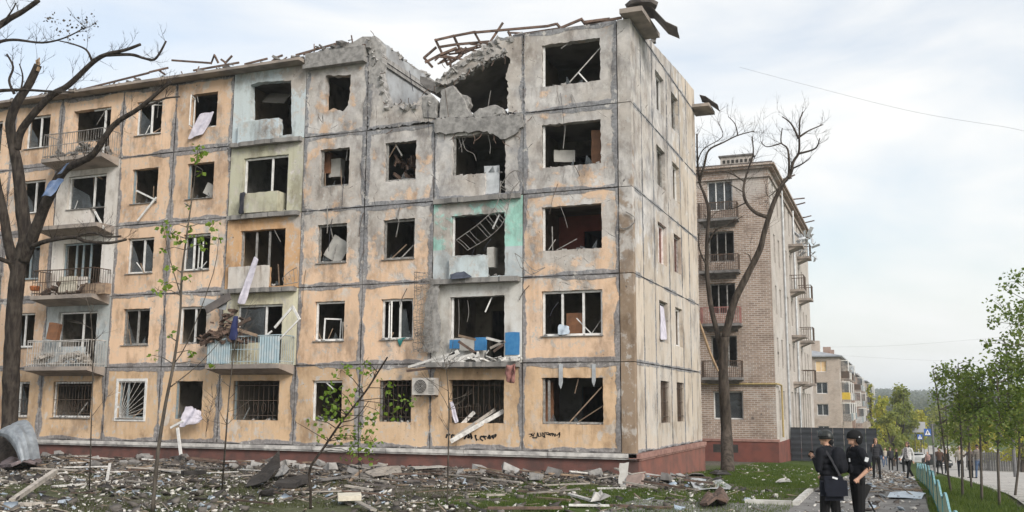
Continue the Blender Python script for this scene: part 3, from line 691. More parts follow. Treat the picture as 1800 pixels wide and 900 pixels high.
# ------------------------------------------------------------------ windows, grilles, balconies
def frame_bars(x0, x1, z0, z1, sides, t=.065, y=.10, d=.06):
    mb = MB()
    if 'L' in sides: mb.box(x0, x0+t, y, y+d, z0, z1)
    if 'R' in sides: mb.box(x1-t, x1, y, y+d, z0, z1)
    if 'T' in sides: mb.box(x0+(t if 'L' in sides else 0), x1-(t if 'R' in sides else 0), y+.002, y+d-.002, z1-t, z1)
    if 'B' in sides: mb.box(x0+(t if 'L' in sides else 0), x1-(t if 'R' in sides else 0), y+.002, y+d-.002, z0, z0+t)
    return mb
def window(c, k, mat, sides='LTRB', mull=(), glass=(), casement=None, sill=True, zr=None, xr=None):
    x0, x1, w0, w1, kd = COLS[c]; zb = k*FH
    z0, z1 = zr if zr else (zb+ZW0, zb+(2.27 if c == 'A' else ZW1))
    if xr: w0, w1 = xr
    w0 += .012; w1 -= .012; z0 += .012; z1 -= .012
    wo = bb(frame_bars(w0, w1, z0, z1, sides), 'window', mat)
    for mfr in mull:
        x = w0+(w1-w0)*mfr; MB().box(x-.035, x+.035, .105, .155, z0+.06, z1-.06).build('mullion', mat, wo)
    for (a, b) in glass:
        xa, xb = w0+(w1-w0)*a, w0+(w1-w0)*b
        pts = [(xa+.05, z0+.05), (xb-.05, z0+.05), (xb-.05, z1-.06), ((xa+xb)/2, z1-.06-RB.uniform(0,.5)), (xa+.05, z1-.06)]
        if RB.random() < .6: pts = [(xa+.05, z0+.05), (xb-.05, z0+.05), (xb-.05-RB.uniform(0,.2), z0+RB.uniform(.3,.9)), (xa+.05+RB.uniform(.05,.2), z0+RB.uniform(.5,1.1)), (xa+.05, z1-.06-RB.uniform(0,.3))]
        MB().prism([(p[0], .128, p[1]) for p in pts], (0, .006, 0)).build('pane', m_glass, wo)
    if casement:
        xh, wd, ang, zc0, zc1 = casement      # hinge x, width, opening angle
        mb = frame_bars(0, wd, 0, zc1-zc0, 'LTRB', .05, -.02, .04); o = mb.build('casement', mat, wo); o.location = (xh, .13, zb+zc0); o.rotation_euler = (0, RB.uniform(-.04,.04), ang)
    if c in 'ABCDEFGH':
        for q_ in range(RB.randint(1, 3)):
            xa = RB.uniform(w0+.1, w1-.1); L = RB.uniform(.25, .8); a_ = RB.gauss(0, .7); up = RB.random() < .7
            za = z0+.02 if up else z1-.02; xb = min(w1-.05, max(w0+.05, xa+L*math.sin(a_))); zb_ = za+(L*math.cos(a_) if up else -L*math.cos(a_))
            MB().beam((xa, .10+RB.uniform(-.05,.12), za), (xb, .12+RB.uniform(-.1,.2), zb_), .02, RB.uniform(.02,.05)).build('broken_bar', RB.choice([mat, m_wood, m_woodf]), wo)
        for q_ in range(2):
            xa = RB.uniform(w0+.05, w1-.3); MB().prism([(xa, .13, z0+.03), (xa+RB.uniform(.1,.3), .13, z0+.03), (xa+RB.uniform(.02,.2), .13, z0+RB.uniform(.1,.35))], (0, .005, 0)).build('glass_shard', m_glass, wo)
        sr = MB()
        for q_ in range(9): s_ = RB.uniform(.03,.12); sr.obox((RB.uniform(w0+.05,w1-.05), RB.uniform(.0,.25), z0+s_*.15), s_, s_*.7, s_*.5, Euler((RB.uniform(-.5,.5), RB.uniform(-.5,.5), RB.uniform(0,6))).to_matrix(), .2)
        tag(sr.build('sill_rubble', m_conc, wo), kind='stuff')
    if sill:
        MB().box(w0-.04, w1+.04, -.055, .09, z0-.035, z0-.012).build('sill', m_slab, wo)
    return wo
def jamb(c, k, mat, wd=.2):                     # bare wooden lining left in the opening's side
    x0, x1, w0, w1, kd = COLS[c]; zb = k*FH
    return bb(MB().box(w0+.01, w0+.05, .05, .05+wd, zb+ZW0+.01, zb+ZW1-.01), 'jamb_lining', mat)
# column A
window('A', 4, m_pvc, 'L', sill=False); window('A', 3, m_pvc, 'L', sill=False); window('A', 2, m_pvc, 'L', sill=False)
window('A', 1, m_pvc, 'LTRB', (.33, .68)); window('A', 0, m_woodf, 'LB', (.1,), sill=False)
# column B
for k in (2, 1): window('B', k, m_pvc, 'L', sill=False, zr=(k*FH+.12, k*FH+2.2))
window('B', 3, m_woodf, 'L', sill=False)
# column C, D
window('C', 3, m_woodf, 'LB', sill=False); window('C', 2, m_woodf, 'LTRB'); window('C', 1, m_pvc, 'LTRB', (.56,), [(.56, 1)], (-8.6, .5, -.9, .85, 2.1))
window('D', 3, m_woodf, 'LB', sill=False); window('D', 2, m_woodf, 'LTB'); window('D', 1, m_pvc, 'LTB', (), (), (-11.2, .62, .35, .85, 1.65)); window('D', 0, m_pvc, 'LT', sill=False)
window('C', 0, m_woodf, 'LR', sill=False)
# column E
window('E', 3, m_pvc, 'LTR', (.62,), sill=False, zr=(3*FH+.12, 3*FH+2.2)); window('E', 2, m_woodf, 'L', (.33, .62), sill=False, zr=(2*FH+.12, 2*FH+2.2))
window('E', 1, m_pvc, 'LT', (.62,), [(0, .6)], sill=False, zr=(FH+.12, FH+2.2)); window('E', 0, m_bluef, 'L', sill=False)
# column F, G
window('F', 4, m_pvc, 'RB', sill=False, casement=(-17.35, .5, -1.2, .88, 2.1)); window('F', 3, m_bluef, 'L'); window('F', 2, m_pvc, 'LTRB', (.35,), [(0, .33)], (-16.8, .4, -.5, .9, 2.0)); window('F', 1, m_pvc, 'LT', (.55,), sill=False); window('F', 0, m_bluef, 'L', sill=False)
window('G', 4, m_pvc, 'LTRB', (.55,), [(0, .54)], (-19.4, .45, .6, .88, 2.1)); window('G', 3, m_bluef, 'L'); window('G', 2, m_pvc, 'LTRB', (.58,), [(0, .56), (.6, 1)]); window('G', 1, m_woodf, 'LTRB', (.52,), [(0, .5)]); window('G', 0, m_bluef, 'LB', (.3,), [(.02, .3)])
# column H
window('H', 4, m_pvc, 'TR', (.62,), sill=False, zr=(4*FH+.12, 4*FH+2.2), xr=(-22.4, -21.4)); window('H', 3, m_pvc, 'LTR', (.66,), [(.02, .64)], zr=(3*FH+.83, 3*FH+2.2)); window('H', 2, m_bluef, 'LTR', (.3, .48, .68), [(.0, .3)], sill=False, zr=(2*FH+.12, 2*FH+2.2)); window('H', 1, m_pvc, 'LTR', (.62,), [(0, .15)], sill=False, zr=(FH+.12, FH+2.2)); window('H', 0, m_pvc, 'LTB', sill=True)
# columns I, J, K
for k in range(5):
    window('I', k, (m_bluef if k == 2 else m_pvc), 'LTRB', (.55,), [(0, .5)] if k in (1, 3, 4) else [(.6, 1)]); window('J', k, m_pvc, 'LTRB', (.5,), [(0, .5), (.5, 1)])
    window('K', k, m_pvc, 'LTRB', (.4,), [(0, .4)], zr=(k*FH+.83, k*FH+2.2))
# side windows
for k in range(5):
    for (ya, yb, i) in ((3.5, 4.86, 0), (6.1, 7.38, 1)):
        z0, z1 = k*FH+.84, k*FH+2.23; t = .06
        mat = (m_iron if k == 0 else (m_pvc, m_woodf)[(k+i) % 2])
        mb = MB()
        mb.box(-.19, -.13, ya+.012, ya+.07, z0, z1); mb.box(-.19, -.13, yb-.07, yb-.012, z0, z1); mb.box(-.188, -.132, ya+.07, yb-.07, z1-t, z1); mb.box(-.188, -.132, ya+.07, yb-.07, z0, z0+t)
        wo = bb(mb, 'window', mat)
        MB().box(-.185, -.135, (ya+yb)/2-.03, (ya+yb)/2+.03, z0+t, z1-t).build('mullion', mat, wo)
        if (k, i) in ((3, 0), (3, 1), (2, 1), (4, 1), (1, 1)):
            MB().box(-.162, -.156, ya+.07, (ya+yb)/2-.03, z0+t, z1-t).build('pane', m_glass, wo)
        if k == 0:
            gb = MB()
            for j in range(9): yy = ya+.09+(yb-ya-.18)*j/8; gb.box(-.07, -.055, yy-.007, yy+.007, z0, z1)
            for j in range(3): zz = z0+.2+.5*j; gb.box(-.052, -.04, ya+.02, yb-.02, zz-.008, zz+.008)
            gb.build('window_grille', m_iron, wo)
# ground-floor grilles
def grille(c, mat, nv=11, nh=2, y=.03, frame=False, curly=True):
    x0, x1, w0, w1, kd = COLS[c]; mb = MB(); z0, z1 = ZW0+.02, ZW1-.02
    for j in range(nv):
        x = w0+.04+(w1-w0-.08)*j/(nv-1); mb.tube([(x, y, z0), (x+RB.uniform(-.02,.02), y, (z0+z1)/2), (x, y, z1)], .008, 5)
    for j in range(nh):
        z = z0+.15+(z1-z0-.3)*j/max(1, nh-1); mb.box(w0+.01, w1-.01, y+.01, y+.022, z-.01, z+.01)
    if curly:
        for j in range(nv//2):
            x = w0+.1+(w1-w0-.2)*(j+.5)/(nv//2); mb.tube([(x+.09*math.cos(t), y-.012, z0+.42+.17*math.sin(t)) for t in np.linspace(0, 6.283, 11)], .007, 4, False)
    bb(mb, 'window_grille', mat)
grille('H', m_iron, 13, 3); grille('E', m_iron, 10, 3); grille('B', m_iron, 11, 2, y=.2); grille('C', m_iron, 8, 2); grille('I', m_iron, 8, 3); grille('D', m_iron, 2, 2, curly=False) if False else None
mb = MB(); w0, w1 = COLS['G'][2:4]
mb.box(w0-.10, w0, -.03, .1, ZW0-.1, ZW1+.1); mb.box(w1, w1+.10, -.03, .1, ZW0-.1, ZW1+.1); mb.box(w0, w1, -.028, .1, ZW1, ZW1+.1); mb.box(w0, w1, -.028, .1, ZW0-.1, ZW0)
bb(mb, 'window_surround', m_pvc)
mb = MB(); cx, cz = w0+.12, ZW0+.02
for j in range(11):
    t = math.pi/2*j/10; dx_, dz_ = math.cos(t), math.sin(t); L = min((w1-.03-cx)/max(dx_, 1e-3), (ZW1-.04-cz)/max(dz_, 1e-3))
    mb.tube([(cx, -.005, cz), (cx+dx_*L, -.005, cz+dz_*L)], .009, 5)
mb.box(w0+.01, w1-.01, -.012, .002, ZW0+.01, ZW0+.03).box(w0+.01, w1-.01, -.012, .002, ZW1-.04, ZW1-.02)
bb(mb, 'window_grille', m_ironw)

# balconies
def balcony(c, k, rail=None, proj=.92, bars=26, stub=False, sag=0.0, mid=2):
    x0, x1 = COLS[c][0]+.06, COLS[c][1]-.06; z = k*FH+.02
    if stub:
        lo = rough_loop([(x0, -.02), (x1, -.02), (x1, -proj*RB.uniform(.6,1)), ((x0+x1)/2, -proj), (x0, -proj*RB.uniform(.6,1))], .14, .045, RB)
        me = slab_mesh('balcony_slab', [lo], lambda u, v: (u, v, z-.15), (0, 0, .16)); return bp(link_mesh('balcony_slab', me, m_slab))
    mb = MB()
    mb.add([(x0,-.01,z-.34),(x1,-.01,z-.34),(x1,-proj,z-.15-sag),(x0,-proj,z-.15-sag),(x0,-.01,z),(x1,-.01,z),(x1,-proj,z-sag),(x0,-proj,z-sag)], MB.BOXF)
    b = bb(mb, 'balcony', m_soffit)
    if rail:
        h = 1.0; y = -proj+.04; r = MB()
        r.tube([(x0+.02, y, z+h), ((x0+x1)/2, y-.02, z+h-.03), (x1-.02, y, z+h)], .02, 6)
        for j in range(mid): zz = z+.10+.42*j; r.box(x0+.02, x1-.02, y-.012, y+.012, zz-.012, zz+.012)
        for j in range(bars):
            x = x0+.04+(x1-x0-.08)*j/(bars-1); s = RB.uniform(-.03, .03); r.tube([(x, y, z), (x+s, y, z+h)], .009, 4)
        r.build('front_railing', rail, b)
        for xx in (x0+.03, x1-.03):
            r = MB(); r.tube([(xx, y, z+h), (xx, -.02, z+h)], .02, 6); r.box(xx-.012, xx+.012, y, -.02, z+.09, z+.11)
            for j in range(8): yy = y+(-.02-y)*j/7; r.tube([(xx, yy, z), (xx, yy, z+h)], .009, 4)
            r.build('side_railing', rail, b)
    return b
balcony('H', 4, m_ironl); b4 = balcony('H', 3, None); balcony('H', 2, m_iron, mid=2); balcony('H', 1, m_ironw, mid=3); bE2 = balcony('E', 1, m_ironb, bars=22)
balcony('K', 4, m_ironl); balcony('K', 3, m_ironl); balcony('K', 2, m_ironl); balcony('K', 1, m_ironl)
balcony('E', 4, stub=True, proj=.28); balcony('E', 3, stub=True, proj=.24); balcony('E', 2, stub=True, proj=.34); balcony('B', 3, stub=True, proj=.22); balcony('B', 2, stub=True, proj=.35); balcony('B', 1, stub=True, proj=.55)
# corrugated skirt on the second-floor balcony railing, right half
for (xa, xb) in ((-15.3, -14.35), (-13.1, -12.3)):
    mb = MB(); n = int((xb-xa)/.05)
    pts = [(xa+(xb-xa)*i/n, -.905+(.012 if i % 2 else -.012)) for i in range(n+1)]
    vs = [(p[0], p[1], z) for z in (FH+.05, FH+.98) for p in pts]; fs = [(i, i+1, n+2+i, n+1+i) for i in range(n)]
    mb.add(vs, fs); o = mb.build('corrugated_skirt', m_ironb, bE2, fix=False); o.modifiers.new('s', 'SOLIDIFY').thickness = .004
# pieces of parapet left on the sheared balconies
def fbox(name, px0, py0, px1, py1, Y, th, mat, rz=0.0, label=None, cat=None, rx=0.0):
    a = F(px0, py1, Y); b = F(px1, py0, Y); wd = b.x-a.x; h = b.z-a.z
    mb = MB(); lo = rough_loop([(-wd/2, 0), (wd/2, 0), (wd/2, h), (-wd/2, h)], .15, .012, RB)
    me = slab_mesh(name, [lo], lambda u, v: (u, 0, v), (0, th, 0)); o = link_mesh(name, me, mat); o.location = ((a.x+b.x)/2, Y, a.z); o.rotation_euler = (rx, 0, rz)
    if label: tag(o, label, cat)
    return o
fbox('parapet_panel', 417, 207, 490, 252, -.2, .08, m_blue5, label='loose pale blue parapet panel on the top-floor balcony stub', cat='panel')
fbox('storage_box', 428, 335, 488, 375, -.22, .55, m_olive, label='olive painted box standing on a sheared balcony', cat='box')
fbox('parapet_panel', 400, 466, 472, 508, -.14, .08, m_white, label='flaking white parapet panel on the third-floor balcony stub', cat='panel')
fbox('parapet_panel', 789, 449, 857, 492, -.16, .08, m_blue5, label='grey blue parapet panel below the dangling railing', cat='panel')
fbox('tile_panel', 888, 584, 913, 624, -.03, .02, m_bluepaint, label='blue tiled wall patch beside the second-floor doorway', cat='tiles')
fbox('blue_board', 790, 597, 808, 613, -.16, .05, m_bluepaint, label='small blue board at the left of the second-floor balcony wreck', cat='board')
fbox('blue_board', 834, 593, 855, 616, -.18, .05, m_bluepaint, label='square blue board in the middle of the second-floor balcony wreck', cat='board')
fbox('white_board', 808, 598, 834, 616, -.16, .05, m_whiteb, label='white board between two blue boards on the balcony wreck', cat='board')
# ------------------------------------------------------------------ trees
RTR = random.Random(5)
def bark_mat(name, a, b):
    M = Mat(name, .95, .1); v = M.obj(); n_ = M.noise(M.scale(v, (9, 9, 1.6)), 1.0, 7, .65); n2 = M.noise(v, 2.0, 4)
    col = M.mix(M.step(n_, .35, .65), a, b); col = M.mix(M.step(n2, .5, .7, 0, .5), col, tuple(c*1.5 for c in b))
    return M.fin(col, M.bump(n_, .9, .04))
m_bark = bark_mat('dark_bark', (.022, .018, .016), (.062, .052, .044))
m_bark2 = bark_mat('grey_brown_bark', (.033, .027, .023), (.085, .07, .058))
m_barkt = bark_mat('sapling_bark', (.06, .052, .045), (.12, .105, .09))
m_rawwood = simple('raw_split_wood', (.38, .27, .17), (.26, .18, .115), 8, .9, 0, .4, .01)
def leaf_mat(name, a, b, sc=2.2):
    M = Mat(name, .55, .3); n_ = M.noise(M.pos(), sc, 3, .6); n2 = M.noise(M.pos(), sc*7, 2)
    col = M.mix(M.step(M.ma('MULTIPLY_ADD', n2, .5, M.ma('MULTIPLY', n_, .5)), .36, .64), a, b); M.fin(col)
    tr = M.n('ShaderNodeBsdfTranslucent'); M.put(tr.inputs['Color'], M.mix(1.0, col, (1.5, 1.45, .7), 'MULTIPLY'))
    mx = M.n('ShaderNodeMixShader'); mx.inputs[0].default_value = .42
    M.nt.links.new(M.b.outputs[0], mx.inputs[1]); M.nt.links.new(tr.outputs[0], mx.inputs[2])
    M.nt.links.new(mx.outputs[0], [q for q in M.nt.nodes if q.type == 'OUTPUT_MATERIAL'][0].inputs['Surface'])
    return M.m
m_leaf = leaf_mat('maple_leaf', (.095, .175, .022), (.19, .27, .045))
m_leafd = leaf_mat('row_leaf', (.06, .105, .026), (.17, .22, .055))
m_leafy = leaf_mat('backlit_leaf', (.24, .28, .04), (.45, .40, .07), .3)  # yellow glow of backlit far crowns put into the leaf colour
m_leafg = leaf_mat('far_leaf', (.16, .20, .055), (.30, .31, .085), .3)  # green far leaves, colour also brightened for the backlit look
def twig(mb, p, d, L, r, lvl, tips, bend=.35):
    pts = [p]; q = p.copy(); dd = d.normalized(); n = 4
    for i in range(n):
        dd = (dd+Vector((RTR.uniform(-1,1), RTR.uniform(-1,1), RTR.uniform(-.6,1)))*bend*.5).normalized(); q = q+dd*(L/n); pts.append(q.copy())
    mb.tube(pts, [r*(1-.75*i/n) for i in range(n+1)], 4 if r < .03 else 5, False)
    tips.append(pts[-1])
    if lvl > 0:
        for k in range(RTR.randint(2, 4)):
            i = RTR.randint(1, n); a = pts[i]; nd = (dd+Vector((RTR.uniform(-1,1), RTR.uniform(-1,1), RTR.uniform(-.5,1)))*.9).normalized()
            twig(mb, a, nd, L*RTR.uniform(.4,.7), r*.6, lvl-1, tips, bend)
def limb_pts(px, dep, wob=.5):
    out = []; d = dep if hasattr(dep, '__len__') else [dep]*len(px)
    for (x, y), dd in zip(px, d): out.append(DP(x, y, dd))
    return out
def make_tree(name, base, trunk, limbs, label, mat, cat='tree', twigs=(3, .9, .02, 2), ntw=8, grp=None, seed=1):
    """trunk / limbs: (world points, r0, r1)"""
    RTR.seed(seed)
    t = empty(name, base); tag(t, label, cat, grp); off = Vector(base)
    def tb(pts, r0, r1, nm, n, flare=False):
        c = crv(pts, 5); k = len(c); mb = MB(); rad = [(r1+(r0-r1)*(1-i/(k-1))**1.25)*(1+.10*mnoise.noise(c[i]*3)) for i in range(k)]
        if flare:
            for i in range(min(5, k)): rad[i] *= 1+.16*(1-i/5)
        mb.tube([p-off for p in c], rad, n)
        o = mb.build(nm, mat, t, smooth=True); return c
    tb(trunk[0], trunk[1], trunk[2], 'trunk', 14, True)
    tw = MB(); tips = []
    for (pts, r0, r1) in limbs:
        c = tb(pts, r0, r1, 'limb', 9)
        L = sum((c[i+1]-c[i]).length for i in range(len(c)-1))
        for k in range(max(1, int(ntw*L/2.0))):
            i = RTR.randint(int(len(c)*.3), len(c)-1); d = (c[min(i+1,len(c)-1)]-c[i-1]).normalized()
            d = (d*.6+Vector((RTR.uniform(-1,1), RTR.uniform(-1,1), RTR.uniform(-.5,1)))*.9).normalized()
            twig(tw, c[i]-off, d, twigs[1]*RTR.uniform(.5,1.3), twigs[2], twigs[3], tips)
    if tw.v: tag(tw.build('twigs', mat, t, fix=False), kind='stuff')
    return t, tips
# big shattered tree at the left edge
DL = 34.5; b0 = GP(12, 822); 
tr = [b0+Vector((0,0,-.15)), DP(17,745,DL), DP(20,650,DL), DP(24,560,DL), DP(29,500,DL), DP(34,455,DL)]
LM = [(limb_pts([(34,458),(45,420),(40,380),(36,340),(30,290),(22,250),(18,215),(30,180),(50,150),(67,114)], DL), .26, .13),
 (limb_pts([(29,262),(40,225),(85,172),(120,150),(165,108),(190,95),(220,88),(247,78)], [DL,34.4,34.2,34,33.8,33.6,33.5,33.4]), .15, .05),
 (limb_pts([(186,97),(230,96),(252,102),(270,105),(281,93),(292,72)], 33.6), .06, .035),
 (limb_pts([(162,108),(152,88),(130,78),(105,72)], 33.8), .045, .02),
 (limb_pts([(40,458),(60,410),(82,355),(110,302),(140,285),(165,270),(200,220),(245,190),(300,143)], [DL,34.3,34,33.6,33.3,33,32.7,32.4,32.2]), .23, .06),
 (limb_pts([(245,190),(270,182),(290,173),(316,170)], 32.4), .05, .025),
 (limb_pts([(48,440),(60,432),(85,423),(130,417),(150,424),(190,427),(222,421)], [DL,34.2,33.8,33.5,33.3,33.1,33]), .10, .045),
 (limb_pts([(130,417),(160,409),(190,416),(213,415)], 33.4), .05, .03),
 (limb_pts([(28,478),(14,425),(6,375),(-4,330),(-14,270)], [DL,34.2,34,33.8,33.6]), .2, .12),
 (limb_pts([(32,466),(0,455),(-30,440)], [DL,34,33.6]), .09, .06),
 (limb_pts([(-16,270),(-30,200),(-20,165),(30,158),(80,160),(130,162)], [33.6,33.4,33.3,33.2,33.1,33]), .10, .03),
 (limb_pts([(25,165),(16,142),(23,118),(12,95)], 33.2), .05, .03), (limb_pts([(36,162),(40,135),(34,112)], 33.2), .035, .02),
 (limb_pts([(-30,205),(-30,120),(-10,80),(22,70),(75,75),(115,66),(150,48)], [33.4,33.2,33,33,32.9,32.8,32.7]), .09, .018),
 (limb_pts([(-30,120),(-15,60),(12,36),(40,20),(68,0)], [33.2,33,32.9,32.8,32.7]), .13, .08), (limb_pts([(-5,55),(20,20),(28,5)], 32.8), .04, .02)]
ltree, tips = make_tree('bare_tree', b0, (tr, .29, .25), LM, 'large shattered bare tree with broken limbs in front of the peach block', m_bark, twigs=(3, .6, .010, 2), ntw=5, seed=3)
mb = MB(); c0 = DP(67,114,DL)-Vector(b0)
for i in range(9): mb.beam(c0+Vector((RTR.uniform(-.09,.09), RTR.uniform(-.09,.09), -.25)), c0+Vector((RTR.uniform(-.06,.09), RTR.uniform(-.06,.06), RTR.uniform(.0,.3))), .035, .03)
mb.build('split_wood', m_rawwood, ltree)
lf = MB()
def leaf_quads(lf, c, R, n, s, flat=(1,1,1), rnd=RTR):
    for i in range(n):
        while True:
            p = Vector((rnd.uniform(-1,1), rnd.uniform(-1,1), rnd.uniform(-1,1)))
            if p.length <= 1: break
        p = Vector((p.x*flat[0], p.y*flat[1], p.z*flat[2]))*R+c
        d = Vector((rnd.uniform(-1,1), rnd.uniform(-1,1), rnd.uniform(-1.0,.35))).normalized(); u = d.orthogonal().normalized()
        u.rotate(Matrix.Rotation(rnd.uniform(0, 6.28), 3, d)); nn = d.cross(u); k = s*rnd.uniform(.65, 1.25)
        lf.add([p, p+d*k*.45+u*k*.42+nn*k*.1, p+d*k, p+d*k*.45-u*k*.42+nn*k*.1], [(0,1,2),(0,2,3)])
RTR.seed(21)
for (x, y) in ((105,45),(135,38),(150,52),(120,60),(92,30),(160,35)): leaf_quads(lf, DP(x,y,32.7)-Vector(b0), .33, 16, .10)
tag(lf.build('buds', m_barkt, ltree, fix=False), kind='stuff')
# bare tree between the two blocks
b1 = GP(1279, 829); D1 = 40.5
tr = [b1+Vector((0,0,-.15)), DP(1277,760,D1), DP(1273,690,D1), DP(1271,640,D1), DP(1274,592,D1)]
LM = [(limb_pts([(1274,596),(1290,532),(1310,490),(1335,440),(1343,410),(1355,370),(1365,345),(1378,320),(1390,305),(1394,285),(1404,268),(1405,240),(1406,212),(1412,196)], [D1,40.4,40.3,40.2,40.1,40,40,39.9,39.8,39.8,39.7,39.7,39.6,39.5]), .165, .025),
 (limb_pts([(1353,383),(1327,373),(1311,354),(1307,335),(1309,319),(1316,295),(1324,270),(1322,240)], [40,40.2,40.4,40.6,40.8,41,41.2,41.3]), .085, .025),
 (limb_pts([(1386,314),(1387,287),(1384,261),(1373,250),(1375,225)], 39.8), .06, .02), (limb_pts([(1404,244),(1391,218),(1375,205)], 39.6), .05, .02),
 (limb_pts([(1404,270),(1433,261),(1441,243)], [39.7,39.3,39]), .05, .02), (limb_pts([(1406,240),(1423,229),(1447,219)], [39.7,39.9,40.1]), .045, .018), (limb_pts([(1393,296),(1412,287),(1425,276)], [39.8,39.5,39.3]), .04, .015),
 (limb_pts([(1373,252),(1348,258),(1337,248)], 39.8), .03, .015), (limb_pts([(1310,320),(1285,305),(1265,300)], [40.8,41,41.2]), .035, .015), (limb_pts([(1307,338),(1285,325),(1275,318)], [40.6,40.2,40]), .03, .012),
 (limb_pts([(1311,356),(1290,366),(1265,370)], [40.4,40.8,41]), .03, .012), (limb_pts([(1385,312),(1352,345),(1346,325)], [39.8,39.5,39.4]), .03, .012),
 (limb_pts([(1272,640),(1262,590),(1250,540),(1243,480),(1243,420),(1246,372),(1238,342),(1229,318),(1226,280),(1225,235)], [D1,40.8,41,41.2,41.3,41.4,41.5,41.6,41.7,41.8]), .13, .035),
 (limb_pts([(1230,318),(1238,290),(1246,264),(1272,250),(1297,238),(1326,230)], [41.6,41.4,41.2,41,40.8,40.6]), .06, .02), (limb_pts([(1226,285),(1237,262),(1270,240),(1262,215)], 41.6), .03, .012), (limb_pts([(1297,238),(1292,218),(1280,205)], 40.8), .03, .012),
 (limb_pts([(1243,430),(1258,405),(1280,395),(1305,380)], [41.3,41,40.8,40.6]), .05, .015), (limb_pts([(1244,470),(1230,440),(1228,410)], 41.2), .05, .02), (limb_pts([(1320,470),(1318,450),(1308,445)], 40.2), .03, .012)]
make_tree('bare_tree', b1, (tr, .25, .19), LM, 'tall bare tree with a crooked leaning limb on the lawn between two blocks', m_bark2, twigs=(3, .8, .009, 2), ntw=8, seed=9)
mb = MB(); mb.tube([DP(1262,652,40.2)-b1, DP(1248,620,40.1)-b1, DP(1236,585,40)-b1, DP(1228,562,40)-b1], [.05,.06,.06,.04], 6); o = mb.build('broken_branch', m_rawwood, bpy.data.objects['bare_tree.001'])

# young trees
def sapling(name, label, stem, r0, r1, clusters, leafmat, ls=.1, grp=None, seed=1, barkm=None, side=(), twn=0):
    RTR.seed(seed); base = Vector(stem[0]); base.z = g(base.x, base.y)
    t = empty(name, base); tag(t, label, 'tree', grp); mb = MB(); c = crv(stem, 4)
    mb.tube([p-base for p in c], [r0+(r1-r0)*i/(len(c)-1) for i in range(len(c))], 7)
    for (pts, ra, rb) in side:
        cc = crv(pts, 3); mb.tube([p-base for p in cc], [ra+(rb-ra)*i/(len(cc)-1) for i in range(len(cc))], 5)
    tips = []
    for k in range(twn):
        i = RTR.randint(len(c)//3, len(c)-1); twig(mb, c[i]-base, Vector((RTR.uniform(-1,1), RTR.uniform(-1,1), RTR.uniform(.1,1))), RTR.uniform(.3,.8), .008, 1, tips)
    lf = MB()
    for (cc, R, n) in clusters:
        cc = Vector(cc); 
        j = min(range(len(c)), key=lambda q: (c[q]-cc).length+.6*max(0, c[q].z-cc.z))
        a = c[j]; mid = (a+cc)/2+Vector((RTR.uniform(-.1,.1), RTR.uniform(-.1,.1), .05)); mb.tube([a-base, mid-base, cc-base], [.012,.009,.005], 4, False)
        for q in range(3):
            e = cc+Vector((RTR.uniform(-1,1), RTR.uniform(-1,1), RTR.uniform(-1,1)))*R*.8; mb.tube([cc-base, e-base], [.006,.003], 3, False)
        leaf_quads(lf, cc-base, R, n, ls)
    mb.build('trunk', barkm or m_barkt, t, smooth=True, fix=False)
    if lf.v: lf.build('crown', leafmat, t, fix=False)
    return t
q = GP(546, 892); dq = 21.0
st = [q+Vector((0,0,-.05)), DP(546,860,dq), DP(545,824,dq)]
sapling('broken_sapling', 'young maple with fresh green leaves, trunk snapped and leaning over', st+[DP(570,786,dq), DP(600,742,dq-.1), DP(640,692,dq-.2), DP(664,655,dq-.2), DP(681,628,dq-.3)], .032, .018,
 [(DP(x,y,dq+RTR.uniform(-.5,.4)), r/81., int(r*r*.036)) for (x,y,r) in [(580,690,24),(600,650,20),(560,740,22),(600,720,26),(620,770,22),(650,790,20),(655,805,14),(590,770,20),(640,750,22),(640,640,16),(655,655,18),(660,720,20),(690,690,18),(700,720,20),(715,705,16),(565,770,14),(625,690,18),(575,715,18),(610,795,16),(640,775,18),(520,742,7),(655,775,16),(630,800,16),(600,690,18),(660,740,16)]], m_leaf, .115, seed=4, barkm=m_bark,
 side=[([DP(600,742,dq-.1), DP(625,735,dq), DP(648,705,dq)], .014, .008), ([DP(640,692,dq), DP(655,668,dq), DP(665,640,dq)], .014, .006)])
q = GP(268, 899); dq = 20.2
sapling('sapling', 'tall thin sapling with a few green leaves up its long stem', [q, DP(277,800,dq), DP(290,715,dq), DP(305,640,dq), DP(316,560,dq), DP(320,480,dq), DP(330,400,dq), DP(340,330,dq), DP(348,258,dq)], .045, .008,
 [(DP(x,y,dq+RTR.uniform(-.3,.3)), r/84., n) for (x,y,r,n) in [(350,262,12,12),(345,275,12,12),(358,268,8,6),(352,302,6,5),(285,395,12,12),(300,410,13,14),(335,400,9,7),(375,395,11,10),(385,420,6,5),(320,425,10,8),(285,440,7,5),(345,418,12,12),(278,510,10,10),(292,500,11,12),(330,490,8,6),(270,625,8,6),(340,620,9,8),(372,640,8,6),(305,470,8,6),(360,430,9,7),(300,590,7,5),(330,360,7,5)]], m_leaf, .115, seed=6,
 side=[([DP(305,640,dq), DP(330,600,dq), DP(375,480,dq), DP(385,410,dq)], .015, .005), ([DP(300,680,dq), DP(350,640,dq), DP(395,590,dq)], .014, .005), ([DP(318,520,dq), DP(300,460,dq), DP(285,390,dq)], .014, .005)])
def bare_sap(lbl, pts, dq, seed, r=.022, twn=8): sapling('bare_sapling', lbl, [GP(*pts[0])]+[DP(x, y, dq) for x, y in pts[1:]], r, .006, [], m_leaf, seed=seed, twn=twn)
bare_sap('thin bare sapling stem before the second-floor balcony with white rails', [(157,862),(160,760),(163,650),(160,560),(150,520)], 23.6, 7, .018, 7)
bare_sap('bare twiggy sapling before the grilled window under the blue balcony', [(390,862),(397,770),(404,680),(415,600),(430,560)], 23.6, 8, .026, 14)
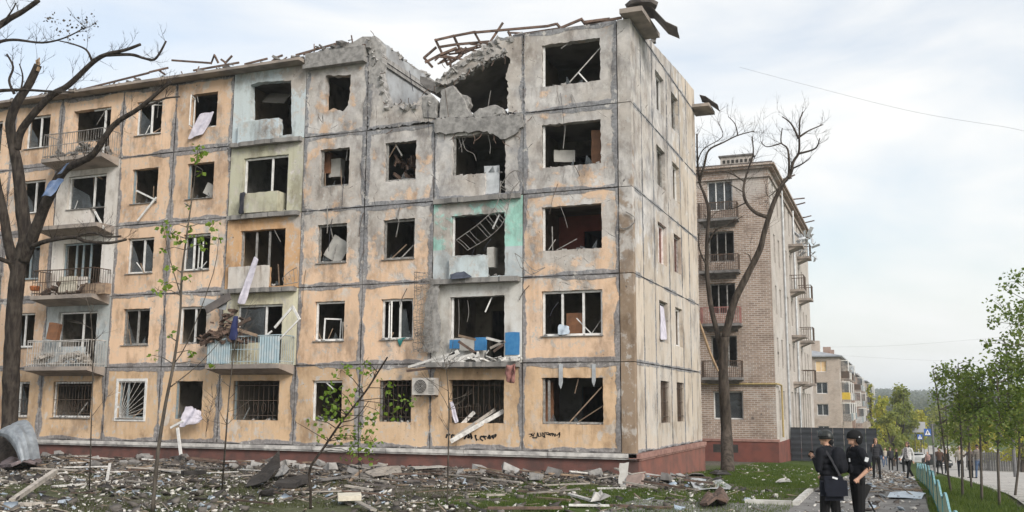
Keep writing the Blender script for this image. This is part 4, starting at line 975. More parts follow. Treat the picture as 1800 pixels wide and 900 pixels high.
bare_sap('pale bare sapling in front of the planks in the broken window', [(786,890),(788,800),(789,720),(786,660),(780,630)], 21.2, 9, .02, 14)
bare_sap('thin leafless sapling between the maple and the corner window', [(632,848),(630,770),(634,700),(640,640)], 24.6, 10, .013, 5)
bare_sap('thorny leafless shrub against the wall by the torn mesh curtain', [(366,800),(362,760),(375,700)], 33.5, 12, .012, 12)

# row of young trees along the fence, right
RROW = random.Random(31)
rows = [((1672,868),(1660,790),(1648,700),(1640,650), 27), ((1692,876),(1690,790),(1686,700),(1684,640), 25.2), ((1708,862),(1704,790),(1702,700),(1698,660), 27.5), ((1726,884),(1724,800),(1722,720),(1728,660), 24), ((1757,892),(1754,800),(1756,720),(1750,640), 22.4), ((1784,874),(1792,790),(1788,700),(1790,640), 25)]
lbls = ['slim young tree with a bent stem nearest the end of the wavy fence', 'young leafy tree with straight dark stem next in the row along the fence', 'young leafy tree between two others in the row beside the road', 'low forking young tree in the row beside the road', 'young leafy tree with a side twig low on its stem beside the road', 'young leafy tree at the end of the row, tallest crown merging with the big tree']
for i, (a, b, c, d, dep) in enumerate(rows):
    q = GP(*a); dd = (q-Vector(CAM)).dot(Vector(_fw))
    st = [q]+[DP(x, y, dd) for (x, y) in (b, c, d)]
    cl = []
    for k in range(36):
        y = RROW.uniform(d[1]-5, 778-(0 if i != 3 else 30)); x = a[0]+RROW.uniform(-42, 42)*(1-.45*abs((y-720)/80)); 
        if x < 1648 and y > 735: x += 14
        cl.append((DP(x, y, dd+RROW.uniform(-.5,.5)), RROW.uniform(9, 17)*dd/FPX, 24))
    sapling('young_tree', lbls[i], st, .035, .012, cl, m_leafd, .085, 'young trees along the wavy fence', 40+i)
sapling('young_tree', 'thin tall shoot with a tuft of leaves rising above the row by the fence', [GP(1668,850), DP(1664,750,29.5), DP(1661,690,29.5), DP(1662,640,29.5)], .02, .006, [(DP(1663,640,29.5), .16, 16), (DP(1660,655,29.5), .1, 5), (DP(1655,690,29.5), .3, 24)], m_leafd, .105, 'young trees along the wavy fence', 61)
# big tree whose crown reaches in from the right
qq = DP(1846,700,22.5); q = gv(qq.x, qq.y); dep = 22.5
cl = []
for (x, y, r, n) in [(1785,495,26,34),(1800,480,18,16),(1762,540,30,40),(1790,560,34,60),(1748,565,14,12),(1770,610,30,50),(1800,620,40,90),(1735,603,10,10),(1745,640,26,40),(1780,660,40,110),(1820,560,50,120),(1715,660,18,24),(1740,690,30,60),(1700,690,20,26),(1770,710,34,90),(1810,700,44,140),(1730,730,24,40),(1790,745,30,70),(1830,640,50,120),(1835,750,40,90),(1765,505,12,8),(1850,520,40,90),(1880,560,50,110),(1890,640,55,130),(1885,720,50,110),(1915,600,40,80),(1920,680,40,80),(1860,470,30,50)]:
    cl.append((DP(x, y, dep+RROW.uniform(-1.2, 1.2)), r/76., int(n*2.2)))
sapling('street_tree', 'large leafy tree whose dark green crown rises over the row of young trees', [q, q+Vector((.03,.02,.9)), DP(1842,720,22.5), DP(1832,640,22.5), DP(1826,540,22.5)], .14, .03, cl, m_leafd, .092, None, 77)

# trees beyond the houses and across the road
def far_tree(lbl, px, py0, py1, wpx, dep, mat, n, ls, seed, grp='trees at the end of the street', name='street_tree'):
    RTR.seed(seed); b = DP(px, py1, dep); b.z = g(b.x, b.y); t = empty(name, b); tag(t, lbl, 'tree', grp)
    top = DP(px, py0, dep).z-b.z; R = wpx/2*dep/FPX; mb = MB()
    tops = [Vector((RTR.uniform(-.5,.5)*R, RTR.uniform(-.5,.5)*R, top*RTR.uniform(.6,.95))) for _ in range(6)]
    mb.tube([(0,0,-.3),(.1,0,top*.3),(0,.1,top*.6)], [.2,.16,.1], 7)
    lf = MB()
    for q_ in tops: mb.tube([Vector((0,0,top*.3)), q_*.6+Vector((0,0,top*.1)), q_], [.1,.06,.02], 5)
    mb.build('trunk', m_bark2, t, fix=False)
    k = 22
    for i in range(k):
        z = top*(.22+.74*(i/k)); rr = R*math.sin(math.pi*min(1, .25+.72*(i/k)))**.7; a = RTR.uniform(0, 6.28); d = rr*RTR.uniform(.2,.85)
        leaf_quads(lf, Vector((math.cos(a)*d, math.sin(a)*d, z)), R*RTR.uniform(.28,.45), n//k, ls, (1,1,.8))
    lf.build('crown', mat, t, fix=False)
far_tree('feathery green tree with thin top at the end of the street', 1588, 672, 800, 62, 112, m_leafg, 2200, .34, 1)
far_tree('yellow-green tree beside the far grey houses', 1556, 694, 800, 46, 120, m_leafy, 1500, .34, 2)
far_tree('bright yellow-green bush-like tree behind the crossing signs', 1618, 718, 800, 40, 130, m_leafy, 1200, .34, 3)
far_tree('dull green tree in front of the feathery street tree', 1570, 720, 806, 50, 100, m_leafg, 1300, .3, 4)
far_tree('slim yellow tree by the end wall of the far houses', 1534, 670, 790, 18, 150, m_leafy, 500, .34, 5)
far_tree('pale hazy tree in the valley past the crossing', 1655, 708, 796, 60, 165, m_leafg, 1100, .42, 6)
far_tree('sunlit yellow tree across the road behind the board fence', 1735, 724, 800, 60, 95, m_leafy, 1500, .3, 7, 'trees across the road')
far_tree('sunlit yellow-green tree across the road by the white trunk', 1795, 700, 800, 80, 90, m_leafy, 1700, .3, 8, 'trees across the road')
far_tree('tall green tree across the road behind the row of young trees', 1700, 690, 800, 70, 105, m_leafg, 1500, .32, 9, 'trees across the road')
# woods on the far slope (one mass)
RTR.seed(99); lf = MB()
for i in range(2600):
    y = RTR.uniform(220, 1500); x = RTR.uniform(-.12, .30)*y+RTR.uniform(-20,20); z = g(x, y)+ridge(x, y)
    leaf_quads(lf, Vector((x, y, z+2.2)), RTR.uniform(2.0,4.5), 5, RTR.uniform(2.2, 4.2), (1.3,1.3,.8))
tag(lf.build('far_woods', leaf_mat('woodland', (.04,.055,.028), (.085,.095,.04), .02), fix=False), 'hazy woods covering the far hillside', 'woods', kind='stuff')
# ------------------------------------------------------------------ brick buildings down the street
def brick_mat(name, a, b, mortar, sc=1.0, side=False, patch=(.45,.43,.41)):
    M = Mat(name, .93, .12); p = M.pos(); x, y, z = M.sep(p)[:3]
    v = M.comb(M.ma('ADD', x, M.ma('MULTIPLY', y, 1.0)), z, 0.0)
    q = M.n('ShaderNodeTexBrick'); M.put(q.inputs['Vector'], v); q.inputs['Scale'].default_value = 1.0
    q.inputs['Color1'].default_value = a+(1,); q.inputs['Color2'].default_value = b+(1,); q.inputs['Mortar'].default_value = mortar+(1,)
    q.inputs['Brick Width'].default_value = .26*sc; q.inputs['Row Height'].default_value = .085*sc; q.inputs['Mortar Size'].default_value = .012*sc
    nb = M.noise(p, .3, 6, .6); nm = M.noise(p, 1.4, 7, .65)
    col = M.mix(M.step(nm, .4, .7, 0, .5), q.outputs['Color'], tuple(c*.6 for c in a)); col = M.mix(M.step(nb, .52, .66, 0, .6), col, patch)
    vs = M.vor(p, 1.2); pk = M.ma('MULTIPLY', M.step(vs, .07, .14, 1, 0), M.step(nm, .5, .6)); col = M.mix(M.ma('MULTIPLY', pk, .8), col, (.10,.09,.085))
    return M.fin(col, M.bump(M.ma('ADD', M.ma('MULTIPLY', q.outputs['Fac'], -.6), nm), .5, .03))
m_brick = brick_mat('brown_brick', (.25,.185,.148), (.375,.285,.23), (.50,.465,.43), 1.35)
m_brickp = brick_mat('pale_plastered_brick', (.45,.41,.375), (.52,.475,.435), (.44,.41,.38), patch=(.55,.53,.51))
m_brick3 = brick_mat('pale_brick', (.40,.325,.265), (.47,.385,.32), (.48,.44,.40), 1.5)
m_brickr = brick_mat('reddish_brick', (.30,.19,.15), (.36,.24,.19), (.36,.32,.29))
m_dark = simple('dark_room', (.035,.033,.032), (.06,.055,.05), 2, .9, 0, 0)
m_red2 = simple('red_base', (.19,.07,.055), (.12,.055,.048), 1.2, .9, 0, .4, .02, 0, world=True)
m_yellow = simple('yellow_gas_pipe', (.40,.31,.14), (.30,.23,.11), 6, .5, .1, .1, .005)
m_roofm = simple('grey_roof_metal', (.26,.275,.30), (.36,.375,.40), 1.2, .5, .3, .2, .02, 0, world=True)
m_lit = simple('warm_curtained_window', (.62,.40,.20), (.72,.55,.32), 1.0, .5, 0, 0)
m_yellowp = simple('yellow_balcony_panel', (.60,.43,.05), (.5,.36,.05), 3, .6, 0, .1)

def facade(root, mat, u0, u1, z0, z1, wins, to3d, depth, name='wall'):
    loops = [[(u0,z0),(u1,z0),(u1,z1),(u0,z1)]]+[[(a,b),(c,b),(c,d),(a,d)] for (a,b,c,d) in wins]
    me = slab_mesh(name, loops, to3d, depth); o = link_mesh(name, me, mat); o.parent = root; o.location = -Vector(root.location); return o
def rp(o, root): o.parent = root; o.location = Vector(o.location)-Vector(root.location); return o
def wpart(root, ax, pos, u0, u1, z0, z1, mat, mull=1, pane=True, lit=None, glass=True):
    """window set into a facade: ax 'x' = facade parallel to x at y=pos, 'y' = facade parallel to y at x=pos"""
    t = .07; d = .18; mb = MB()
    def bx(m_, a, b, c, e, dd0, dd1):
        if ax == 'x': m_.box(a, b, pos+dd0, pos+dd1, c, e)
        else: m_.box(pos-dd1, pos-dd0, a, b, c, e)
    u0 += .01; u1 -= .01; z0 += .01; z1 -= .01
    bx(mb, u0, u0+t, z0, z1, d, d+.06); bx(mb, u1-t, u1, z0, z1, d, d+.06); bx(mb, u0+t, u1-t, z1-t, z1, d+.002, d+.058); bx(mb, u0+t, u1-t, z0, z0+t, d+.002, d+.058)
    for k in range(mull): m = u0+(u1-u0)*(k+1)/(mull+1); bx(mb, m-.03, m+.03, z0+t, z1-t, d+.005, d+.055)
    wo = rp(mb.build('window', mat), root)
    if pane:
        pb = MB(); bx(pb, u0+t, u1-t, z0+t, z1-t, d+.028, d+.034); pb.build('pane', lit or m_glass, wo)
    return wo
# ---- damaged brick block
BX, BY, BL = 1.05, 27.5, 26.0
b2 = empty('brick_block', (BX-8, BY, g(BX-8, BY))); tag(b2, 'damaged five-storey brown brick block with balconies and red base behind the bare tree', 'building')
Z0 = -.25; F2 = 3.06; ZT = Z0+5*F2
wins = []
for k in range(5):
    zb = Z0+k*F2
    wins.append((-2.45, zb+.85, -.75, zb+2.45) if k == 0 else (-2.5, zb+.75, -1.0, zb+2.55))
    wins.append((-6.4, zb+.85, -4.9, zb+2.45))
facade(b2, m_brick, -16, BX, -2.2+.9, ZT, wins, lambda u, v: (u, BY, v), (0, .45, 0))
for k in range(5):
    zb = Z0+k*F2
    w_ = wins[2*k]; wpart(b2, 'x', BY, w_[0], w_[2], w_[1], w_[3], m_pvc if k in (0, 4) else m_woodf, 2 if k else 1, pane=k in (0, 4))
    w_ = wins[2*k+1]; wpart(b2, 'x', BY, w_[0], w_[2], w_[1], w_[3], m_pvc)
    if k:
        mb = MB().box(-2.95, -.65, BY-.85, BY-.005, zb+.0, zb+.16).prism([(-2.7, BY-.7, zb-.002), (-.9, BY-.7, zb-.002), (-.9, BY-.01, zb-.25), (-2.7, BY-.01, zb-.25)], (0, 0, -.02))
        ba = rp(mb.build('balcony', m_concd), b2); r = MB()
        rm = (m_clothr if k == 2 else m_iron)
        r.box(-2.92, -.68, BY-.83, BY-.79, zb+1.05, zb+1.10)
        for j in range(22): xx = -2.9+2.2*j/21; r.box(xx-.014, xx+.014, BY-.82, BY-.80, zb+.16, zb+1.05)
        for xx in (-2.9, -.7):
            r.box(xx-.02, xx+.02, BY-.79, BY-.01, zb+1.05, zb+1.1)
            for j in range(7): yy = BY-.75+.7*j/6; r.box(xx-.012, xx+.012, yy-.01, yy+.01, zb+.16, zb+1.05)
        r.build('railing', rm, ba)
# street side
ws = []
ycols = [(28.9,29.7),(31.2,32.0),(35.6,36.4),(38.0,38.9),(41.2,42.0),(44.0,44.8),(46.8,47.6),(49.4,50.2)]
for k in range(5):
    zb = Z0+k*F2
    for i, (ya, yb) in enumerate(ycols):
        if k == 0 and i > 1: continue
        ws.append((ya, zb+.8, yb, zb+2.5))
for i in range(9): ws.append((34.2+i*1.9, Z0-.4, 35.4+i*1.9, Z0+2.5))
facade(b2, m_brickp, BY+.01, BY+BL, -2.4, ZT, ws, lambda u, v: (BX+.03, u, v), (-.45, 0, 0))
for i, w_ in enumerate(ws): wpart(b2, 'y', BX+.03, w_[0], w_[2], w_[1], w_[3], m_woodf, 1 if i % 3 else 0, pane=i % 2 == 0)
for k in range(1, 5):
    zb = Z0+k*F2
    for (ya, yb, dz) in ((37.6, 39.3, 0), (43.6, 45.2, 0)):
        pr = .95
        mb = MB().box(BX+.02, BX+pr, ya, yb, zb-.02, zb+.14).prism([(BX+.03, ya+.1, zb-.021), (BX+.7, ya+.1, zb-.021), (BX+.03, ya+.1, zb-.3)], (0, yb-ya-.2, 0)); ba = rp(mb.build('balcony', m_soffit), b2)
        if (k, ya) in ((4, 37.6), (2, 37.6), (1, 37.6)): continue
        r = MB(); r.box(BX+pr-.05, BX+pr-.01, ya, yb, zb+1.05, zb+1.1)
        for j in range(12): yy = ya+.03+(yb-ya-.06)*j/11; r.box(BX+pr-.045, BX+pr-.02, yy-.012, yy+.012, zb+.14, zb+1.05)
        for yy in (ya+.03, yb-.03):
            r.box(BX+.03, BX+pr-.05, yy-.015, yy+.015, zb+1.05, zb+1.1)
            for j in range(5): r.box(BX+.15+.16*j, BX+.17+.16*j, yy-.01, yy+.01, zb+.14, zb+1.05)
        r.build('railing', m_iron, ba)
# interior darkness: floors and inner wall
for k in range(6): rp(MB().box(-15.8, BX-.45, BY+.46, BY+BL-.2, Z0+k*F2-.2, Z0+k*F2).build('floor_slab', m_ceil), b2)
rp(MB().box(-15.8, BX-.6, BY+3.2, BY+3.4, Z0, ZT-.3).box(-3.6, -3.4, BY+3.41, BY+BL-.3, Z0, ZT-.3).box(-3.9, -3.7, BY+.47, BY+3.15, Z0, ZT-.3).build('inner_wall', m_room), b2)
rp(MB().box(-16.2, -16, BY, BY+BL, -2.4, ZT).box(-16, BX, BY+BL, BY+BL+.3, -2.4, ZT).build('rear_wall', m_brick), b2)
# cornice, parapet, red base, downpipes, gas pipe
mb = MB().box(-16.2, BX+.28, BY-.26, BY+BL+.5, ZT+.005, ZT+.14).box(-16.2, BX+.42, BY-.40, BY+BL+.5, ZT+.142, ZT+.26).box(-16.1, BX+.14, BY-.12, BY+BL, ZT-.5, ZT-.38)
rp(mb.build('cornice', m_brick), b2)
rp(MB().box(-16.1, BX+.3, BY-.3, BY+BL, ZT+.262, ZT+.36).build('roof_edge', m_sheetd), b2)
mb = MB().box(-1.9, .0, BY+1.5, BY+2.1, ZT+.2, ZT+1.25); ch = rp(mb.build('chimney', m_brickp), b2)
for j in range(7): MB().box(-1.75+.26*j, -1.6+.26*j, BY+1.48, BY+1.499, ZT+.85, ZT+1.05).build('vent_hole', m_dark, ch)
MB().box(-2.0, .1, BY+1.4, BY+2.2, ZT+1.252, ZT+1.34).build('chimney_cap', m_concd, ch)
rp(MB().box(-16.05, BX+.07, BY-.07, BY+.3, -2.6, -.62).box(BX-.3, BX+.09, BY-.071, BY+BL, -3.4, -.65).build('base', m_red2), b2)
rp(MB().box(-16.05, BX+.12, BY-.12, BY+.3, -.618, -.48).build('base_ledge', m_ledger), b2)
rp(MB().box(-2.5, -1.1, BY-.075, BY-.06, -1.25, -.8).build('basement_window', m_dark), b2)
rp(MB().tube([(-8, BY-.12, Z0+2.85), (BX+.12, BY-.12, Z0+2.85), (BX+.2, BY-.02, Z0+2.83), (BX+.2, BY+1.3, Z0+2.8), (BX+.2, BY+1.4, Z0+2.5), (BX+.2, BY+1.4, -.4)], .055, 8).build('gas_pipe', m_yellow), b2)
for yy in (33.6, 40.6): rp(MB().tube([(BX+.13, yy, ZT-.1), (BX+.13, yy, Z0+3), (BX+.13, yy+.05, -1.5)], .07, 7).build('drainpipe', m_sheet), b2)
mb = MB(); RQ = random.Random(3)
for i in range(40):
    a = Vector((BX+RQ.uniform(.1,1.3), RQ.uniform(40, 46), ZT-RQ.uniform(1.6, 3.0))); s = RQ.uniform(.1,.5)
    mb.obox(a, s*1.6, s*.5, .04, Euler((RQ.uniform(-1,1), RQ.uniform(-1,1), RQ.uniform(0,6))).to_matrix())
o = rp(mb.build('torn_roofing', m_sheet), b2); tag(o, kind='stuff')
for i in range(7):
    y = RQ.uniform(30, 50); rp(MB().beam((BX+.2, y, ZT+.3), (BX+RQ.uniform(.6,1.2), y+RQ.uniform(-.3,.3), ZT+RQ.uniform(.2,.7)), .06, .08).build('roof_batten', m_rafter), b2)
# ---- four-storey pale brick houses further down
def house(lbl, x1, y0, L, z0, floors, fh, mat, wd, frontw, seed, bal=True, yellow=False, litk=-1):
    RH = random.Random(seed); h = empty('brick_house', (x1-wd/2, y0, z0-.3)); tag(h, lbl, 'building', None)
    zt = z0+floors*fh; fw = []; 
    for k in range(floors):
        for (a, b) in frontw: fw.append((x1+a, z0+k*fh+.85, x1+b, z0+k*fh+2.3))
    facade(h, mat, x1-wd, x1, z0-1.5, zt, fw, lambda u, v: (u, y0, v), (0, .4, 0))
    for i, w_ in enumerate(fw): wpart(h, 'x', y0, w_[0], w_[2], w_[1], w_[3], m_pvc, 1, True, m_lit if i == litk else None)
    sw = []; n = int(L/3.2)
    for k in range(floors):
        for j in range(n): sw.append((y0+.9+j*3.2, z0+k*fh+.8, y0+2.3+j*3.2, z0+k*fh+2.3))
    facade(h, mat, y0+.01, y0+L, z0-1.5, zt, sw, lambda u, v: (x1+.02, u, v), (-.4, 0, 0))
    for i, w_ in enumerate(sw): wpart(h, 'y', x1+.02, w_[0], w_[2], w_[1], w_[3], m_pvc if i % 3 else m_woodf, 1, True)
    for k in range(1, floors):
        for j in range(n):
            if j % 2 == (0 if bal else 1): continue
            ya, yb = y0+.6+(j-(1 if not bal else 0))*3.2, y0+2.7+(j-(1 if not bal else 0))*3.2; zb = z0+k*fh
            if j == 1 and not bal: pass
            b = rp(MB().box(x1+.03, x1+1.0, ya, yb, zb, zb+.13).build('balcony', m_soffit), h)
            pm = m_yellowp if (yellow and j == 1 and k == 2) else RH.choice([m_whitew, m_ironl, m_iron, m_bluef, m_sheet])
            MB().box(x1+.95, x1+1.0, ya+.02, yb-.02, zb+.132, zb+1.05).box(x1+.04, x1+.948, ya, ya+.04, zb+.132, zb+1.05).box(x1+.04, x1+.948, yb-.04, yb, zb+.132, zb+1.05).build('balcony_panel', pm, b)
            if RH.random() < .6:
                mb = MB()
                for jj in range(4): yy = ya+.03+(yb-ya-.06)*jj/3; mb.box(x1+.93, x1+.98, yy-.03, yy+.03, zb+1.052, zb+2.45)
                mb.box(x1+.93, x1+.98, ya, yb, zb+2.452, zb+2.52); mb.box(x1+.04, x1+.92, ya, ya+.05, zb+2.4, zb+2.5).build('balcony_glazing', m_pvc, b)
                MB().box(x1+.95, x1+.955, ya+.06, yb-.06, zb+1.06, zb+2.44).box(x1+.06, x1+.9, ya+.02, ya+.025, zb+1.06, zb+2.39).build('pane', m_glass, b)
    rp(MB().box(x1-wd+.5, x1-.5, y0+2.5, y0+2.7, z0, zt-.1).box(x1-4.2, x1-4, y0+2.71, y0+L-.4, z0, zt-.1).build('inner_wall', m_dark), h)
    for k in range(floors+1): rp(MB().box(x1-wd+.3, x1-.42, y0+.42, y0+L-.3, z0+k*fh-.2, z0+k*fh).build('floor_slab', m_ceil), h)
    rp(MB().box(x1-wd, x1, y0+L+.005, y0+L+.3, z0-1.5, zt).build('end_wall', mat), h)
    o = .45; cx = x1-wd/2; rf = MB()
    rf.add([(x1-wd-o,y0-o,zt+.01),(x1+o,y0-o,zt+.01),(x1+o,y0+L+o,zt+.01),(x1-wd-o,y0+L+o,zt+.01),(x1-wd-o,y0-o,zt+.16),(x1+o,y0-o,zt+.16),(x1+o,y0+L+o,zt+.16),(x1-wd-o,y0+L+o,zt+.16),(cx,y0+4,zt+1.7),(cx,y0+L-4,zt+1.7)],
       [(0,3,2,1),(0,1,5,4),(1,2,6,5),(2,3,7,6),(3,0,4,7),(4,5,8),(5,6,9,8),(6,7,9),(7,4,8,9)])
    r = rp(rf.build('roof', m_roofm), h)
    for (dx_, dy_, s, hh) in ((-2.6, 4.5, 1.5, 2.4), (-1.6, 11, 1.0, 1.9), (-1.6, 19, 1.2, 1.9)):
        if dy_ < L-1: MB().box(x1+dx_-s, x1+dx_, y0+dy_, y0+dy_+1.2, zt+.5, zt+hh).build('chimney', m_brickr if dy_ > 8 else m_brick3, r)
    return h
house('pale four-storey brick house with a yellow balcony panel and grey metal roof', .55, 103, 30, -3.6, 4, 2.78, m_brick3, 14, [(-2.9,-1.5),(-6.4,-5.0)], 4, True, True, 6)
house('second row house beyond, reddish brick with narrow chimneys and glazed balconies', .75, 138, 34, -4.4, 4, 2.7, m_brickr, 12, [(-2.9,-1.5)], 6)
house('farthest grey row house at the end of the street beside the yellow tree', 1.4, 178, 40, -4.8, 4, 2.7, m_brick3, 12, [(-2.9,-1.5)], 8)
# dark hoarding and concrete fence
m_hoard = simple('dark_corrugated_hoarding', (.035,.04,.048), (.05,.055,.065), 2, .5, .2, .1, .005, .06)
hd = empty('hoarding_fence', gv(1.25, 33.5)); tag(hd, 'dark grey corrugated metal hoarding across the end of the brick block', 'fence')
for i in range(8):
    xa = 1.2+i*.62; n = 24; zb = g(1.2, 33.5)-.05; vs = []; fs = []
    pts = [(.03+2.0*j/n, 33.4+(.006 if (j//2) % 2 else -.006)) for j in range(n+1)]
    vs = [(xx-1.25, p[1]-33.5, p[0]) for xx in (xa, xa+.605) for p in pts]; fs = [(j, j+1, n+2+j, n+1+j) for j in range(n)]
    o = MB().add(vs, fs).build('panel', m_hoard, hd, fix=False); o.modifiers.new('s', 'SOLIDIFY').thickness = .006
MB().box(-.05, 4.95, .0, .05, .4, .46).box(-.05, 4.95, 0, .05, 1.6, 1.66).build('rail', m_iron, hd)
for i in range(4): MB().box(-.02+1.6*i, .05+1.6*i, .051, .11, -.6, 2.0).build('post', m_iron, hd)
m_cfence = simple('grey_fence_panel', (.33,.32,.31), (.24,.235,.23), 1.5, .9, 0, .3, .02, .06)
cf = empty('concrete_fence', gv(5.0, 62)); tag(cf, 'plain grey concrete fence beside the footpath beyond the hoarding', 'fence')
for i in range(14):
    ya = 46+i*2.5; zb = g(4.6, ya)
    MB().box(-.5, -.4, ya-62+.04, ya-62+2.46, zb-gv(5,62).z-.3, zb-gv(5,62).z+1.7).build('panel', m_cfence, cf)
# ------------------------------------------------------------------ people
RP = random.Random(17)
def flat(name, c, rough=.85, k=.75): return simple(name, c, tuple(x*k for x in c), 9, rough, 0, .25, .006)
m_skin = flat('skin', (.52,.31,.22), .6, .85); m_hairb = flat('black_hair', (.018,.014,.012), .5); m_hairg = flat('grey_hair', (.25,.23,.21), .6)
m_navy = flat('navy_uniform', (.006,.007,.011)); m_blk = flat('black_trousers', (.007,.007,.008)); m_shoe = flat('black_boots', (.012,.011,.011), .5); m_eye = flat('eye', (.02,.015,.012), .3)
m_helm = flat('helmet_shell', (.03,.034,.033), .35); m_whit = flat('white_jacket', (.62,.62,.62)); m_char = flat('charcoal_jacket', (.035,.036,.042)); m_brown = flat('brown_jacket', (.085,.05,.038)); m_beige = flat('beige_jacket', (.42,.38,.32)); m_jean = flat('blue_jeans', (.07,.11,.19)); m_patt = flat('patterned_coat', (.16,.13,.12), .9, .4); m_greyj = flat('grey_jacket', (.15,.135,.12)); m_dnavy = flat('dark_navy_cloth', (.008,.010,.018)); m_wshoe = flat('white_shoes', (.6,.58,.55))
m_badge = flat('badge_white', (.62,.64,.66)); m_khaki = flat('khaki_camouflage', (.30,.24,.10), .9, .5); m_gun = flat('gun_metal', (.012,.012,.013), .4)
m_floral = simple('printed_shirt', (.60,.58,.58), (.06,.055,.07), 26, .9, 0, .1, .005)

def body(name, H, pose, mats, voxel, hair='short', smooth=4, bulk=1.0, skirt=False):
    """one continuous figure, facing +y, feet at z=0; returns mesh + joints. mats: skin, top, trousers, shoes, hair, eye"""
    s = H/1.76; mb = MB(); J = {}
    def V_(x, y, z): return Vector((x, y, z))*s
    def seg(a, b, ra, rb, idx, n=8, k=7, flat_=None):
        mb.cur = idx; a = Vector(a); b = Vector(b)
        pts = [a.lerp(b, i/k) for i in range(k+1)]; mb.tube(pts, [(ra+(rb-ra)*i/k)*s for i in range(k+1)], n)
        mb.sphere(a, ra*s*.99, nu=n, nv=6); mb.sphere(b, rb*s*.99, nu=n, nv=6)
    lean = pose.get('lean', 0.0)
    def tors(x, y, z):
        d = z-.95; return V_(x, y+d*math.sin(lean), .95+d*math.cos(lean))
    # torso
    mb.cur = 1
    for (z, rx, ry) in ((.96,.155,.105),(1.06,.150,.105),(1.16,.155,.112),(1.26,.172,.118),(1.36,.178,.115),(1.43,.15,.095)):
        mb.sphere(tors(0, 0, z), rx*s*bulk, ry*s*bulk, .09*s, 14, 8)
    seg(tors(-.155,0,1.425), tors(.155,0,1.425), .062*bulk, .062*bulk, 1)
    mb.cur = 2; mb.sphere(V_(0,-.01,.92), .158*s, .115*s, .09*s, 14, 8)
    if skirt:
        mb.cur = 1; mb.sphere(V_(0,0,.82), .175*s, .14*s, .14*s, 14, 8)
    # neck, head
    hd = pose.get('head', (0, 0)); neck = tors(0, .005, 1.50); hc = tors(0, .03, 1.63)
    seg(tors(0,0,1.45), neck+Vector((0,.01,.03))*s, .058, .052, 0)
    Rm = Matrix.Rotation(hd[0], 3, 'Z') @ Matrix.Rotation(hd[1], 3, 'X')
    def hv(x, y, z): return hc+Rm @ (Vector((x, y, z))*s)
    mb.cur = 0; mb.sphere(hc+Rm @ (Vector((0,-.005,.015))*s), .074*s, .094*s, .105*s, 14, 10, Rm); mb.sphere(hv(0,.025,-.055), .054*s, .06*s, .058*s, 12, 8, Rm)
    mb.sphere(hv(0,.096,-.012), .014*s, .022*s, .024*s, 8, 6, Rm); mb.sphere(hv(0,.078,-.085), .024*s, .02*s, .018*s, 8, 6, Rm); mb.sphere(hv(0,.088,-.052), .026*s, .01*s, .009*s, 8, 5, Rm)
    for sx in (-1, 1): mb.sphere(hv(.075*sx,-.005,-.008), .014*s, .022*s, .032*s, 8, 6, Rm)
    mb.cur = 4
    if hair in ('short', 'long', 'bun'):
        mb.sphere(hv(0,-.012,.046), .090*s, .104*s, .094*s, 14, 10, Rm)
        if hair == 'long':
            for sx in (-1, 1): mb.sphere(hv(.072*sx,.012,-.03), .026*s, .045*s, .10*s, 8, 7, Rm)
        if hair == 'long': mb.sphere(hv(0,-.055,-.06), .085*s, .05*s, .13*s, 12, 8, Rm)
        if hair == 'bun': mb.sphere(hv(0,-.11,.04), .04*s, .04*s, .04*s, 8, 6, Rm)
    J['head'] = hc; J['headrot'] = Rm
    # legs
    for sx, nm in ((-1, 'L'), (1, 'R')):
        sw, kn, out = pose.get('leg'+nm, (0, 0, .03))
        hip = V_(.088*sx, 0, .90); L1, L2 = .42*s, .42*s
        d1 = Vector((out*sx, math.sin(sw), -math.cos(sw))).normalized(); knee = hip+d1*L1
        d2 = Vector((out*sx*.5, math.sin(sw-kn), -math.cos(sw-kn))).normalized(); ank = knee+d2*L2
        lb = pose.get('loose', 1.0); seg(hip, knee, .085*bulk, .064*lb, 2); seg(knee, ank, .064*lb, .049*lb, 2)
        f = Vector((.12*sx, 1, 0)).normalized(); t0 = ank+Vector((0,0,-.03*s))
        tilt = pose.get('foot'+nm, 0.0); fd = (f*math.cos(tilt)+Vector((0,0,math.sin(tilt))))
        seg(ank+Vector((0,-.01,-.02))*s, t0-f*.03*s, .046, .042, 3); seg(t0-f*.03*s, t0+fd*.15*s, .042, .034, 3); J['ankle'+nm] = ank
    # arms
    for sx, nm in ((-1, 'L'), (1, 'R')):
        up, ab, el, tw_ = pose.get('arm'+nm, (.08, .12, .25, 0.0)); sl = pose.get('sleeve', 'long')
        sh = tors(.185*sx*bulk, 0, 1.415)
        d1 = Vector((math.sin(ab)*sx, math.sin(up)*math.cos(ab), -math.cos(up)*math.cos(ab))).normalized(); elb = sh+d1*.29*s
        e_ = Vector((-sx*tw_, math.sin(up+el), -math.cos(up+el))).normalized(); wr = elb+e_*.25*s
        seg(sh, elb, .056*bulk, .043*bulk, 1); seg(elb, wr, .042 if sl == 'short' else .045*bulk, .029 if sl == 'short' else .036, 0 if sl == 'short' else 1)
        if sl == 'short': seg(sh, sh.lerp(elb, .72), .064*bulk, .056*bulk, 1)
        pal = wr+e_*.055*s; seg(wr, pal, .028, .036, 0, 8, 3)
        sidev = e_.cross(Vector((sx, .2, .1))).normalized(); nrm_ = e_.cross(sidev).normalized()
        curl = pose.get('curl', .5)
        for j in range(4):
            b_ = pal+sidev*(.021*(j-1.5))*s+e_*.02*s; L = (.034, .040, .038, .030)[j]*s
            m1 = b_+(e_*math.cos(curl)+nrm_*sx*math.sin(curl))*L; m2 = m1+(e_*math.cos(curl*2.2)+nrm_*sx*math.sin(curl*2.2))*L*.8
            seg(b_, m1, .0095, .009, 0, 6, 2); seg(m1, m2, .009, .0075, 0, 6, 2)
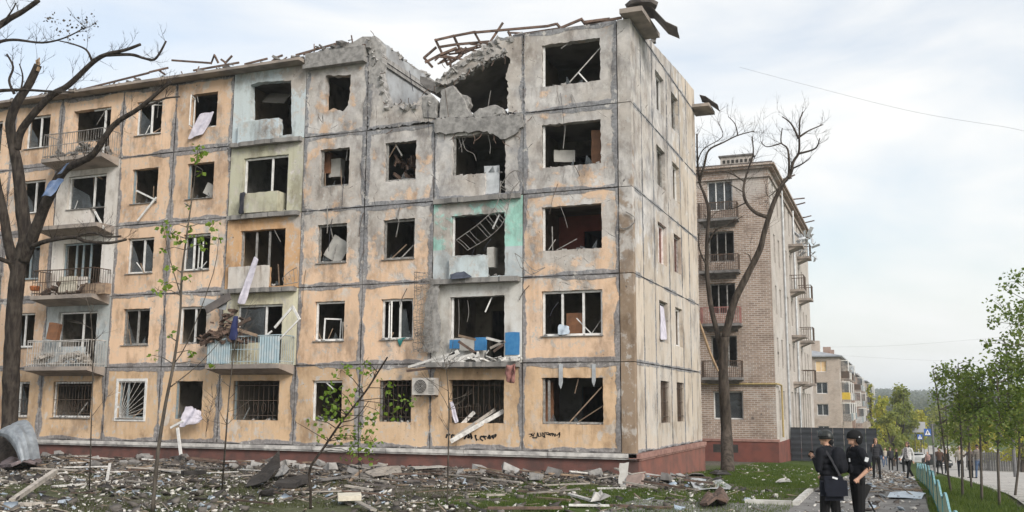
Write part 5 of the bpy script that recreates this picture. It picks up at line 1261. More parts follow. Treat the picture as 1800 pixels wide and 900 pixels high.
        th = wr+e_*.025*s-sidev*.028*s; seg(th, th+(e_*.7-sidev*.7)*.045*s, .011, .009, 0, 6, 2)
        J['wrist'+nm] = wr; J['palm'+nm] = pal; J['elbow'+nm] = elb; J['sh'+nm] = sh
    for k_ in pose.get('extra', ()): k_(mb, s, tors, seg)
    src = mb.mesh('src'); so = link_mesh('src', src, None)
    md = so.modifiers.new('r', 'REMESH'); md.mode = 'VOXEL'; md.voxel_size = voxel
    sm = so.modifiers.new('s', 'SMOOTH'); sm.factor = .5; sm.iterations = smooth
    dg = bpy.context.evaluated_depsgraph_get(); me = bpy.data.meshes.new_from_object(so.evaluated_get(dg)); me.name = name
    kd = kdtree.KDTree(len(mb.v)); own = [0]*len(mb.v)
    for f_, mi in zip(mb.f, mb.mi):
        for i in f_: own[i] = mi
    for i, p in enumerate(mb.v): kd.insert(p, i)
    kd.balance(); me.materials.clear()
    idx = [own[kd.find(p.center)[1]] for p in me.polygons]
    bpy.data.objects.remove(so)
    for mm in mats: me.materials.append(mm)
    me.polygons.foreach_set('material_index', idx); me.polygons.foreach_set('use_smooth', [True]*len(me.polygons))
    zmin = min(v.co.z for v in me.vertices)
    J['drop'] = -zmin
    return me, J
def put_person(label, loc, facing, H, pose, mats, voxel=.02, hair='short', bulk=1.0, grp=None, skirt=False):
    me, J = body('person', H, pose, mats, voxel, hair, 3, bulk, skirt)
    o = link_mesh('person', me, None); rz = math.atan2(-facing[0], facing[1])
    o.location = (loc[0], loc[1], loc[2]+J['drop']); o.rotation_euler = (0, 0, rz); tag(o, label, 'person', grp)
    MBe = MB(); Rm = J['headrot']; s = H/1.76
    for sx in (-1, 1): MBe.sphere(J['head']+Rm @ (Vector((.030*sx, .083, .012))*s), .012*s, .009*s, .008*s, 8, 5, Rm)
    MBe.build('eyes', m_eye, o, smooth=True)
    return o, J
toC = Vector((-_fw[0], -_fw[1], 0)).normalized(); toL = Vector((-_rt[0], -_rt[1], 0)).normalized(); toR = -toL; aw = -toC
def at(px, py, dep):
    p = DP(px, py, dep); return Vector((p.x, p.y, g(p.x, p.y)+.03))
# two police officers
def vest(mb, s, tors, seg):
    mb.cur = 1
    for (z, ry) in ((1.12,.145),(1.22,.155),(1.32,.15)): mb.sphere(tors(0,0,z), .178*s, ry*s, .085*s, 14, 8)
    for sx in (-.09, .0, .09): mb.sphere(tors(sx,.145,1.13), .05*s, .04*s, .08*s, 8, 6)
    mb.sphere(tors(0,-.15,1.25), .12*s, .045*s, .12*s, 10, 7)
def pack(mb, s, tors, seg):
    mb.cur = 1; mb.sphere(tors(.02,-.19,1.27), .17*s, .11*s, .23*s, 12, 9); mb.sphere(tors(.02,-.27,1.18), .12*s, .06*s, .12*s, 10, 7)
def belt(mb, s, tors, seg):
    mb.cur = 5
    mb.sphere(tors(0,0,.985), .172*s, .128*s, .03*s, 16, 6)
    mb.cur = 2
    for (x, y) in ((.17,.02),(-.17,.0),(.12,-.1)): mb.sphere(tors(x,y,.94), .04*s, .045*s, .075*s, 8, 6)
locA = at(1462, 950, 16.5); fA = (aw*.75+toL*.65).normalized()
mats = [m_skin, m_navy, m_blk, m_shoe, m_hairb, m_blk]
pa, JA = put_person('police officer seen from behind in dark uniform and visored helmet with a shoulder bag', locA, fA, 1.79, {'legL': (.05,.0,.10), 'legR': (-.05,.05,.10), 'armL': (.05,.10,2.35,.45), 'armR': (.15,.22,.8,.3), 'head': (.55,-.06), 'loose': 1.35, 'extra': (vest, belt, pack), 'curl': .8}, mats, 0.011, bulk=1.34, hair='none')
hb = MB(); Rm = JA['headrot']; hc = JA['head']
def dome(mb, c, rx, ry, rz, Rm, zcut=-.02, nu=18, nv=9):
    vs = []; fs = []
    for i in range(nv+1):
        ph = math.pi*.56*i/nv
        for j in range(nu):
            th = 2*math.pi*j/nu; p = Vector((rx*math.sin(ph)*math.cos(th), ry*math.sin(ph)*math.sin(th), rz*math.cos(ph))); vs.append(c+Rm @ p)
    fs = [(i*nu+j, (i+1)*nu+j, (i+1)*nu+(j+1)%nu, i*nu+(j+1)%nu) for i in range(nv) for j in range(nu)]
    mb.add(vs, fs)
dome(hb, hc+Rm @ Vector((0,-.01,.015)), .112, .128, .135, Rm); he = hb.build('helmet', m_helm, pa, smooth=True, fix=False); he.modifiers.new('s', 'SOLIDIFY').thickness = .012
mb = MB(); mb.tube([hc+Rm @ Vector((.108*math.sin(t), .118*math.cos(t), .035)) for t in np.linspace(-1.9, 1.9, 13)], .013, 6); mb.build('helmet_band', m_blk, he)
mb = MB(); mb.sphere(hc+Rm @ Vector((0,-.075,-.07)), .075, .05, .05, 10, 6, Rm); mb.build('neck_guard', m_blk, he)
mb = MB(); vs = [hc+Rm @ Vector((.118*math.sin(t), .135*math.cos(t), z)) for z in (.055, .145) for t in np.linspace(-1.2, 1.2, 11)]; mb.add(vs, [(i, i+1, 12+i, 11+i) for i in range(10)]); mb.build('visor', m_glass, he, fix=False)
locB = at(1512, 950, 16.5); fB = (toL*.97+toC*.05).normalized()
pb_, JB = put_person('police officer in profile with short sleeves, black helmet and sleeve badge', locB, fB, 1.79, {'legL': (.04,.0,.05), 'legR': (-.08,.05,.06), 'armL': (-.38,.16,1.25,.0), 'armR': (.15,.1,.9,.2), 'head': (.0,.04), 'sleeve': 'short', 'loose': 1.35, 'extra': (vest, belt), 'curl': .9}, mats, .010, bulk=1.2, hair='none')
hb = MB(); Rm = JB['headrot']; hc = JB['head']; dome(hb, hc+Rm @ Vector((0,-.02,.02)), .118, .142, .135, Rm); he = hb.build('helmet', m_blk, pb_, smooth=True, fix=False); he.modifiers.new('s', 'SOLIDIFY').thickness = .014
mb = MB(); mb.sphere(hc+Rm @ Vector((-.1,-.06,-.03)), .03, .06, .07, 8, 6, Rm).sphere(hc+Rm @ Vector((.1,-.06,-.03)), .03, .06, .07, 8, 6, Rm); mb.build('ear_cover', m_blk, he, smooth=True)
mb = MB(); mb.sphere(hc+Rm @ Vector((-.122,-.05,.03)), .006, .012, .012, 8, 5); mb.build('helmet_badge', m_badge, he)
sh = JB['shL'].lerp(JB['elbowL'], .45); MB().obox(sh+Vector((-.068,.0,.0)), .012, .06, .075, Euler((.3,0,0)).to_matrix()).build('sleeve_badge', m_badge, pb_)
MB().obox(JB['head']+Vector((-.1,.135,-.36)), .05, .012, .06).build('chest_badge', m_badge, pb_)
# bags and gear
def worldof(o, p): return o.matrix_world @ Vector(p)
bpy.context.view_layer.update()
wA = pa.matrix_basis; wB = pb_.matrix_basis
bg_ = empty('shoulder_bag', wA @ Vector((-.20,-.20,.74)), YAW); tag(bg_, 'large navy shoulder bag with white tag hung on the officer seen from behind', 'bag')
b = MB(); me = MB()
bmx = bmesh.new(); bmesh.ops.create_cube(bmx, size=1); bmesh.ops.scale(bmx, vec=(.46,.20,.40), verts=bmx.verts); bmesh.ops.bevel(bmx, geom=bmx.edges[:], offset=.075, segments=4, affect='EDGES'); bmesh.ops.translate(bmx, vec=(0,0,.1), verts=bmx.verts); mm = bpy.data.meshes.new('pouch'); bmx.to_mesh(mm); bmx.free(); link_mesh('pouch', mm, m_dnavy, bg_)
MB().obox((0,-.085,.14), .36, .02, .2, None).build('flap', m_dnavy, bg_); MB().obox((.0,-.092,.275), .09, .012, .03, Euler((0,.3,0)).to_matrix()).build('tag', m_badge, bg_)
_bl = Vector((locA.x, locA.y, locA.z)); inv = (Matrix.Translation(bg_.location) @ Matrix.Rotation(YAW, 4, 'Z')).inverted()
pts = [inv @ (_bl+toC*c_+toR*r_+Vector((0,0,z_))) for c_, r_, z_ in ((.0,-.14,1.50),(.16,-.09,1.47),(.23,-.02,1.32),(.26,.07,1.12),(.29,.15,.95),(.27,.17,.88))]
sb = MB()
for i in range(len(pts)-1): sb.beam(pts[i], pts[i+1], .035, .008, (0,1,0))
sb.build('strap', m_char, bg_)
kb = MB(); kb.sphere((0,0,0), .085, .06, .14, 10, 8); o = kb.build('khaki_pouch', m_khaki); o.location = wA @ Vector((.34,.05,.83)); tag(o, 'khaki camouflage pouch hanging between the two officers', 'pouch')
ph = MB().obox((0,0,0), .07, .02, .13, Euler((.5,.2,.3)).to_matrix()); o = ph.build('radio', m_gun); o.location = wA @ (JA['palmL']+Vector((0,.03,.04))); tag(o, 'small black radio held up in the rear-view officer\'s hand', 'radio')
rf = empty('rifle', wB @ Vector((.10,-.22,.35)), pb_.rotation_euler[2]); tag(rf, 'black rifle slung muzzle-down behind the short-sleeved officer', 'rifle')
MB().obox((0,.05,.38), .045, .09, .3, Euler((.5,0,0)).to_matrix()).build('receiver', m_gun, rf); MB().tube([(0,-.0,.25),(0,-.12,.03),(0,-.20,-.12)], [.018,.014,.011], 7).build('barrel', m_gun, rf); MB().obox((0,.14,.60), .04, .11, .2, Euler((.5,0,0)).to_matrix()).build('stock', m_gun, rf); MB().obox((0,.11,.30), .03, .06, .16, Euler((-.3,0,0)).to_matrix()).build('magazine', m_gun, rf)
# passers-by
W = lambda *a, **k: put_person(*a, **k)
P_ = [m_skin]
W('woman in dark charcoal clothes standing on the footpath with a hand raised to her face', at(1542, 844, 39.5), (toC*.95+toL*.2), 1.66, {'armR': (.6,.05,2.1,.15), 'armL': (.1,.3,.5,0), 'legL': (.12,.1,.05), 'legR': (-.05,.05,.05)}, [m_skin, m_char, m_blk, m_shoe, m_hairb, m_blk], hair='long')
W('person in open white jacket and black trousers striding along the footpath', at(1599, 846, 41.5), (toC*.55+toL*.85), 1.66, {'legL': (.42,.1,.02), 'legR': (-.38,.3,.02), 'armL': (-.3,.1,.4,0), 'armR': (.3,.1,.5,0), 'footR': -.3}, [m_skin, m_whit, m_blk, m_wshoe, m_hairb, m_blk], hair='long')
MB().obox((0,.125,1.2), .15, .05, .42, None, .08).build('shirt_front', m_floral, [o for o in bpy.data.objects if o.name.startswith('person')][-1] if False else bpy.data.objects['person.003'])
grp_ = 'dark-clothed people standing far down the footpath'
W('person in long dark coat standing with others far down the footpath', at(1566, 816, 73), (aw+toR*.3), 1.74, {'legL': (.03,.0,.04)}, [m_skin, m_char, m_blk, m_shoe, m_hairb, m_blk], voxel=.03)
W('person in black with a bag strap beside the dark-coated one', at(1577, 815, 74), (toL+aw*.3), 1.68, {'armR': (.4,.1,.8,0)}, [m_skin, m_blk, m_blk, m_shoe, m_hairb, m_blk], voxel=.03)
W('person in pale scarf reaching an arm out towards the striding person', at(1588, 816, 72), (toR), 1.66, {'armL': (1.1,.1,.2,0)}, [m_skin, m_char, m_blk, m_shoe, m_hairg, m_blk], voxel=.03, hair='short')
W('small far figure in light clothing past the concrete fence', at(1556, 806, 95), (toC), 1.68, {}, [m_skin, m_beige, m_jean, m_shoe, m_hairb, m_blk], voxel=.035)
W('person in pink top and dark trousers at the edge of the road', at(1631, 809, 88), (toL+toC), 1.68, {'armL': (.3,.2,.8,0)}, [m_skin, flat('pink_top', (.42,.27,.25)), m_blk, m_shoe, m_hairb, m_blk], voxel=.035)
W('person in dark blue walking away past the concrete fence', at(1549, 812, 82), (aw+toL*.2), 1.7, {'legL': (.15,.05,.05), 'legR': (-.15,.1,.05)}, [m_skin, m_dnavy, m_jean, m_shoe, m_hairb, m_blk], voxel=.032)
W('person in light grey top standing beyond the outstretched arm', at(1597, 813, 84), (toC), 1.68, {}, [m_skin, m_greyj, m_blk, m_shoe, m_hairb, m_blk], voxel=.032, hair='long')
W('man in brown jacket and dark trousers walking away on the road', at(1652, 823, 63.5), (aw+toR*.2), 1.74, {'legL': (.1,.05,.06), 'legR': (-.12,.05,.06), 'armL': (.1,.25,.3,0), 'armR': (-.1,.25,.3,0)}, [m_skin, m_brown, m_blk, m_shoe, m_hairb, m_blk], voxel=.028, bulk=1.1)
W('person in black just beyond the man in the brown jacket', at(1664, 817, 68), (aw), 1.7, {}, [m_skin, m_blk, m_dnavy, m_shoe, m_hairb, m_blk], voxel=.03)
W('grey-haired person in beige jacket and navy trousers seen behind a sapling', at(1690, 843, 52), (aw+toR*.5), 1.68, {'armR': (.5,.1,.9,.2), 'lean': .12}, [m_skin, m_beige, m_dnavy, m_shoe, m_hairg, m_blk], voxel=.024, bulk=1.08)
W('dark-haired woman in patterned coat beside the man in jeans', at(1708, 848, 50), (aw+toL*.5), 1.62, {'armL': (.8,.1,1.2,.1)}, [m_skin, m_patt, m_blk, m_shoe, m_hairb, m_blk], voxel=.024, hair='short', skirt=True)
W('man in grey jacket and blue jeans standing beside the patterned coat', at(1722, 851, 49.5), (aw+toL*.3), 1.72, {'legL': (.05,.0,.08), 'legR': (-.05,.0,.08), 'armL': (.3,.15,.8,.1)}, [m_skin, m_greyj, m_jean, m_shoe, m_hairb, m_blk], voxel=.024, bulk=1.1)

# ------------------------------------------------------------------ street furniture and vehicles
m_teal = simple('teal_fence_paint', (.03,.145,.17), (.05,.19,.21), 7, .55, .1, .2, .005, .12); m_yelf = simple('faded_yellow_paint', (.46,.34,.10), (.36,.28,.12), 7, .6, 0, .2, .005, .12); m_pale = simple('pale_rail_paint', (.24,.44,.47), (.12,.28,.31), 7, .55, .1, .2, .005)
wf = empty('wavy_fence', gv(8.2, 0)); tag(wf, 'low wavy metal fence with teal and yellow bars beside the footpath', 'fence'); w0_ = Vector(wf.location)
yy = np.arange(-14.0, 16.6, .125); top = lambda y: .60+.10*math.sin((y+14)*2*math.pi/3.2)
fxp = lambda y: 8.16-.012*(y+14)*.3
mbt = MB(); pts = [Vector((fxp(y), y, g(8.2, y)+top(y)+.03))-w0_ for y in np.arange(-14.0, 16.61, .2)]
for i in range(len(pts)-1): mbt.beam(pts[i], pts[i+1], .035, .03)
mbt.build('top_rail', m_pale, wf)
mbb = MB(); pts = [Vector((fxp(y), y, g(8.2, y)+.10))-w0_ for y in np.arange(-14.0, 16.61, .6)]
for i in range(len(pts)-1): mbb.beam(pts[i], pts[i+1], .035, .035)
mbb.build('bottom_rail', m_teal, wf)
for i, y in enumerate(yy):
    z = g(8.2, y); t_ = top(y); MB().box(fxp(y)-w0_.x-.011, fxp(y)-w0_.x+.011, y-.026, y+.026, z+.10-w0_.z, z+t_+.02-w0_.z).build('bar', m_yelf if i % 3 == 1 else m_teal, wf)
for y in np.arange(-14, 17, 2.55):
    z = g(8.2, y); MB().box(fxp(y)-w0_.x-.03, fxp(y)-w0_.x+.03, y-.031, y+.031, z-.2-w0_.z, z+top(y)+.05-w0_.z).build('post', m_teal, wf)
m_signb = simple('sign_blue', (.02,.08,.30), (.03,.10,.33), 3, .5, 0, 0); m_signw = flat('sign_white', (.7,.7,.7), .5, .95); m_signg = flat('sign_back', (.36,.37,.39), .5, .9); m_post = flat('grey_post', (.16,.16,.165), .6)
def crossing_sign(lbl, px, py, dep, s, flip=1):
    p = DP(px, py, dep); b = gv(p.x, p.y); e = empty('crossing_sign', b, YAW); tag(e, lbl, 'road sign'); h = p.z-b.z
    MB().tube([(0,.06,-.1),(0,.06,h+s*.5)], .035, 8).build('post', m_post, e)
    MB().box(-s/2, s/2, -.01, .012, h-s/2, h+s/2).build('board', m_signb, e)
    MB().prism([(-s*.40,-.018,h-s*.36),(s*.40,-.018,h-s*.36),(0,-.018,h+s*.40)], (0,.006,0)).build('triangle', m_signw, e)
    mb = MB(); Y = -.026; k = s*.30
    mb.sphere((0,Y,h+k*.45), k*.16, .004, k*.16, 8, 5)
    for (a, c) in (((0,.35),(0,-.2)),((0,-.2),(-.45*flip,-.95)),((0,-.2),(.35*flip,-.95)),((0,.2),(-.4*flip,-.15)),((0,.2),(.4*flip,-.1))): mb.beam((a[0]*k,Y,h+a[1]*k),(c[0]*k,Y,h+c[1]*k), .006, k*.2, (1,0,0))
    mb.build('pedestrian_symbol', m_black, e)
crossing_sign('blue pedestrian crossing sign with white triangle, nearer of the two', 1630.5, 760, 98, .72)
crossing_sign('smaller blue pedestrian crossing sign set further down the street', 1617, 768, 125, .66, -1)
p = DP(1615, 750, 112); e = empty('road_sign', gv(p.x, p.y), YAW); tag(e, 'plain grey rectangular sign board standing behind the crossing signs', 'road sign'); h = p.z-e.location.z
MB().box(-.75, .75, -.02, .02, h-.65, h+.55).build('board', m_signg, e)
for sx in (-.5, .5): MB().tube([(sx,.06,-.1),(sx,.06,h+.5)], .04, 8).build('post', m_post, e)
p = DP(1638, 745, 60); e = empty('utility_post', gv(p.x, p.y)); tag(e, 'dark slim utility post between the road and the footpath', 'post'); h = p.z-e.location.z
MB().tube([(0,0,-.2),(.02,0,h*.5),(0,0,h)], [.075,.065,.055], 9).build('shaft', m_post, e); MB().beam((0,0,h-.1),(.28,.0,h+.02), .04).build('bracket', m_post, e)
p = DP(1768, 598, 60); e = empty('street_lamp', gv(p.x, p.y)); tag(e, 'tall grey street lamp with a thin arm, half hidden by the big tree', 'street lamp'); h = p.z-e.location.z
MB().tube([(0,0,-.2),(0,0,h-.3),(-.15*_rt[0],-.15*_rt[1],h)], [.11,.07,.05], 9).build('pole', m_post, e); MB().tube([(-.15*_rt[0],-.15*_rt[1],h),(-.95*_rt[0],-.95*_rt[1],h+.02)], .025, 7).build('arm', m_post, e); MB().obox((-.8*_rt[0],-.8*_rt[1],h+.01), .3, .1, .06, Matrix.Rotation(YAW, 3, 'Z')).build('lamp_head', m_signg, e)
def wire(lbl, pts, r=.012):
    c = crv([Vector(q) for q in pts], 10); o0 = c[0]; mb = MB(); mb.tube([q-o0 for q in c], r, 4); o = mb.build('overhead_wire', m_post, fix=False); o.location = o0; tag(o, lbl, 'wire')
wire('single thin overhead wire sagging down to the right across the sky', [DP(1300,118,44), DP(1420,150,42), DP(1600,195,39), DP(1760,222,36), DP(1900,240,34), DP(2500,250,30)], .005)
wire('faint distant overhead wire low above the far hill', [DP(1440,610,110), DP(1560,608,110), DP(1700,598,110), DP(1850,584,110)], .008)
wire('lowest faint overhead wire above the valley trees', [DP(1440,622,120), DP(1600,632,120), DP(1760,636,120), DP(1900,634,120)], .007)
# cars
m_cglass = flat('car_glass', (.02,.024,.028), .12, .9); m_tyre = flat('tyre', (.018,.018,.018), .9); m_rim = flat('rim', (.35,.35,.36), .4); m_lampr = flat('tail_lamp', (.30,.02,.015), .3); m_lampw = flat('head_lamp', (.6,.6,.58), .2)
def car(lbl, pos, rz, paint):
    e = empty('parked_car', pos, rz); tag(e, lbl, 'car')
    prof = [(-2.05,.32),(-2.1,.62),(-2.0,.86),(-1.45,.93),(-.85,1.38),(.55,1.42),(1.2,.98),(1.95,.84),(2.12,.62),(2.1,.32)]
    vs = []; n = len(prof)
    for (yy_, sc) in ((-.84,1),(.84,1)):
        for (x, z) in prof: vs.append((x, yy_*(.80 if z > 1.1 else 1), z))
    fs = [tuple(range(n)), tuple(range(2*n-1, n-1, -1))]+[(i, (i+1)%n, n+(i+1)%n, n+i) for i in range(n)]
    o = MB().add(vs, fs).build('body', paint, e); bv = o.modifiers.new('b', 'BEVEL'); bv.width = .06; bv.segments = 3
    for sy in (-1, 1):
        MB().prism([(-1.3,sy*.80,.96),(.98,sy*.80,.98),(.52,sy*.70,1.34),(-.8,sy*.70,1.31)], (0,sy*.02,0)).build('side_window', m_cglass, e)
        for x in (-1.3, 1.3):
            w_ = MB(); w_.tube([(x, sy*.66, .31), (x, sy*.86, .31)], .31, 18); w_ = w_.build('wheel', m_tyre, e); MB().tube([(x, sy*.80, .31), (x, sy*.868, .31)], .19, 14).build('rim', m_rim, w_)
        MB().obox((-2.08, sy*.62, .72), .08, .26, .16).build('tail_lamp', m_lampr, e); MB().obox((2.05, sy*.6, .68), .1, .3, .14).build('head_lamp', m_lampw, e)
    MB().prism([(.62,-.64,1.385),(.62,.64,1.385),(1.19,.74,1.0),(1.19,-.74,1.0)], (.03,0,.02)).build('windscreen', m_cglass, e); MB().prism([(-.92,-.64,1.36),(-.92,.64,1.36),(-1.45,.74,.95),(-1.45,-.74,.95)], (-.03,0,.02)).build('rear_window', m_cglass, e)
    MB().obox((2.12,0,.45), .04, .5, .11).build('number_plate', m_signw, e)
p = at(1609, 797, 112); car('white hatchback parked at the end of the street behind the crossing signs', p, R_(20), flat('white_car_paint', (.62,.63,.64), .25, .95))
p = at(1646, 797, 104); car('dark grey car parked beside the white one past the crossing', p, R_(-70), flat('dark_car_paint', (.045,.05,.055), .2, .9))
# board fence and verge across the road
m_board = simple('weathered_board', (.22,.21,.20), (.15,.145,.14), 4, .9, 0, .3, .01, .15)
fb = DP(1700, 790, 95); fe = DP(1850, 790, 90); b0_ = gv(fb.x, fb.y); bf = empty('board_fence', b0_); tag(bf, 'grey vertical board fence across the road below the yellow trees', 'fence')
dv = Vector((fe.x-fb.x, fe.y-fb.y, 0)); L = dv.length; dv.normalize(); n = int(L/.22)
for i in range(n):
    q = Vector((fb.x, fb.y, 0))+dv*(i*.22); q.z = g(q.x, q.y); o = MB().obox((0,0,.9), .19, .03, 1.8+.06*RP.uniform(-1,1), Matrix.Rotation(math.atan2(dv.y, dv.x), 3, 'Z')).build('board', m_board, bf); o.location = q-b0_
# ------------------------------------------------------------------ wreckage on the facade
RD = random.Random(23)
def lift(o, c): o.location = c; return o
def thing_mb(mb_pts_fn, name, label, cat, mat, origin, grp=None, **k): pass
def cable(name, label, pts, r, mat, cat='cable'):
    c = crv(pts, 5); o0 = Vector(c[0]); mb = MB(); mb.tube([q-o0 for q in c], r, 5); o = mb.build(name, mat, fix=False); o.location = o0; return tag(o, label, cat)
def plankF(a, b, Y, wd, th, mat, label, name='plank', cat='plank', grp=None, Y2=None):
    p = F(a[0], a[1], Y); q = F(b[0], b[1], Y if Y2 is None else Y2); c = (p+q)/2
    o = MB().beam(p-c, q-c, th, wd).build(name, mat); o.location = c; return tag(o, label, cat, grp)
plankF((792,776),(886,722), -.35, .14, .05, m_whitew, 'long white board slanting out of the ground-floor window', Y2=.25)
plankF((800,768),(870,720), -.25, .10, .05, m_woodg, 'brown board behind the long white one in the ground-floor window', Y2=.3)
plankF((806,752),(834,724), .1, .12, .05, m_whitew, 'short white board in the ground-floor window', Y2=.35)
plankF((996,748),(1058,680), .12, .035, .03, m_wood, 'thin light batten leaning across the ground-floor corner window')
plankF((1008,747),(1059,714), .16, .03, .03, m_wood, 'lower thin batten leaning in the ground-floor corner window')
plankF((1001,145),(1057,82), .2, .03, .03, m_whitew, 'thin pale rod leaning inside the top-floor corner window')
plankF((242,388),(275,347), -.12, .07, .05, m_pvc, 'white window bar dangling below the fourth-floor window', 'window_bar', 'window bar')
plankF((240,335),(275,352), .05, .06, .05, m_pvc, 'white window bar lying across the fourth-floor sill', 'window_bar', 'window bar')
plankF((318,800),(312,752), -.9, .10, .06, m_pvc, 'white post standing askew under the torn mesh curtain', 'window_bar', 'window bar')
plankF((300,752),(322,740), -.5, .08, .05, m_pvc, 'short white post poking out beside the mesh curtain', 'window_bar', 'window bar')
plankF((167,372),(183,402), -.6, .07, .05, m_pvc, 'white bar hanging off the fourth-floor balcony slab', 'window_bar', 'window bar')
plankF((483,576),(514,540), -.75, .08, .05, m_pvc, 'bent white window frame bar above the blue balcony', 'window_bar', 'window bar')
plankF((514,538),(527,562), -.75, .08, .05, m_pvc, 'short end of the bent white frame above the blue balcony', 'window_bar', 'window bar')
plankF((527,560),(490,598), -.78, .05, .04, m_pvc, 'thin lower bar of the bent frame above the blue balcony', 'window_bar', 'window bar')
plankF((463,594),(478,582), -.7, .06, .04, m_pvc, 'stub of a white frame on the blue balcony rail', 'window_bar', 'window bar')
for i, (a, b, m_, l) in enumerate([((718,645),(800,620),m_whitew,'long white board sticking out left from the wrecked second-floor balcony'), ((775,640),(806,618),m_whitew,'broad white board propped on the wrecked second-floor balcony'), ((800,634),(842,622),m_whitew,'white board lying flat on the wrecked second-floor balcony'), ((806,590),(836,597),m_wood,'pale broken batten on the edge of the second-floor opening'), ((855,594),(886,602),m_whitew,'white batten by the blue tiled wall'), ((832,628),(850,642),m_whitew,'short white stick over the edge of the second-floor balcony'), ((862,612),(888,600),m_woodg,'grey batten in the second-floor doorway'), ((868,618),(884,606),m_rafter,'dark batten in the second-floor doorway'), ((715,652),(775,645),m_rafter,'dark splintered board under the white boards above the air conditioner'), ((806,600),(838,622),m_rafter,'dark diagonal board in the second-floor balcony opening')]):
    plankF(a, b, -.45, .16 if i in (1, 2) else .08, .05, m_, l)
# furniture and boards inside rooms
fbox('fallen_door', 1040, 228, 1056, 288, .5, .06, m_furn, .2, 'leaning brown wardrobe door in the fourth-floor corner room', 'door')
fbox('board', 975, 262, 1010, 286, .9, .05, m_whiteb, .4, 'pale fallen board in the fourth-floor corner room', 'board')
fbox('wardrobe', 996, 550, 1023, 588, .7, .5, m_furn, .1, 'brown wardrobe seen through the second-floor corner window', 'wardrobe')
fbox('door_panel', 958, 672, 972, 745, .6, .08, m_furn, .0, 'brown door panel inside the ground-floor corner window', 'door')
fbox('board', 566, 415, 600, 458, .35, .04, m_whiteb, .1, 'tilted white board inside a third-floor window', 'board', 0).rotation_euler = (0, .55, 0)
fbox('cabinet', 578, 278, 599, 312, .6, .3, m_whiteb, .0, 'white cabinet hanging inside a fourth-floor window', 'cabinet')
fbox('cabinet', 569, 268, 580, 305, .5, .2, m_furn, .0, 'brown cupboard beside the white cabinet in the fourth-floor window', 'cabinet')
fbox('board', 355, 322, 374, 344, .4, .04, m_whiteb, .2, 'small white board on the sill of a fourth-floor window', 'board').rotation_euler = (0, .5, 0)
fbox('ceiling_panel', 460, 150, 500, 182, .8, .04, m_ceil, .2, 'pale ceiling sheet hanging inside the top-floor balcony room', 'panel', -.7).rotation_euler = (-.7, .15, 0)
fbox('white_box', 862, 342, 874, 470, .3, .4, m_whiteb, 0, 'narrow pale cabinet in the turquoise third-floor doorway', 'cabinet') if False else fbox('cabinet', 856, 434, 868, 470, .3, .35, m_whiteb, 0, 'narrow pale cabinet in the turquoise third-floor doorway', 'cabinet')
fbox('door_panel', 851, 290, 877, 342, .15, .05, m_sheet, .15, 'torn grey metal door in the fourth-floor opening above the turquoise wall', 'door')
fbox('cardboard_box', 82, 568, 100, 598, -.5, .2, m_furn, .2, 'rust brown board on the second-floor balcony with white rails', 'board').rotation_euler = (.1, .2, .2)
fbox('cupboard', 140, 497, 186, 518, -.7, .3, m_wood, 0, 'low wooden cupboard on the third-floor balcony', 'cupboard')
fbox('rug', 102, 485, 134, 515, -.8, .08, m_foam, 0, 'pale rolled rug behind the third-floor balcony bars', 'rug')
mb = MB(); mb.lathe([(.02,0),(.16,.02),(.2,.16),(.19,.2),(.0,.21)], (0,0,0), 12); o = mb.build('bowl', simple('orange_plastic', (.42,.14,.05), None, 5, .5, 0, .1)); o.location = F(61, 512, -.75); tag(o, 'orange plastic bowl on the third-floor balcony', 'bowl')
# cloth
def cloth(name, label, corners, nu, nv, mat, fold=.05, seed=1, th=.006, cat='curtain'):
    """cloth patch over four 3-D corners (tl, tr, br, bl) with folds"""
    rs = random.Random(seed); tl, tr, br, bl = [Vector(c) for c in corners]; o0 = (tl+tr+br+bl)/4; vs = []
    for j in range(nv+1):
        for i in range(nu+1):
            u, v = i/nu, j/nv; p = tl.lerp(tr, u).lerp(bl.lerp(br, u), v)
            p = p+Vector((0, fold*math.sin(u*9+v*3+seed)+fold*.6*rs.uniform(-1,1), fold*.5*rs.uniform(-1,1)))+Vector((fold*.5*rs.uniform(-1,1),0,0)); vs.append(p-o0)
    fs = [(j*(nu+1)+i, j*(nu+1)+i+1, (j+1)*(nu+1)+i+1, (j+1)*(nu+1)+i) for j in range(nv) for i in range(nu)]
    me = bpy.data.meshes.new(name); me.from_pydata([tuple(v) for v in vs], [], fs); me.polygons.foreach_set('use_smooth', [True]*len(fs)); o = link_mesh(name, me, mat); o.location = o0; o.modifiers.new('s', 'SOLIDIFY').thickness = th
    ss = o.modifiers.new('u', 'SUBSURF'); ss.levels = 1; ss.render_levels = 1
    return tag(o, label, cat)
cloth('curtain', 'lilac curtain strip hanging down past the blue balcony', [F(446,450,-.3), F(456,456,-.3), F(430,536,-.45), F(417,534,-.45)], 3, 10, m_cloth, .03, 2)
cloth('curtain', 'white curtain hanging out of a top-floor window', [F(352,200,-.05), F(378,196,-.02), F(356,236,-.12), F(329,246,-.12)], 6, 6, m_cloth, .04, 3)
cloth('mesh_curtain', 'torn lilac mesh curtain caught below the ground-floor window', [F(330,712,-.35), F(352,722,-.3), F(354,742,-.5), F(312,752,-.6)], 8, 8, m_cloth, .09, 4)
cloth('rag', 'blue and white rag caught on the bare tree', [DP(90,318,33.4), DP(112,312,33.4), DP(92,345,33.4), DP(70,346,33.4)], 5, 5, m_clothb, .06, 5, cat='rag')
cloth('rag', 'blue cloth draped over the leaning tree limb', [DP(112,292,32.9), DP(122,284,32.9), DP(112,302,33), DP(98,308,33)], 4, 4, m_clothb, .05, 6, cat='rag')
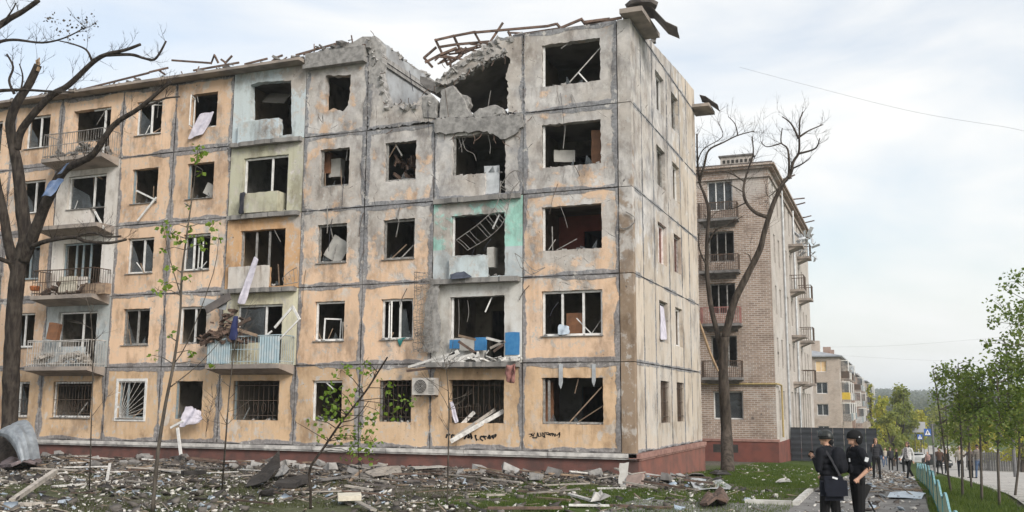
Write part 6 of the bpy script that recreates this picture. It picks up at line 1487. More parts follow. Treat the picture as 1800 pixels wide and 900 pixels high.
cloth('bundle', 'dusty pink bundle of cloth hanging from the second-floor slab', [F(889,642,-.5), F(908,640,-.5), F(906,672,-.5), F(890,672,-.45)], 5, 6, m_clothr, .1, 7, .05, 'bundle')
cloth('curtain', 'white curtain sagging in the second-floor side window', [SD(1160,535,-.1), SD(1167,540,-.1), SD(1173,598,.05), SD(1161,598,.05)], 4, 6, m_cloth, .03, 8)
cloth('curtain', 'grey rag hanging down the left side of the ground-floor window with planks', [F(790,706,.02), F(796,704,.02), F(806,742,-.05), F(800,745,-.05)], 3, 6, m_cloth, .03, 9)
cloth('rag', 'pale blue rag on the sill of the corner second-floor window', [F(982,570,.05), F(1000,572,.05), F(1002,588,-.06), F(980,588,-.06)], 4, 4, simple('pale_blue_rag', (.45,.52,.60), None, 5, .9, 0, .2), .06, 10, cat='rag')
cloth('rag', 'teal cloth scrap under the second-floor window by the torn netting', [F(698,596,-.04), F(716,592,-.04), F(708,598,-.05), F(703,612,-.05)], 3, 3, simple('teal_cloth', (.03,.20,.19), None, 5, .9, 0, .2), .03, 11, cat='rag')
cloth('coat', 'black coat hanging beside the olive box', [F(423,338,-.25), F(431,338,-.25), F(430,376,-.28), F(420,376,-.28)], 3, 6, m_clothd, .06, 12, .05, 'coat')
cloth('tarpaulin', 'dark blue shingle sheet lying on the third-floor balcony stub', [F(790,482,-.1), F(815,475,-.1), F(832,488,-.45), F(792,492,-.5)], 5, 4, simple('slate_blue_sheet', (.07,.08,.11), None, 5, .8, 0, .3), .03, 13, .02, 'sheet')
# torn balcony railing dangling across the turquoise opening
def railing_piece(name, label, top_pts, bot_pts, Y, nb, mat, r=.012):
    tp = crv([F(x, y, Y) for x, y in top_pts], 6); bt = crv([F(x, y, Y-.05) for x, y in bot_pts], 6); o0 = tp[0].copy(); e = empty(name, o0); tag(e, label, 'railing')
    MB().tube([p-o0 for p in tp], r*1.2, 5).build('rail', mat, e); MB().tube([p-o0 for p in bt], r*1.2, 5).build('rail', mat, e)
    for i in range(nb):
        t = i/(nb-1); a = tp[int(t*(len(tp)-1))]; b = bt[int(t*(len(bt)-1))]; MB().tube([a-o0, a.lerp(b,.5)+Vector((RD.uniform(-.03,.03),0,0))-o0, b-o0], r*.8, 4).build('bar', mat, e)
    return e
railing_piece('torn_railing', 'torn ladder-like balcony railing dangling across the turquoise third-floor bay', [(802,422),(838,396),(866,370),(878,345),(880,318)], [(822,440),(858,418),(884,392),(894,360),(902,330)], -.4, 17, m_ironl)
railing_piece('torn_railing', 'bent end of railing sticking out by the fourth-floor slab', [(880,326),(893,308),(905,300),(918,304)], [(896,338),(908,325),(916,318),(921,330)], -.3, 5, m_ironl)
railing_piece('torn_railing', 'short curved rail left at the third-floor balcony door', [(496,490),(508,478),(522,470)], [(500,500),(512,498),(524,496)], -.25, 5, m_ironl)
railing_piece('torn_railing', 'tangle of pale iron pieces at the right end of the turquoise bay', [(905,445),(920,456),(932,470),(942,476)], [(915,470),(925,476),(935,482),(958,470)], -.25, 5, m_ironl)
# sagging wire netting in a tall column by the second floor
nt_ = empty('wire_netting', F(757, 630, -.4)); tag(nt_, 'tall column of torn wire netting hanging left of the white and blue bay', 'wire netting'); o0 = Vector(nt_.location); mb = MB(); strands = []
for i in range(7):
    u = i/6; strands.append([F(728+8*u*4+RD.uniform(-2,2), y, -.25-.2*math.sin(u*3)) for y in range(478, 632, 14)])
for s_ in strands: mb.tube([p-o0+Vector((RD.uniform(-.03,.03),RD.uniform(-.03,.03),0)) for p in s_], .008, 4, False)
mb.build('vertical_wires', m_ironl, nt_, fix=False); mb = MB()
for j in range(60):
    k = RD.uniform(0, 10); z = int(k); fr = k-z; pts = [s_[z].lerp(s_[min(z+1, 10)], fr)+Vector((0,RD.uniform(-.05,.03),RD.uniform(-.06,.06))) for s_ in strands]; mb.tube([p-o0 for p in pts], .007, 4, False)
mb.build('cross_wires', m_ironl, nt_, fix=False)
lo = [(-.42,-1.2),(.3,-1.25),(.38,-.3),(.2,.4),(.3,1.25),(-.1,1.2),(-.38,.3)]
o = link_mesh('torn_mesh_backing', slab_mesh('torn_mesh_backing', [rough_loop([(u*.8, v+1.45) for u, v in lo], .08, .05, RD)], lambda u, v: (u, 0, v), (0,.03,0)), m_conc, nt_); o.location = (-.05,.2,0)
# wires and rebar hanging from the broken ceiling
for i, (pts, l) in enumerate([([(812,240),(818,262),(832,270),(837,282)], 'thin wire dangling from the torn ceiling of the fourth-floor bay'), ([(805,238),(811,258),(812,268)], 'short wire at the left of the torn fourth-floor ceiling'), ([(858,238),(862,255),(861,270)], 'wire hanging before the metal door of the fourth-floor bay'), ([(822,236),(812,254),(806,262)], 'second thin wire crossing under the torn ceiling'), ([(822,528),(824,550),(821,566)], 'wire hanging in the white and blue second-floor bay'), ([(806,526),(807,560),(806,590)], 'long straight wire hanging at the left of the second-floor bay'), ([(1100,372),(1115,382),(1112,395),(1096,402),(1090,398)], 'loop of pale cable hanging at the corner of the block'), ([(618,358),(622,345),(640,352),(640,350)], 'twisted cable on the joint beside the fifth bay') if False else ([(575,362),(576,390),(575,410)], 'grey cable hanging over a third-floor window'), ([(703,364),(700,378),(701,390)], 'kinked cable over the third-floor window beside the grey bay')]):
    cable('hanging_wire', l, [F(x, y, -.06 if i > 5 else .1) for x, y in pts], .010 if i < 6 else .018, m_ironl)
# zinc flashings and drips on joints of the corner bay
for i, (x, y0, y1, wd) in enumerate(((986,640,684,7),(1044,640,680,7))):
    a = F(x-wd/2, y0, -.012); b = F(x+wd/2, y1, -.012); mb = MB().prism([(a.x,-.03,a.z),(b.x,-.03,a.z),(b.x,-.03,b.z+.2),((a.x+b.x)/2,-.03,b.z),(a.x,-.03,b.z+.15)], (0,.02,0)); bb(mb, 'joint_cover', m_sheet)
RC = random.Random(77)
for i in range(26):
    x = RC.choice([-6.9,-9.6,-12.2,-3.7,-5.2,-8.2,-10.9,-2.0])+RC.uniform(-.5,.5); z = RC.uniform(4.5, 13); L = RC.uniform(.3, 1.3); sw = RC.uniform(-.35,.35)
    cable('loose_cable', 'thin dark cable hanging loose on the stripped part of the wall', [Vector((x,-.03,z)), Vector((x+sw*.6,-.07,z-L*.5)), Vector((x+sw,-.05,z-L))], RC.uniform(.006,.013), RC.choice([m_iron, m_ironl, m_clothd]))['group'] = 'loose cables on the stripped wall'
# heap on the blue balcony
mb = MB(); c0 = F(395, 592, -.75)
for i in range(150):
    q = Vector((RD.gauss(-.15,.5), RD.uniform(-.2,.55), abs(RD.gauss(0,.5))+.02)); q.z *= max(.2, 1-abs(q.x)); s = RD.uniform(.12,.5); mb.obox(q, s, s*RD.uniform(.2,.6), RD.uniform(.02,.1), Euler((RD.uniform(-.6,.6), RD.uniform(-.5,.5), RD.uniform(0,6))).to_matrix(), .1)
o = mb.build('debris_heap', m_rafter); o.location = F(393, 602, -.8); tag(o, 'dark heap of splintered boards piled on the blue balcony', 'debris heap', kind='stuff')
plankF((352,606),(440,560), -.95, .12, .05, m_rafter, 'dark plank sticking out of the heap on the blue balcony'); plankF((395,572),(452,590), -.98, .10, .04, m_wood, 'tan plank across the heap on the blue balcony'); plankF((362,545),(405,520), -.7, .28, .04, m_sheetd, 'torn dark sheet wedged above the heap on the blue balcony', 'roof_sheet', 'metal sheet'); plankF((352,530),(398,538), -.6, .3, .03, m_sheet, 'bent pale sheet wedged under the third-floor slab', 'roof_sheet', 'metal sheet')
cloth('jacket', 'dark blue jacket caught in the heap on the blue balcony', [F(410,555,-1), F(420,555,-1), F(418,600,-1.0), F(403,598,-1.0)], 3, 5, simple('navy_jacket', (.03,.04,.12), None, 5, .9, 0, .2), .05, 14, .03, 'jacket')
mb = MB()
for i in range(46):
    q = Vector((RD.uniform(-1.2,1.3), RD.uniform(-.2,.3), RD.uniform(.0,.16))); s = RD.uniform(.08,.4); mb.obox(q, s, s*RD.uniform(.2,.6), RD.uniform(.02,.09), Euler((RD.uniform(-.4,.4), RD.uniform(-.4,.4), RD.uniform(0,6))).to_matrix(), .1)
o = mb.build('debris_heap', m_whitew); o.location = F(850, 636, -.25); tag(o, 'pale heap of boards and plaster on the second-floor slab by the blue tiles', 'debris heap', kind='stuff')
for (c, k, mt, lb) in (('H',4,m_ironl,'grey clutter heaped on the top-floor balcony'),('H',2,m_rafter,'dark clutter heaped on the third-floor balcony'),('H',1,m_woodg,'broken boards heaped on the white-railed balcony')):
    mb = MB(); x0, x1 = COLS[c][0]+.3, COLS[c][1]-.3
    for i in range(34):
        s = RD.uniform(.1,.5); mb.obox((RD.uniform(x0,x1)-x0, RD.uniform(.05,.7), RD.uniform(.02,.45)), s, s*RD.uniform(.15,.6), RD.uniform(.02,.15), Euler((RD.uniform(-.9,.9), RD.uniform(-.9,.9), RD.uniform(0,6))).to_matrix(), .1)
    o = mb.build('balcony_clutter', mt); o.location = (x0, -.85, k*FH+.03); tag(o, lb, 'clutter', kind='stuff')
# dark rubble filling the fourth-floor room behind the stripped wall
mb = MB()
for i in range(60): s = RD.uniform(.1,.5); mb.obox((RD.uniform(0,1.2), RD.uniform(0,1.0), RD.uniform(0,1.3)), s, s*.3, .06, Euler((RD.uniform(-2,2), RD.uniform(-2,2), RD.uniform(0,6))).to_matrix(), .1)
o = mb.build('room_rubble', m_rafter); o.location = (-8.85, .45, 3*FH+.6); tag(o, 'dark jumble of rubble filling a fourth-floor window', 'rubble', kind='stuff')
# air conditioner
ac = empty('air_conditioner', (0,0,0)); p = F(724, 694, -.45); q = F(764, 664, -.45); ac.location = (p.x, -.45, p.z); tag(ac, 'white air conditioner box on a bracket beside the ground-floor window', 'air conditioner'); wd, h = q.x-p.x, q.z-p.z
MB().box(0, wd, 0, .32, 0, h).build('casing', simple('ac_white', (.50,.48,.45), (.36,.34,.32), 4, .5, 0, .1), ac); MB().tube([(wd*.38,-.012,h*.5),(wd*.38,.01,h*.5)], h*.40, 20).build('fan_opening', m_dark, ac); gb = MB()
for k in range(5): gb.tube([(wd*.38+h*.4*(k+1)/5*math.cos(t), -.02, h*.5+h*.4*(k+1)/5*math.sin(t)) for t in np.linspace(0, 6.283, 17)], .006, 4, False)
gb.build('fan_grille', m_ironw, ac); sl = MB()
for k in range(9): sl.box(wd*.74, wd*.97, -.012, -.002, h*(.1+.09*k), h*(.13+.09*k))
sl.build('louvres', m_ironl, ac); MB().beam((.1,0,-.03),(.1,.45,-.03), .04).beam((wd-.1,0,-.03),(wd-.1,.45,-.03), .04).build('bracket', m_iron, ac)
# spray-painted scribbles (illegible brush strokes) under two ground-floor windows
def scribble(px0, px1, py, hpx, n, seed, th):
    rs = random.Random(seed); mb = MB()
    for i in range(n):
        x = px0+(px1-px0)*(i+.5)/n; w_ = (px1-px0)/n*.8; h_ = hpx*rs.uniform(.6, 1)
        pts = [F(x+dx_*w_+rs.uniform(-.45,.45)*w_, py+dy_*h_+rs.uniform(-.35,.35)*h_+rs.uniform(-.6,.6), -.005) for dx_, dy_ in rs.choice([[(-.4,.5),(-.4,-.5),(.3,-.4),(.3,.0),(-.3,.05)], [(-.4,-.5),(-.35,.5),(.35,.45),(.4,-.5)], [(-.4,.5),(0,-.5),(.4,.5),(.2,.1),(-.2,.1)], [(.4,-.4),(-.3,-.4),(-.4,.4),(.4,.45)], [(-.4,-.4),(.4,-.45),(-.1,.0),(.4,.2),(-.4,.5)]])]
        for j in range(len(pts)-1): mb.beam(pts[j], pts[j+1], th*rs.uniform(.6,1.1), .004, (0,1,0))
    bb(mb, 'graffiti', m_black)
scribble(784, 800, 766, 12, 2, 1, .06); scribble(817, 873, 768, 11, 7, 2, .06); scribble(930, 986, 764, 8, 8, 3, .035)

# ------------------------------------------------------------------ wreckage on the ground
def gsheet(name, label, px, h0, mat, th=.02, bumpy=.05, cat='metal sheet', grp=None, seed=1, tilt=None):
    rs = random.Random(seed); pts = [GP(x, y) for x, y in px]; c = sum(pts, Vector())/len(pts); c.z = min(gg(p.x, p.y) for p in pts)
    n = len(pts); vs = [Vector((0,0,h0+bumpy*rs.uniform(0,1)))]; ring = []
    for i in range(n):
        for t in (0, .5):
            p = pts[i].lerp(pts[(i+1)%n], t); ring.append(p)
    for f_ in (.5, 1.0):
        for p in ring: q = (p-c)*f_; vs.append(Vector((q.x, q.y, gg(p.x, p.y)-c.z+h0+bumpy*rs.uniform(-.3,1))))
    m_ = len(ring); fs = [(0, 1+i, 1+(i+1)%m_) for i in range(m_)]+[(1+i, 1+m_+i, 1+m_+(i+1)%m_, 1+(i+1)%m_) for i in range(m_)]
    if tilt:
        for v in vs: v.z += tilt[0]*v.x+tilt[1]*v.y
        mz = min(v.z for v in vs)
        for v in vs: v.z += -mz+.01
    me = bpy.data.meshes.new(name); me.from_pydata([tuple(v) for v in vs], [], fs); o = link_mesh(name, me, mat); o.modifiers.new('s', 'SOLIDIFY').thickness = th; o.location = c; return tag(o, label, cat, grp)
gsheet('metal_sheet', 'large pale metal sheet lying flat on the lawn by the corner', [(1208,853),(1250,851),(1286,861),(1280,866),(1222,865)], .04, m_sheet, .015, .05)
gsheet('roof_sheet', 'dark crumpled roofing lying between the corner and the pale sheet', [(1195,845),(1215,840),(1250,848),(1236,853),(1198,852)], .05, m_sheetd, .02, .15)
gsheet('roof_sheet', 'dark roofing scrap near the foot of the bare tree', [(1246,833),(1270,830),(1286,836),(1260,839)], .04, m_tar, .02, .08)
gsheet('roof_sheet', 'brown crumpled roofing slab on the front lawn', [(1232,893),(1243,882),(1268,874),(1280,884),(1276,895),(1245,898)], .08, m_rafter, .06, .16)
gsheet('tar_sheet', 'big black tar sheet standing up in front of the grilled window', [(430,857),(455,838),(490,827),(492,852),(470,860)], .05, m_tar, .02, .1, tilt=(.35,.25))
gsheet('tar_sheet', 'flat black tar slab beside the standing black sheet', [(482,861),(500,851),(542,846),(543,857),(520,861)], .06, m_tar, .12, .06)
gsheet('tar_sheet', 'pale blue-grey scrap between the two black sheets', [(482,846),(496,832),(508,834),(498,848)], .14, m_sheet, .02, .1)
gsheet('foil', 'white crumpled foil on the grass before the corner', [(1038,889),(1050,880),(1062,878),(1074,890)], .12, m_whiteb, .012, .16, 'foil')
gsheet('foam_block', 'cream foam block lying on the front grass', [(593,883),(634,882),(635,888),(594,890)], .1, m_foam, .11, .01, 'foam block')
gsheet('roof_sheet', 'corrugated grey sheet on the heap below the planked window', [(812,822),(826,808),(842,814),(850,808),(870,820),(840,826)], .12, m_sheetd, .015, .2)
gsheet('roof_sheet', 'long dark mesh panel along the foot of the corner bay', [(965,838),(975,822),(1030,820),(1075,836),(1040,842)], .06, m_rafter, .02, .08)
gsheet('board', 'broad white board flat on the rubble below the balcony wreck', [(718,832),(810,830),(816,836),(730,840)], .1, m_whiteb, .025, .05, 'board')
gsheet('board', 'grey board on the rubble under the maple', [(640,838),(700,832),(706,840),(655,846)], .08, m_woodg, .03, .08, 'board')
gsheet('ice_sheet', 'pale torn plastic sheet lying across the footpath', [(1565,868),(1628,872),(1620,880),(1560,880)], .05, simple('pale_plastic', (.50,.58,.66), (.4,.47,.55), 4, .4, 0, .2), .01, .05, 'plastic sheet')
gsheet('white_sheet', 'white sheet scrap on the lawn before the hoarding', [(1362,849),(1382,843),(1392,848),(1370,852)], .03, m_whiteb, .01, .06, 'sheet')
# leaning pieces at the corner
def lean(name, label, px_base, wd, h, th, mat, rz, rx, cat='board', rnd=.03):
    b = GP(*px_base); b.z = gg(b.x, b.y)-.02; lo = rough_loop([(-wd/2,0),(wd/2,0),(wd*.4,h),(-wd/2,h*.94)], .12, rnd, RD); me = slab_mesh(name, [lo], lambda u, v: (u, 0, v), (0, th, 0)); o = link_mesh(name, me, mat); o.location = b; o.rotation_euler = (rx, RD.uniform(-.1,.1), rz); return tag(o, label, cat)
lean('board', 'pale board leaning upright at the corner of the block', (1096,855), .28, .62, .05, m_whiteb, .1, -.25)
lean('concrete_chunk', 'pinkish concrete slab tipped against the plinth corner', (1112,857), .55, .42, .1, simple('pinkish_concrete', (.33,.25,.22), None, 4, .9, 0, .4), -.3, -.7, 'concrete')
# bent corrugated sheet wrapped round the left tree
pts = []
for (x, y, d) in [(2,752,34.0),(14,742,33.6),(30,738,33.2),(45,742,32.8),(55,760,32.5),(62,790,32.3),(60,812,32.2)]: pts.append(DP(x, y, d))
m_zinc = simple('weathered_zinc', (.30,.33,.36), (.19,.21,.235), 3.5, .6, .3, .3, .02)
oe = crv([DP(x, y, d) for x, y, d in ((4,760,33.6),(22,746,33.4),(42,737,33.0),(56,748,32.5),(65,772,32.1),(71,806,31.9))], 4); ie = crv([DP(x, y, d) for x, y, d in ((8,768,33.0),(17,776,32.4),(25,788,31.9),(31,800,31.7),(35,812,31.6),(40,818,31.6))], 4)
o0 = GP(40, 822); vs = []; nn = len(oe); mm_ = 12
for i in range(nn):
    for j in range(mm_+1):
        t = j/mm_; q = oe[i].lerp(ie[i], t)+Vector((.10*math.sin(math.pi*t), -.45*math.sin(math.pi*t), .06*math.sin(math.pi*t)+.025*math.sin(j*2.6)+RD.uniform(-.012,.012))); vs.append(q-o0)
me = bpy.data.meshes.new('metal_sheet'); me.from_pydata([tuple(v) for v in vs], [], [(i*(mm_+1)+j, i*(mm_+1)+j+1, (i+1)*(mm_+1)+j+1, (i+1)*(mm_+1)+j) for i in range(nn-1) for j in range(mm_)])
o = link_mesh('metal_sheet', me, m_zinc); o.location = o0; o.modifiers.new('s', 'SOLIDIFY').thickness = .012; tag(o, 'large bent corrugated metal sheet propped against the shattered tree', 'metal sheet')
gsheet('cloth_pile', 'heap of grey and pink cloth below the bent sheet', [(0,826),(15,812),(50,812),(72,820),(60,828),(20,830)], .12, simple('dirty_cloth', (.20,.16,.165), (.09,.08,.085), 6, .95, 0, .4, .02), .1, .2, 'cloth heap')
# planks and bars on the ground
def gplank(a, b, wd, th, mat, label, name='plank', cat='plank', grp=None, ha=0, hb=0):
    p = GP(*a); q = GP(*b); p.z = gg(p.x, p.y)+th/2+ha; q.z = gg(q.x, q.y)+th/2+hb; c = (p+q)/2; o = MB().beam(p-c, q-c, wd, th).build(name, mat); o.location = c; return tag(o, label, cat, grp)
GPL = [((20,885),(95,868),.12,.10,m_woodg,'long pale log lying at the very front of the rubble','log',0,.5),((0,892),(80,890),.12,.09,m_woodg,'pale pole lying on the grass beside the front log','log',0,0),((92,857),(150,853),.12,.05,m_whitew,'white bar lying on the front grass','plank',0,0),((92,862),(88,838),.08,.05,m_whitew,'short white post sticking up from the grass','plank',0,.4) if False else ((188,846),(192,834),.08,.05,m_whitew,'short white post sticking up from the grass','plank',0,.3),((165,832),(235,830),.12,.05,m_whitew,'white bar on the rubble by the barred window','plank',0,0),
 ((72,812),(155,808),.22,.03,m_wood,'orange-brown board on the rubble by the tree','plank',.05,.08),((258,803),(304,770),.12,.06,m_woodg,'grey post leaning from the wire coil','plank',.0,.75),((262,804),(300,800),.1,.05,m_woodg,'grey post lying beside the wire coil','plank',.1,.1),((255,826),(320,834),.12,.05,m_whitew,'white bar lying behind the tall sapling','plank',.03,.03),
 ((480,862),(590,864),.12,.04,m_wood,'long tan lath lying in front of the black slabs','plank',0,0),((717,824),(770,790),.10,.05,m_ironw,'left leg of the crossed pipes below the balcony wreck','pipe',.05,.65),((764,786),(806,822),.10,.05,m_ironw,'right leg of the crossed pipes below the balcony wreck','pipe',.7,.08),((745,832),(806,818),.09,.05,m_whitew,'white bar through the crossed pipes','plank',.15,.2),
 ((818,832),(916,822),.14,.05,m_whitew,'long white board on the rubble heap below the corner bay','plank',.1,.18),((826,836),(890,834),.14,.05,m_woodg,'grey board under the long white one','plank',.05,.05),((820,870),(890,868),.10,.03,m_woodg,'thin grey lath on the front grass','plank',0,0),((940,877),(1000,884),.14,.05,m_wood,'brown board in front of the corner lawn','plank',0,.03),((1002,874),(1042,887),.12,.05,m_whitew,'white board slanting to the crumpled foil','plank',.04,.06),((1000,891),(1072,892),.14,.04,m_whitew,'white strip lying before the crumpled foil','plank',.02,.02),((1072,892),(1180,897),.14,.05,m_rafter,'dark plank at the front of the lawn','plank',.02,.02),
 ((1565,862),(1620,866),.14,.05,m_wood,'tan plank across the footpath behind the plastic sheet','plank',.02,.02),((1540,850),(1580,851),.10,.04,m_rafter,'dark lath on the footpath by the woman in charcoal','plank',.02,.02),((905,838),(918,822),.06,.04,m_whitew,'thin white stick standing in the rubble by the corner bay','plank',0,.3),((690,818),(696,802),.06,.04,m_wood,'thin tan stick standing in the rubble by the maple','plank',0,.35),((965,826),(971,814),.05,.03,m_whitew,'small white stick standing under the corner window','plank',0,.25),
 ((1090,858),(1100,858),.3,.05,m_whiteb,'white board flat at the corner of the lawn','plank',0,.0),((1050,862),(1100,862),.14,.04,m_whitew,'white board beside the pale leaning board','plank',.03,.03),((560,848),(640,842),.2,.05,m_concd,'grey ragged board under the leaning maple','plank',.04,.1),((320,838),(360,836),.2,.12,m_tar,'black beam lying behind the tall sapling','plank',.05,.05),((330,822),(430,828),.16,.06,m_rafter,'dark plank along the foot of the wall by the mesh curtain','plank',.1,.1)]
for (a, b, wd, th, m_, l, nm, ha, hb) in GPL: gplank(a, b, wd, th, m_, l, nm, nm, None, ha, hb)
# many alike splintered boards
for i in range(120):
    x = RD.uniform(-24, 2.5); y = -abs(RD.gauss(0, 1.6))-.7 if i < 85 else RD.uniform(-11, -3); L = RD.uniform(.4, 1.8); a = RD.gauss(0, .5); c = Vector((x, y, gg(x, y)+RD.uniform(.03, .16)))
    dx = Vector((math.cos(a), math.sin(a), RD.uniform(-.12,.12)))*L/2; m_ = RD.choice([m_woodg, m_whitew, m_rafter, m_wood, m_rafter, m_woodg, m_sheetd])
    o = MB().beam(-dx, dx, RD.uniform(.05,.14), RD.uniform(.02,.05)).build('plank', m_); o.location = c; tag(o, 'short splintered board lying in the strip of rubble before the block', 'plank', 'splintered boards in the rubble')
for i in range(60):
    x = RD.uniform(-24, 2); y = -abs(RD.gauss(0, 1.3))-.6; s = RD.uniform(.15,.45); m_ = RD.choice([m_conc, m_conc, m_concd])
    mb = MB(); mb.obox((0,0,s*.25), s, s*.7, s*.5, Euler((RD.uniform(-.4,.4), RD.uniform(-.4,.4), RD.uniform(0,6))).to_matrix(), .14); o = mb.build('concrete_chunk', m_); o.location = (x, y, gg(x, y)); tag(o, 'grey lump of broken concrete in the rubble at the foot of the wall', 'concrete', 'concrete lumps along the wall')
# tangle of wire by the drain seam
mb = MB()
for k in range(26):
    r = RD.uniform(.2,.55); ph = RD.uniform(0, 6.28); mb.tube([(r*math.cos(t+ph)*1.6, RD.uniform(-.15,.15)+r*.4*math.sin(t+ph), .25+r*.6*math.sin(t)) for t in np.linspace(0, 5.2, 12)], .010, 4, False)
o = mb.build('wire_coil', m_iron, fix=False); b = GP(274, 800); o.location = (b.x, b.y, gg(b.x, b.y)); tag(o, 'tangled coil of dark wire at the foot of the wall', 'wire coil')
st_ = GP(206, 812); mb = MB(); mb.tube([(0,0,-.1),(0,0,.25),(.03,.02,.42)], [.2,.17,.14], 10); o = mb.build('tree_stump', m_bark2); o.location = (st_.x, st_.y, gg(st_.x, st_.y)); tag(o, 'short jagged tree stump on the rubble', 'stump')

# ------------------------------------------------------------------ scattered crumbs, scraps and grass (nobody could count them)
rng = np.random.default_rng(5)
cube = np.array([(-1,-1,-1),(1,-1,-1),(1,1,-1),(-1,1,-1),(-1,-1,1),(1,-1,1),(1,1,1),(-1,1,1)], float)/2
cf_ = np.array(MB.BOXF)
def scatter(name, label, cat, P, size, mat, tiltmax=.5, jit=.18):
    n = len(P); yaw = rng.uniform(0, 6.28, n); tx = rng.uniform(-tiltmax, tiltmax, n); ty = rng.uniform(-tiltmax, tiltmax, n)
    c = cube[None]+rng.uniform(-jit, jit, (n,8,3)); c = c*size[:,None,:]
    cy, sy = np.cos(yaw)[:,None], np.sin(yaw)[:,None]; x = c[...,0]*cy-c[...,1]*sy; y = c[...,0]*sy+c[...,1]*cy; z = c[...,2]+x*tx[:,None]+y*ty[:,None]
    V = np.stack([x, y, z], -1)+P[:,None,:]; Fc = (cf_[None]+np.arange(n)[:,None,None]*8).reshape(-1, 4)
    me = bpy.data.meshes.new(name); me.vertices.add(n*8); me.vertices.foreach_set('co', V.reshape(-1)); nf = len(Fc); me.loops.add(nf*4); me.loops.foreach_set('vertex_index', Fc.reshape(-1)); me.polygons.add(nf); me.polygons.foreach_set('loop_start', np.arange(nf)*4); me.polygons.foreach_set('loop_total', np.full(nf, 4)); me.update(calc_edges=True)
    return tag(link_mesh(name, me, mat), label, cat, kind='stuff')
def pos_front(n, near=.5):
    out = []
    while len(out) < n:
        if rng.random() < near: x = rng.uniform(-25.5, 2.6); y = -abs(rng.normal(0, 2.0))-.25
        else: x = rng.uniform(-22, 4.6); y = rng.uniform(-15, -2)
        d = .5+.9*mnoise.noise(Vector((x*.35, y*.5, 4.2)))
        if x > -1.5 and y < -2.5: d -= .35
        if rng.random() < max(.12, d): out.append((x, y, gg(x, y)+.012))
    return np.array(out)
def pos_path(n):
    x = rng.uniform(5.3, 7.9, n); y = rng.uniform(-14, 45, n)**1.0; return np.array([(a, b, g(a, b)+.045) for a, b in zip(x, y)])
def pos_lawn(n):
    x = rng.uniform(.3, 5.1, n); y = rng.uniform(-8, 22, n); return np.array([(a, b, gg(a, b)+.02) for a, b in zip(x, y)])
def sz(n, lo, hi, fl=(.3, 1.0)):
    s = lo*(hi/lo)**(rng.random(n)**2.2); return np.stack([s, s*rng.uniform(.4,1,n), s*rng.uniform(*fl, n)*.6], -1)
m_crumb = simple('plaster_crumb', (.64,.62,.58), (.42,.40,.37), 1.3, .95, 0, .2, .01, 0, world=True); m_rub = simple('grey_rubble', (.165,.15,.138), (.075,.066,.058), 1.1, .95, 0, .3, .02, 0, world=True); m_scrap = simple('dark_scrap', (.045,.042,.042), (.10,.085,.075), 1.2, .9, 0, .3, .02, 0, world=True); m_splint = simple('wood_splinter', (.19,.145,.105), (.30,.265,.225), 1.2, .9, 0, .3, .01, 0, world=True); m_bluescrap = simple('bluish_scrap', (.30,.37,.45), (.46,.50,.54), 1.2, .6, 0, .2, .01, 0, world=True)
n = 8500; P = np.concatenate([pos_front(7600, .36), pos_path(700), pos_lawn(220)]); scatter('plaster_crumbs', 'white plaster crumbs strewn over the ground before the block', 'rubble', P, sz(len(P), .018, .115), m_crumb)
P = np.concatenate([pos_front(9000, .68), pos_path(1100)]); s = sz(len(P), .02, .20); s[9000:] *= .5; P[:,2] += s[:,2]*.3; scatter('grey_rubble', 'grey concrete rubble strewn along the wall', 'rubble', P, s, m_rub)
P = np.concatenate([pos_front(4500, .66), pos_path(300)]); s = sz(len(P), .05, .36, (.1,.3)); s[4500:] *= .55; scatter('dark_scraps', 'dark roofing scraps strewn along the wall', 'scraps', P, s, m_scrap, .6)
P = np.concatenate([pos_front(1500, .65), pos_path(150), pos_lawn(30)]); m_ = len(P); s = np.stack([rng.uniform(.12,.6,m_), rng.uniform(.015,.04,m_), rng.uniform(.01,.03,m_)], -1); P[:,2] += .02; scatter('splinters', 'thin wood splinters strewn over the rubble', 'splinters', P, s, m_splint, .35, .05)
P = np.concatenate([pos_front(900, .55), pos_path(120)]); scatter('bluish_scraps', 'pale blue scraps strewn over the rubble', 'scraps', P, sz(len(P), .05, .28, (.1,.35)), m_bluescrap, .6)
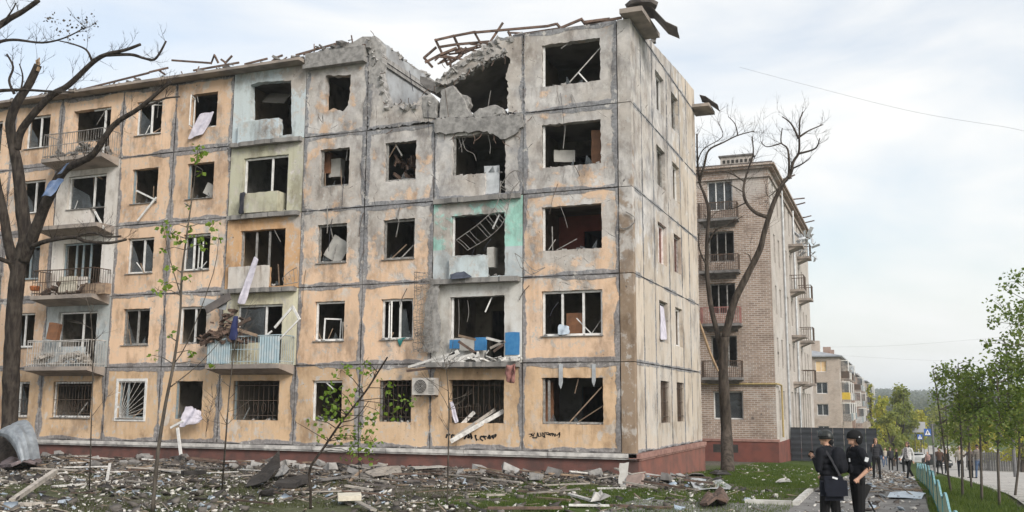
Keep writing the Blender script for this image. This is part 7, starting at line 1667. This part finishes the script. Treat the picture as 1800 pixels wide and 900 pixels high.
# grass blades
def grass(name, label, P, hmin, hmax, mat):
    n = len(P); a = rng.uniform(0, 6.28, n); h = rng.uniform(hmin, hmax, n); w_ = rng.uniform(.006,.014,n); lx = rng.normal(0,.35,n)*h; ly = rng.normal(0,.35,n)*h
    dx, dy = np.cos(a)*w_, np.sin(a)*w_
    V = np.stack([np.stack([P[:,0]-dx, P[:,1]-dy, P[:,2]], -1), np.stack([P[:,0]+dx, P[:,1]+dy, P[:,2]], -1), np.stack([P[:,0]+lx, P[:,1]+ly, P[:,2]+h], -1)], 1)
    me = bpy.data.meshes.new(name); me.vertices.add(n*3); me.vertices.foreach_set('co', V.reshape(-1)); me.loops.add(n*3); me.loops.foreach_set('vertex_index', np.arange(n*3)); me.polygons.add(n); me.polygons.foreach_set('loop_start', np.arange(n)*3); me.polygons.foreach_set('loop_total', np.full(n, 3)); me.update(calc_edges=True)
    return tag(link_mesh(name, me, mat), label, 'grass', kind='stuff')
def grass_pos(n, x0, x1, y0, y1, thr, pw=1.0):
    out = []
    while len(out) < n:
        x = rng.uniform(x0, x1); y = y0+(y1-y0)*rng.random()**pw
        if thr is None or .5+.5*mnoise.noise(Vector((x*.45, y*.6, 9.1)))+.25*mnoise.noise(Vector((x*1.7, y*1.7, 2.1))) > thr: out.append((x, y, gg(x, y)-.03))
    return np.array(out)
m_grass = leaf_mat('grass_blade', (.045,.085,.016), (.11,.15,.032), 1.1)
grass('lawn_grass', 'green lawn grass beside the block and footpath', np.concatenate([grass_pos(52000, .2, 5.15, -9, 26, .33, 1.3), grass_pos(14000, -2.5, 1.2, -9, -2.2, .42)]), .04, .13, m_grass)
grass('rubble_grass', 'patchy grass growing through the rubble before the block', grass_pos(28000, -24, 1, -15.5, -2.0, .50), .04, .12, leaf_mat('dusty_grass', (.035,.048,.016), (.085,.095,.035), 1.1))
grass('verge_grass', 'rough grass on the verge around the young trees', grass_pos(30000, 7.98, 9.85, -9, 24, .30, 1.3), .06, .22, m_grass)
# ------------------------------------------------------------------ haze over the valley
M = Mat('haze_air'); M.nt.nodes.remove(M.b); pv = M.n('ShaderNodeVolumePrincipled'); pv.inputs['Color'].default_value = (.86,.92,1,1); pv.inputs['Density'].default_value = HAZE; pv.inputs['Anisotropy'].default_value = .2
M.nt.links.new(pv.outputs[0], [q for q in M.nt.nodes if q.type == 'OUTPUT_MATERIAL'][0].inputs['Volume'])
hz = MB().box(-2600, 2600, -450, 4300, -16, 60).build('haze', M.m); tag(hz, kind='stuff')
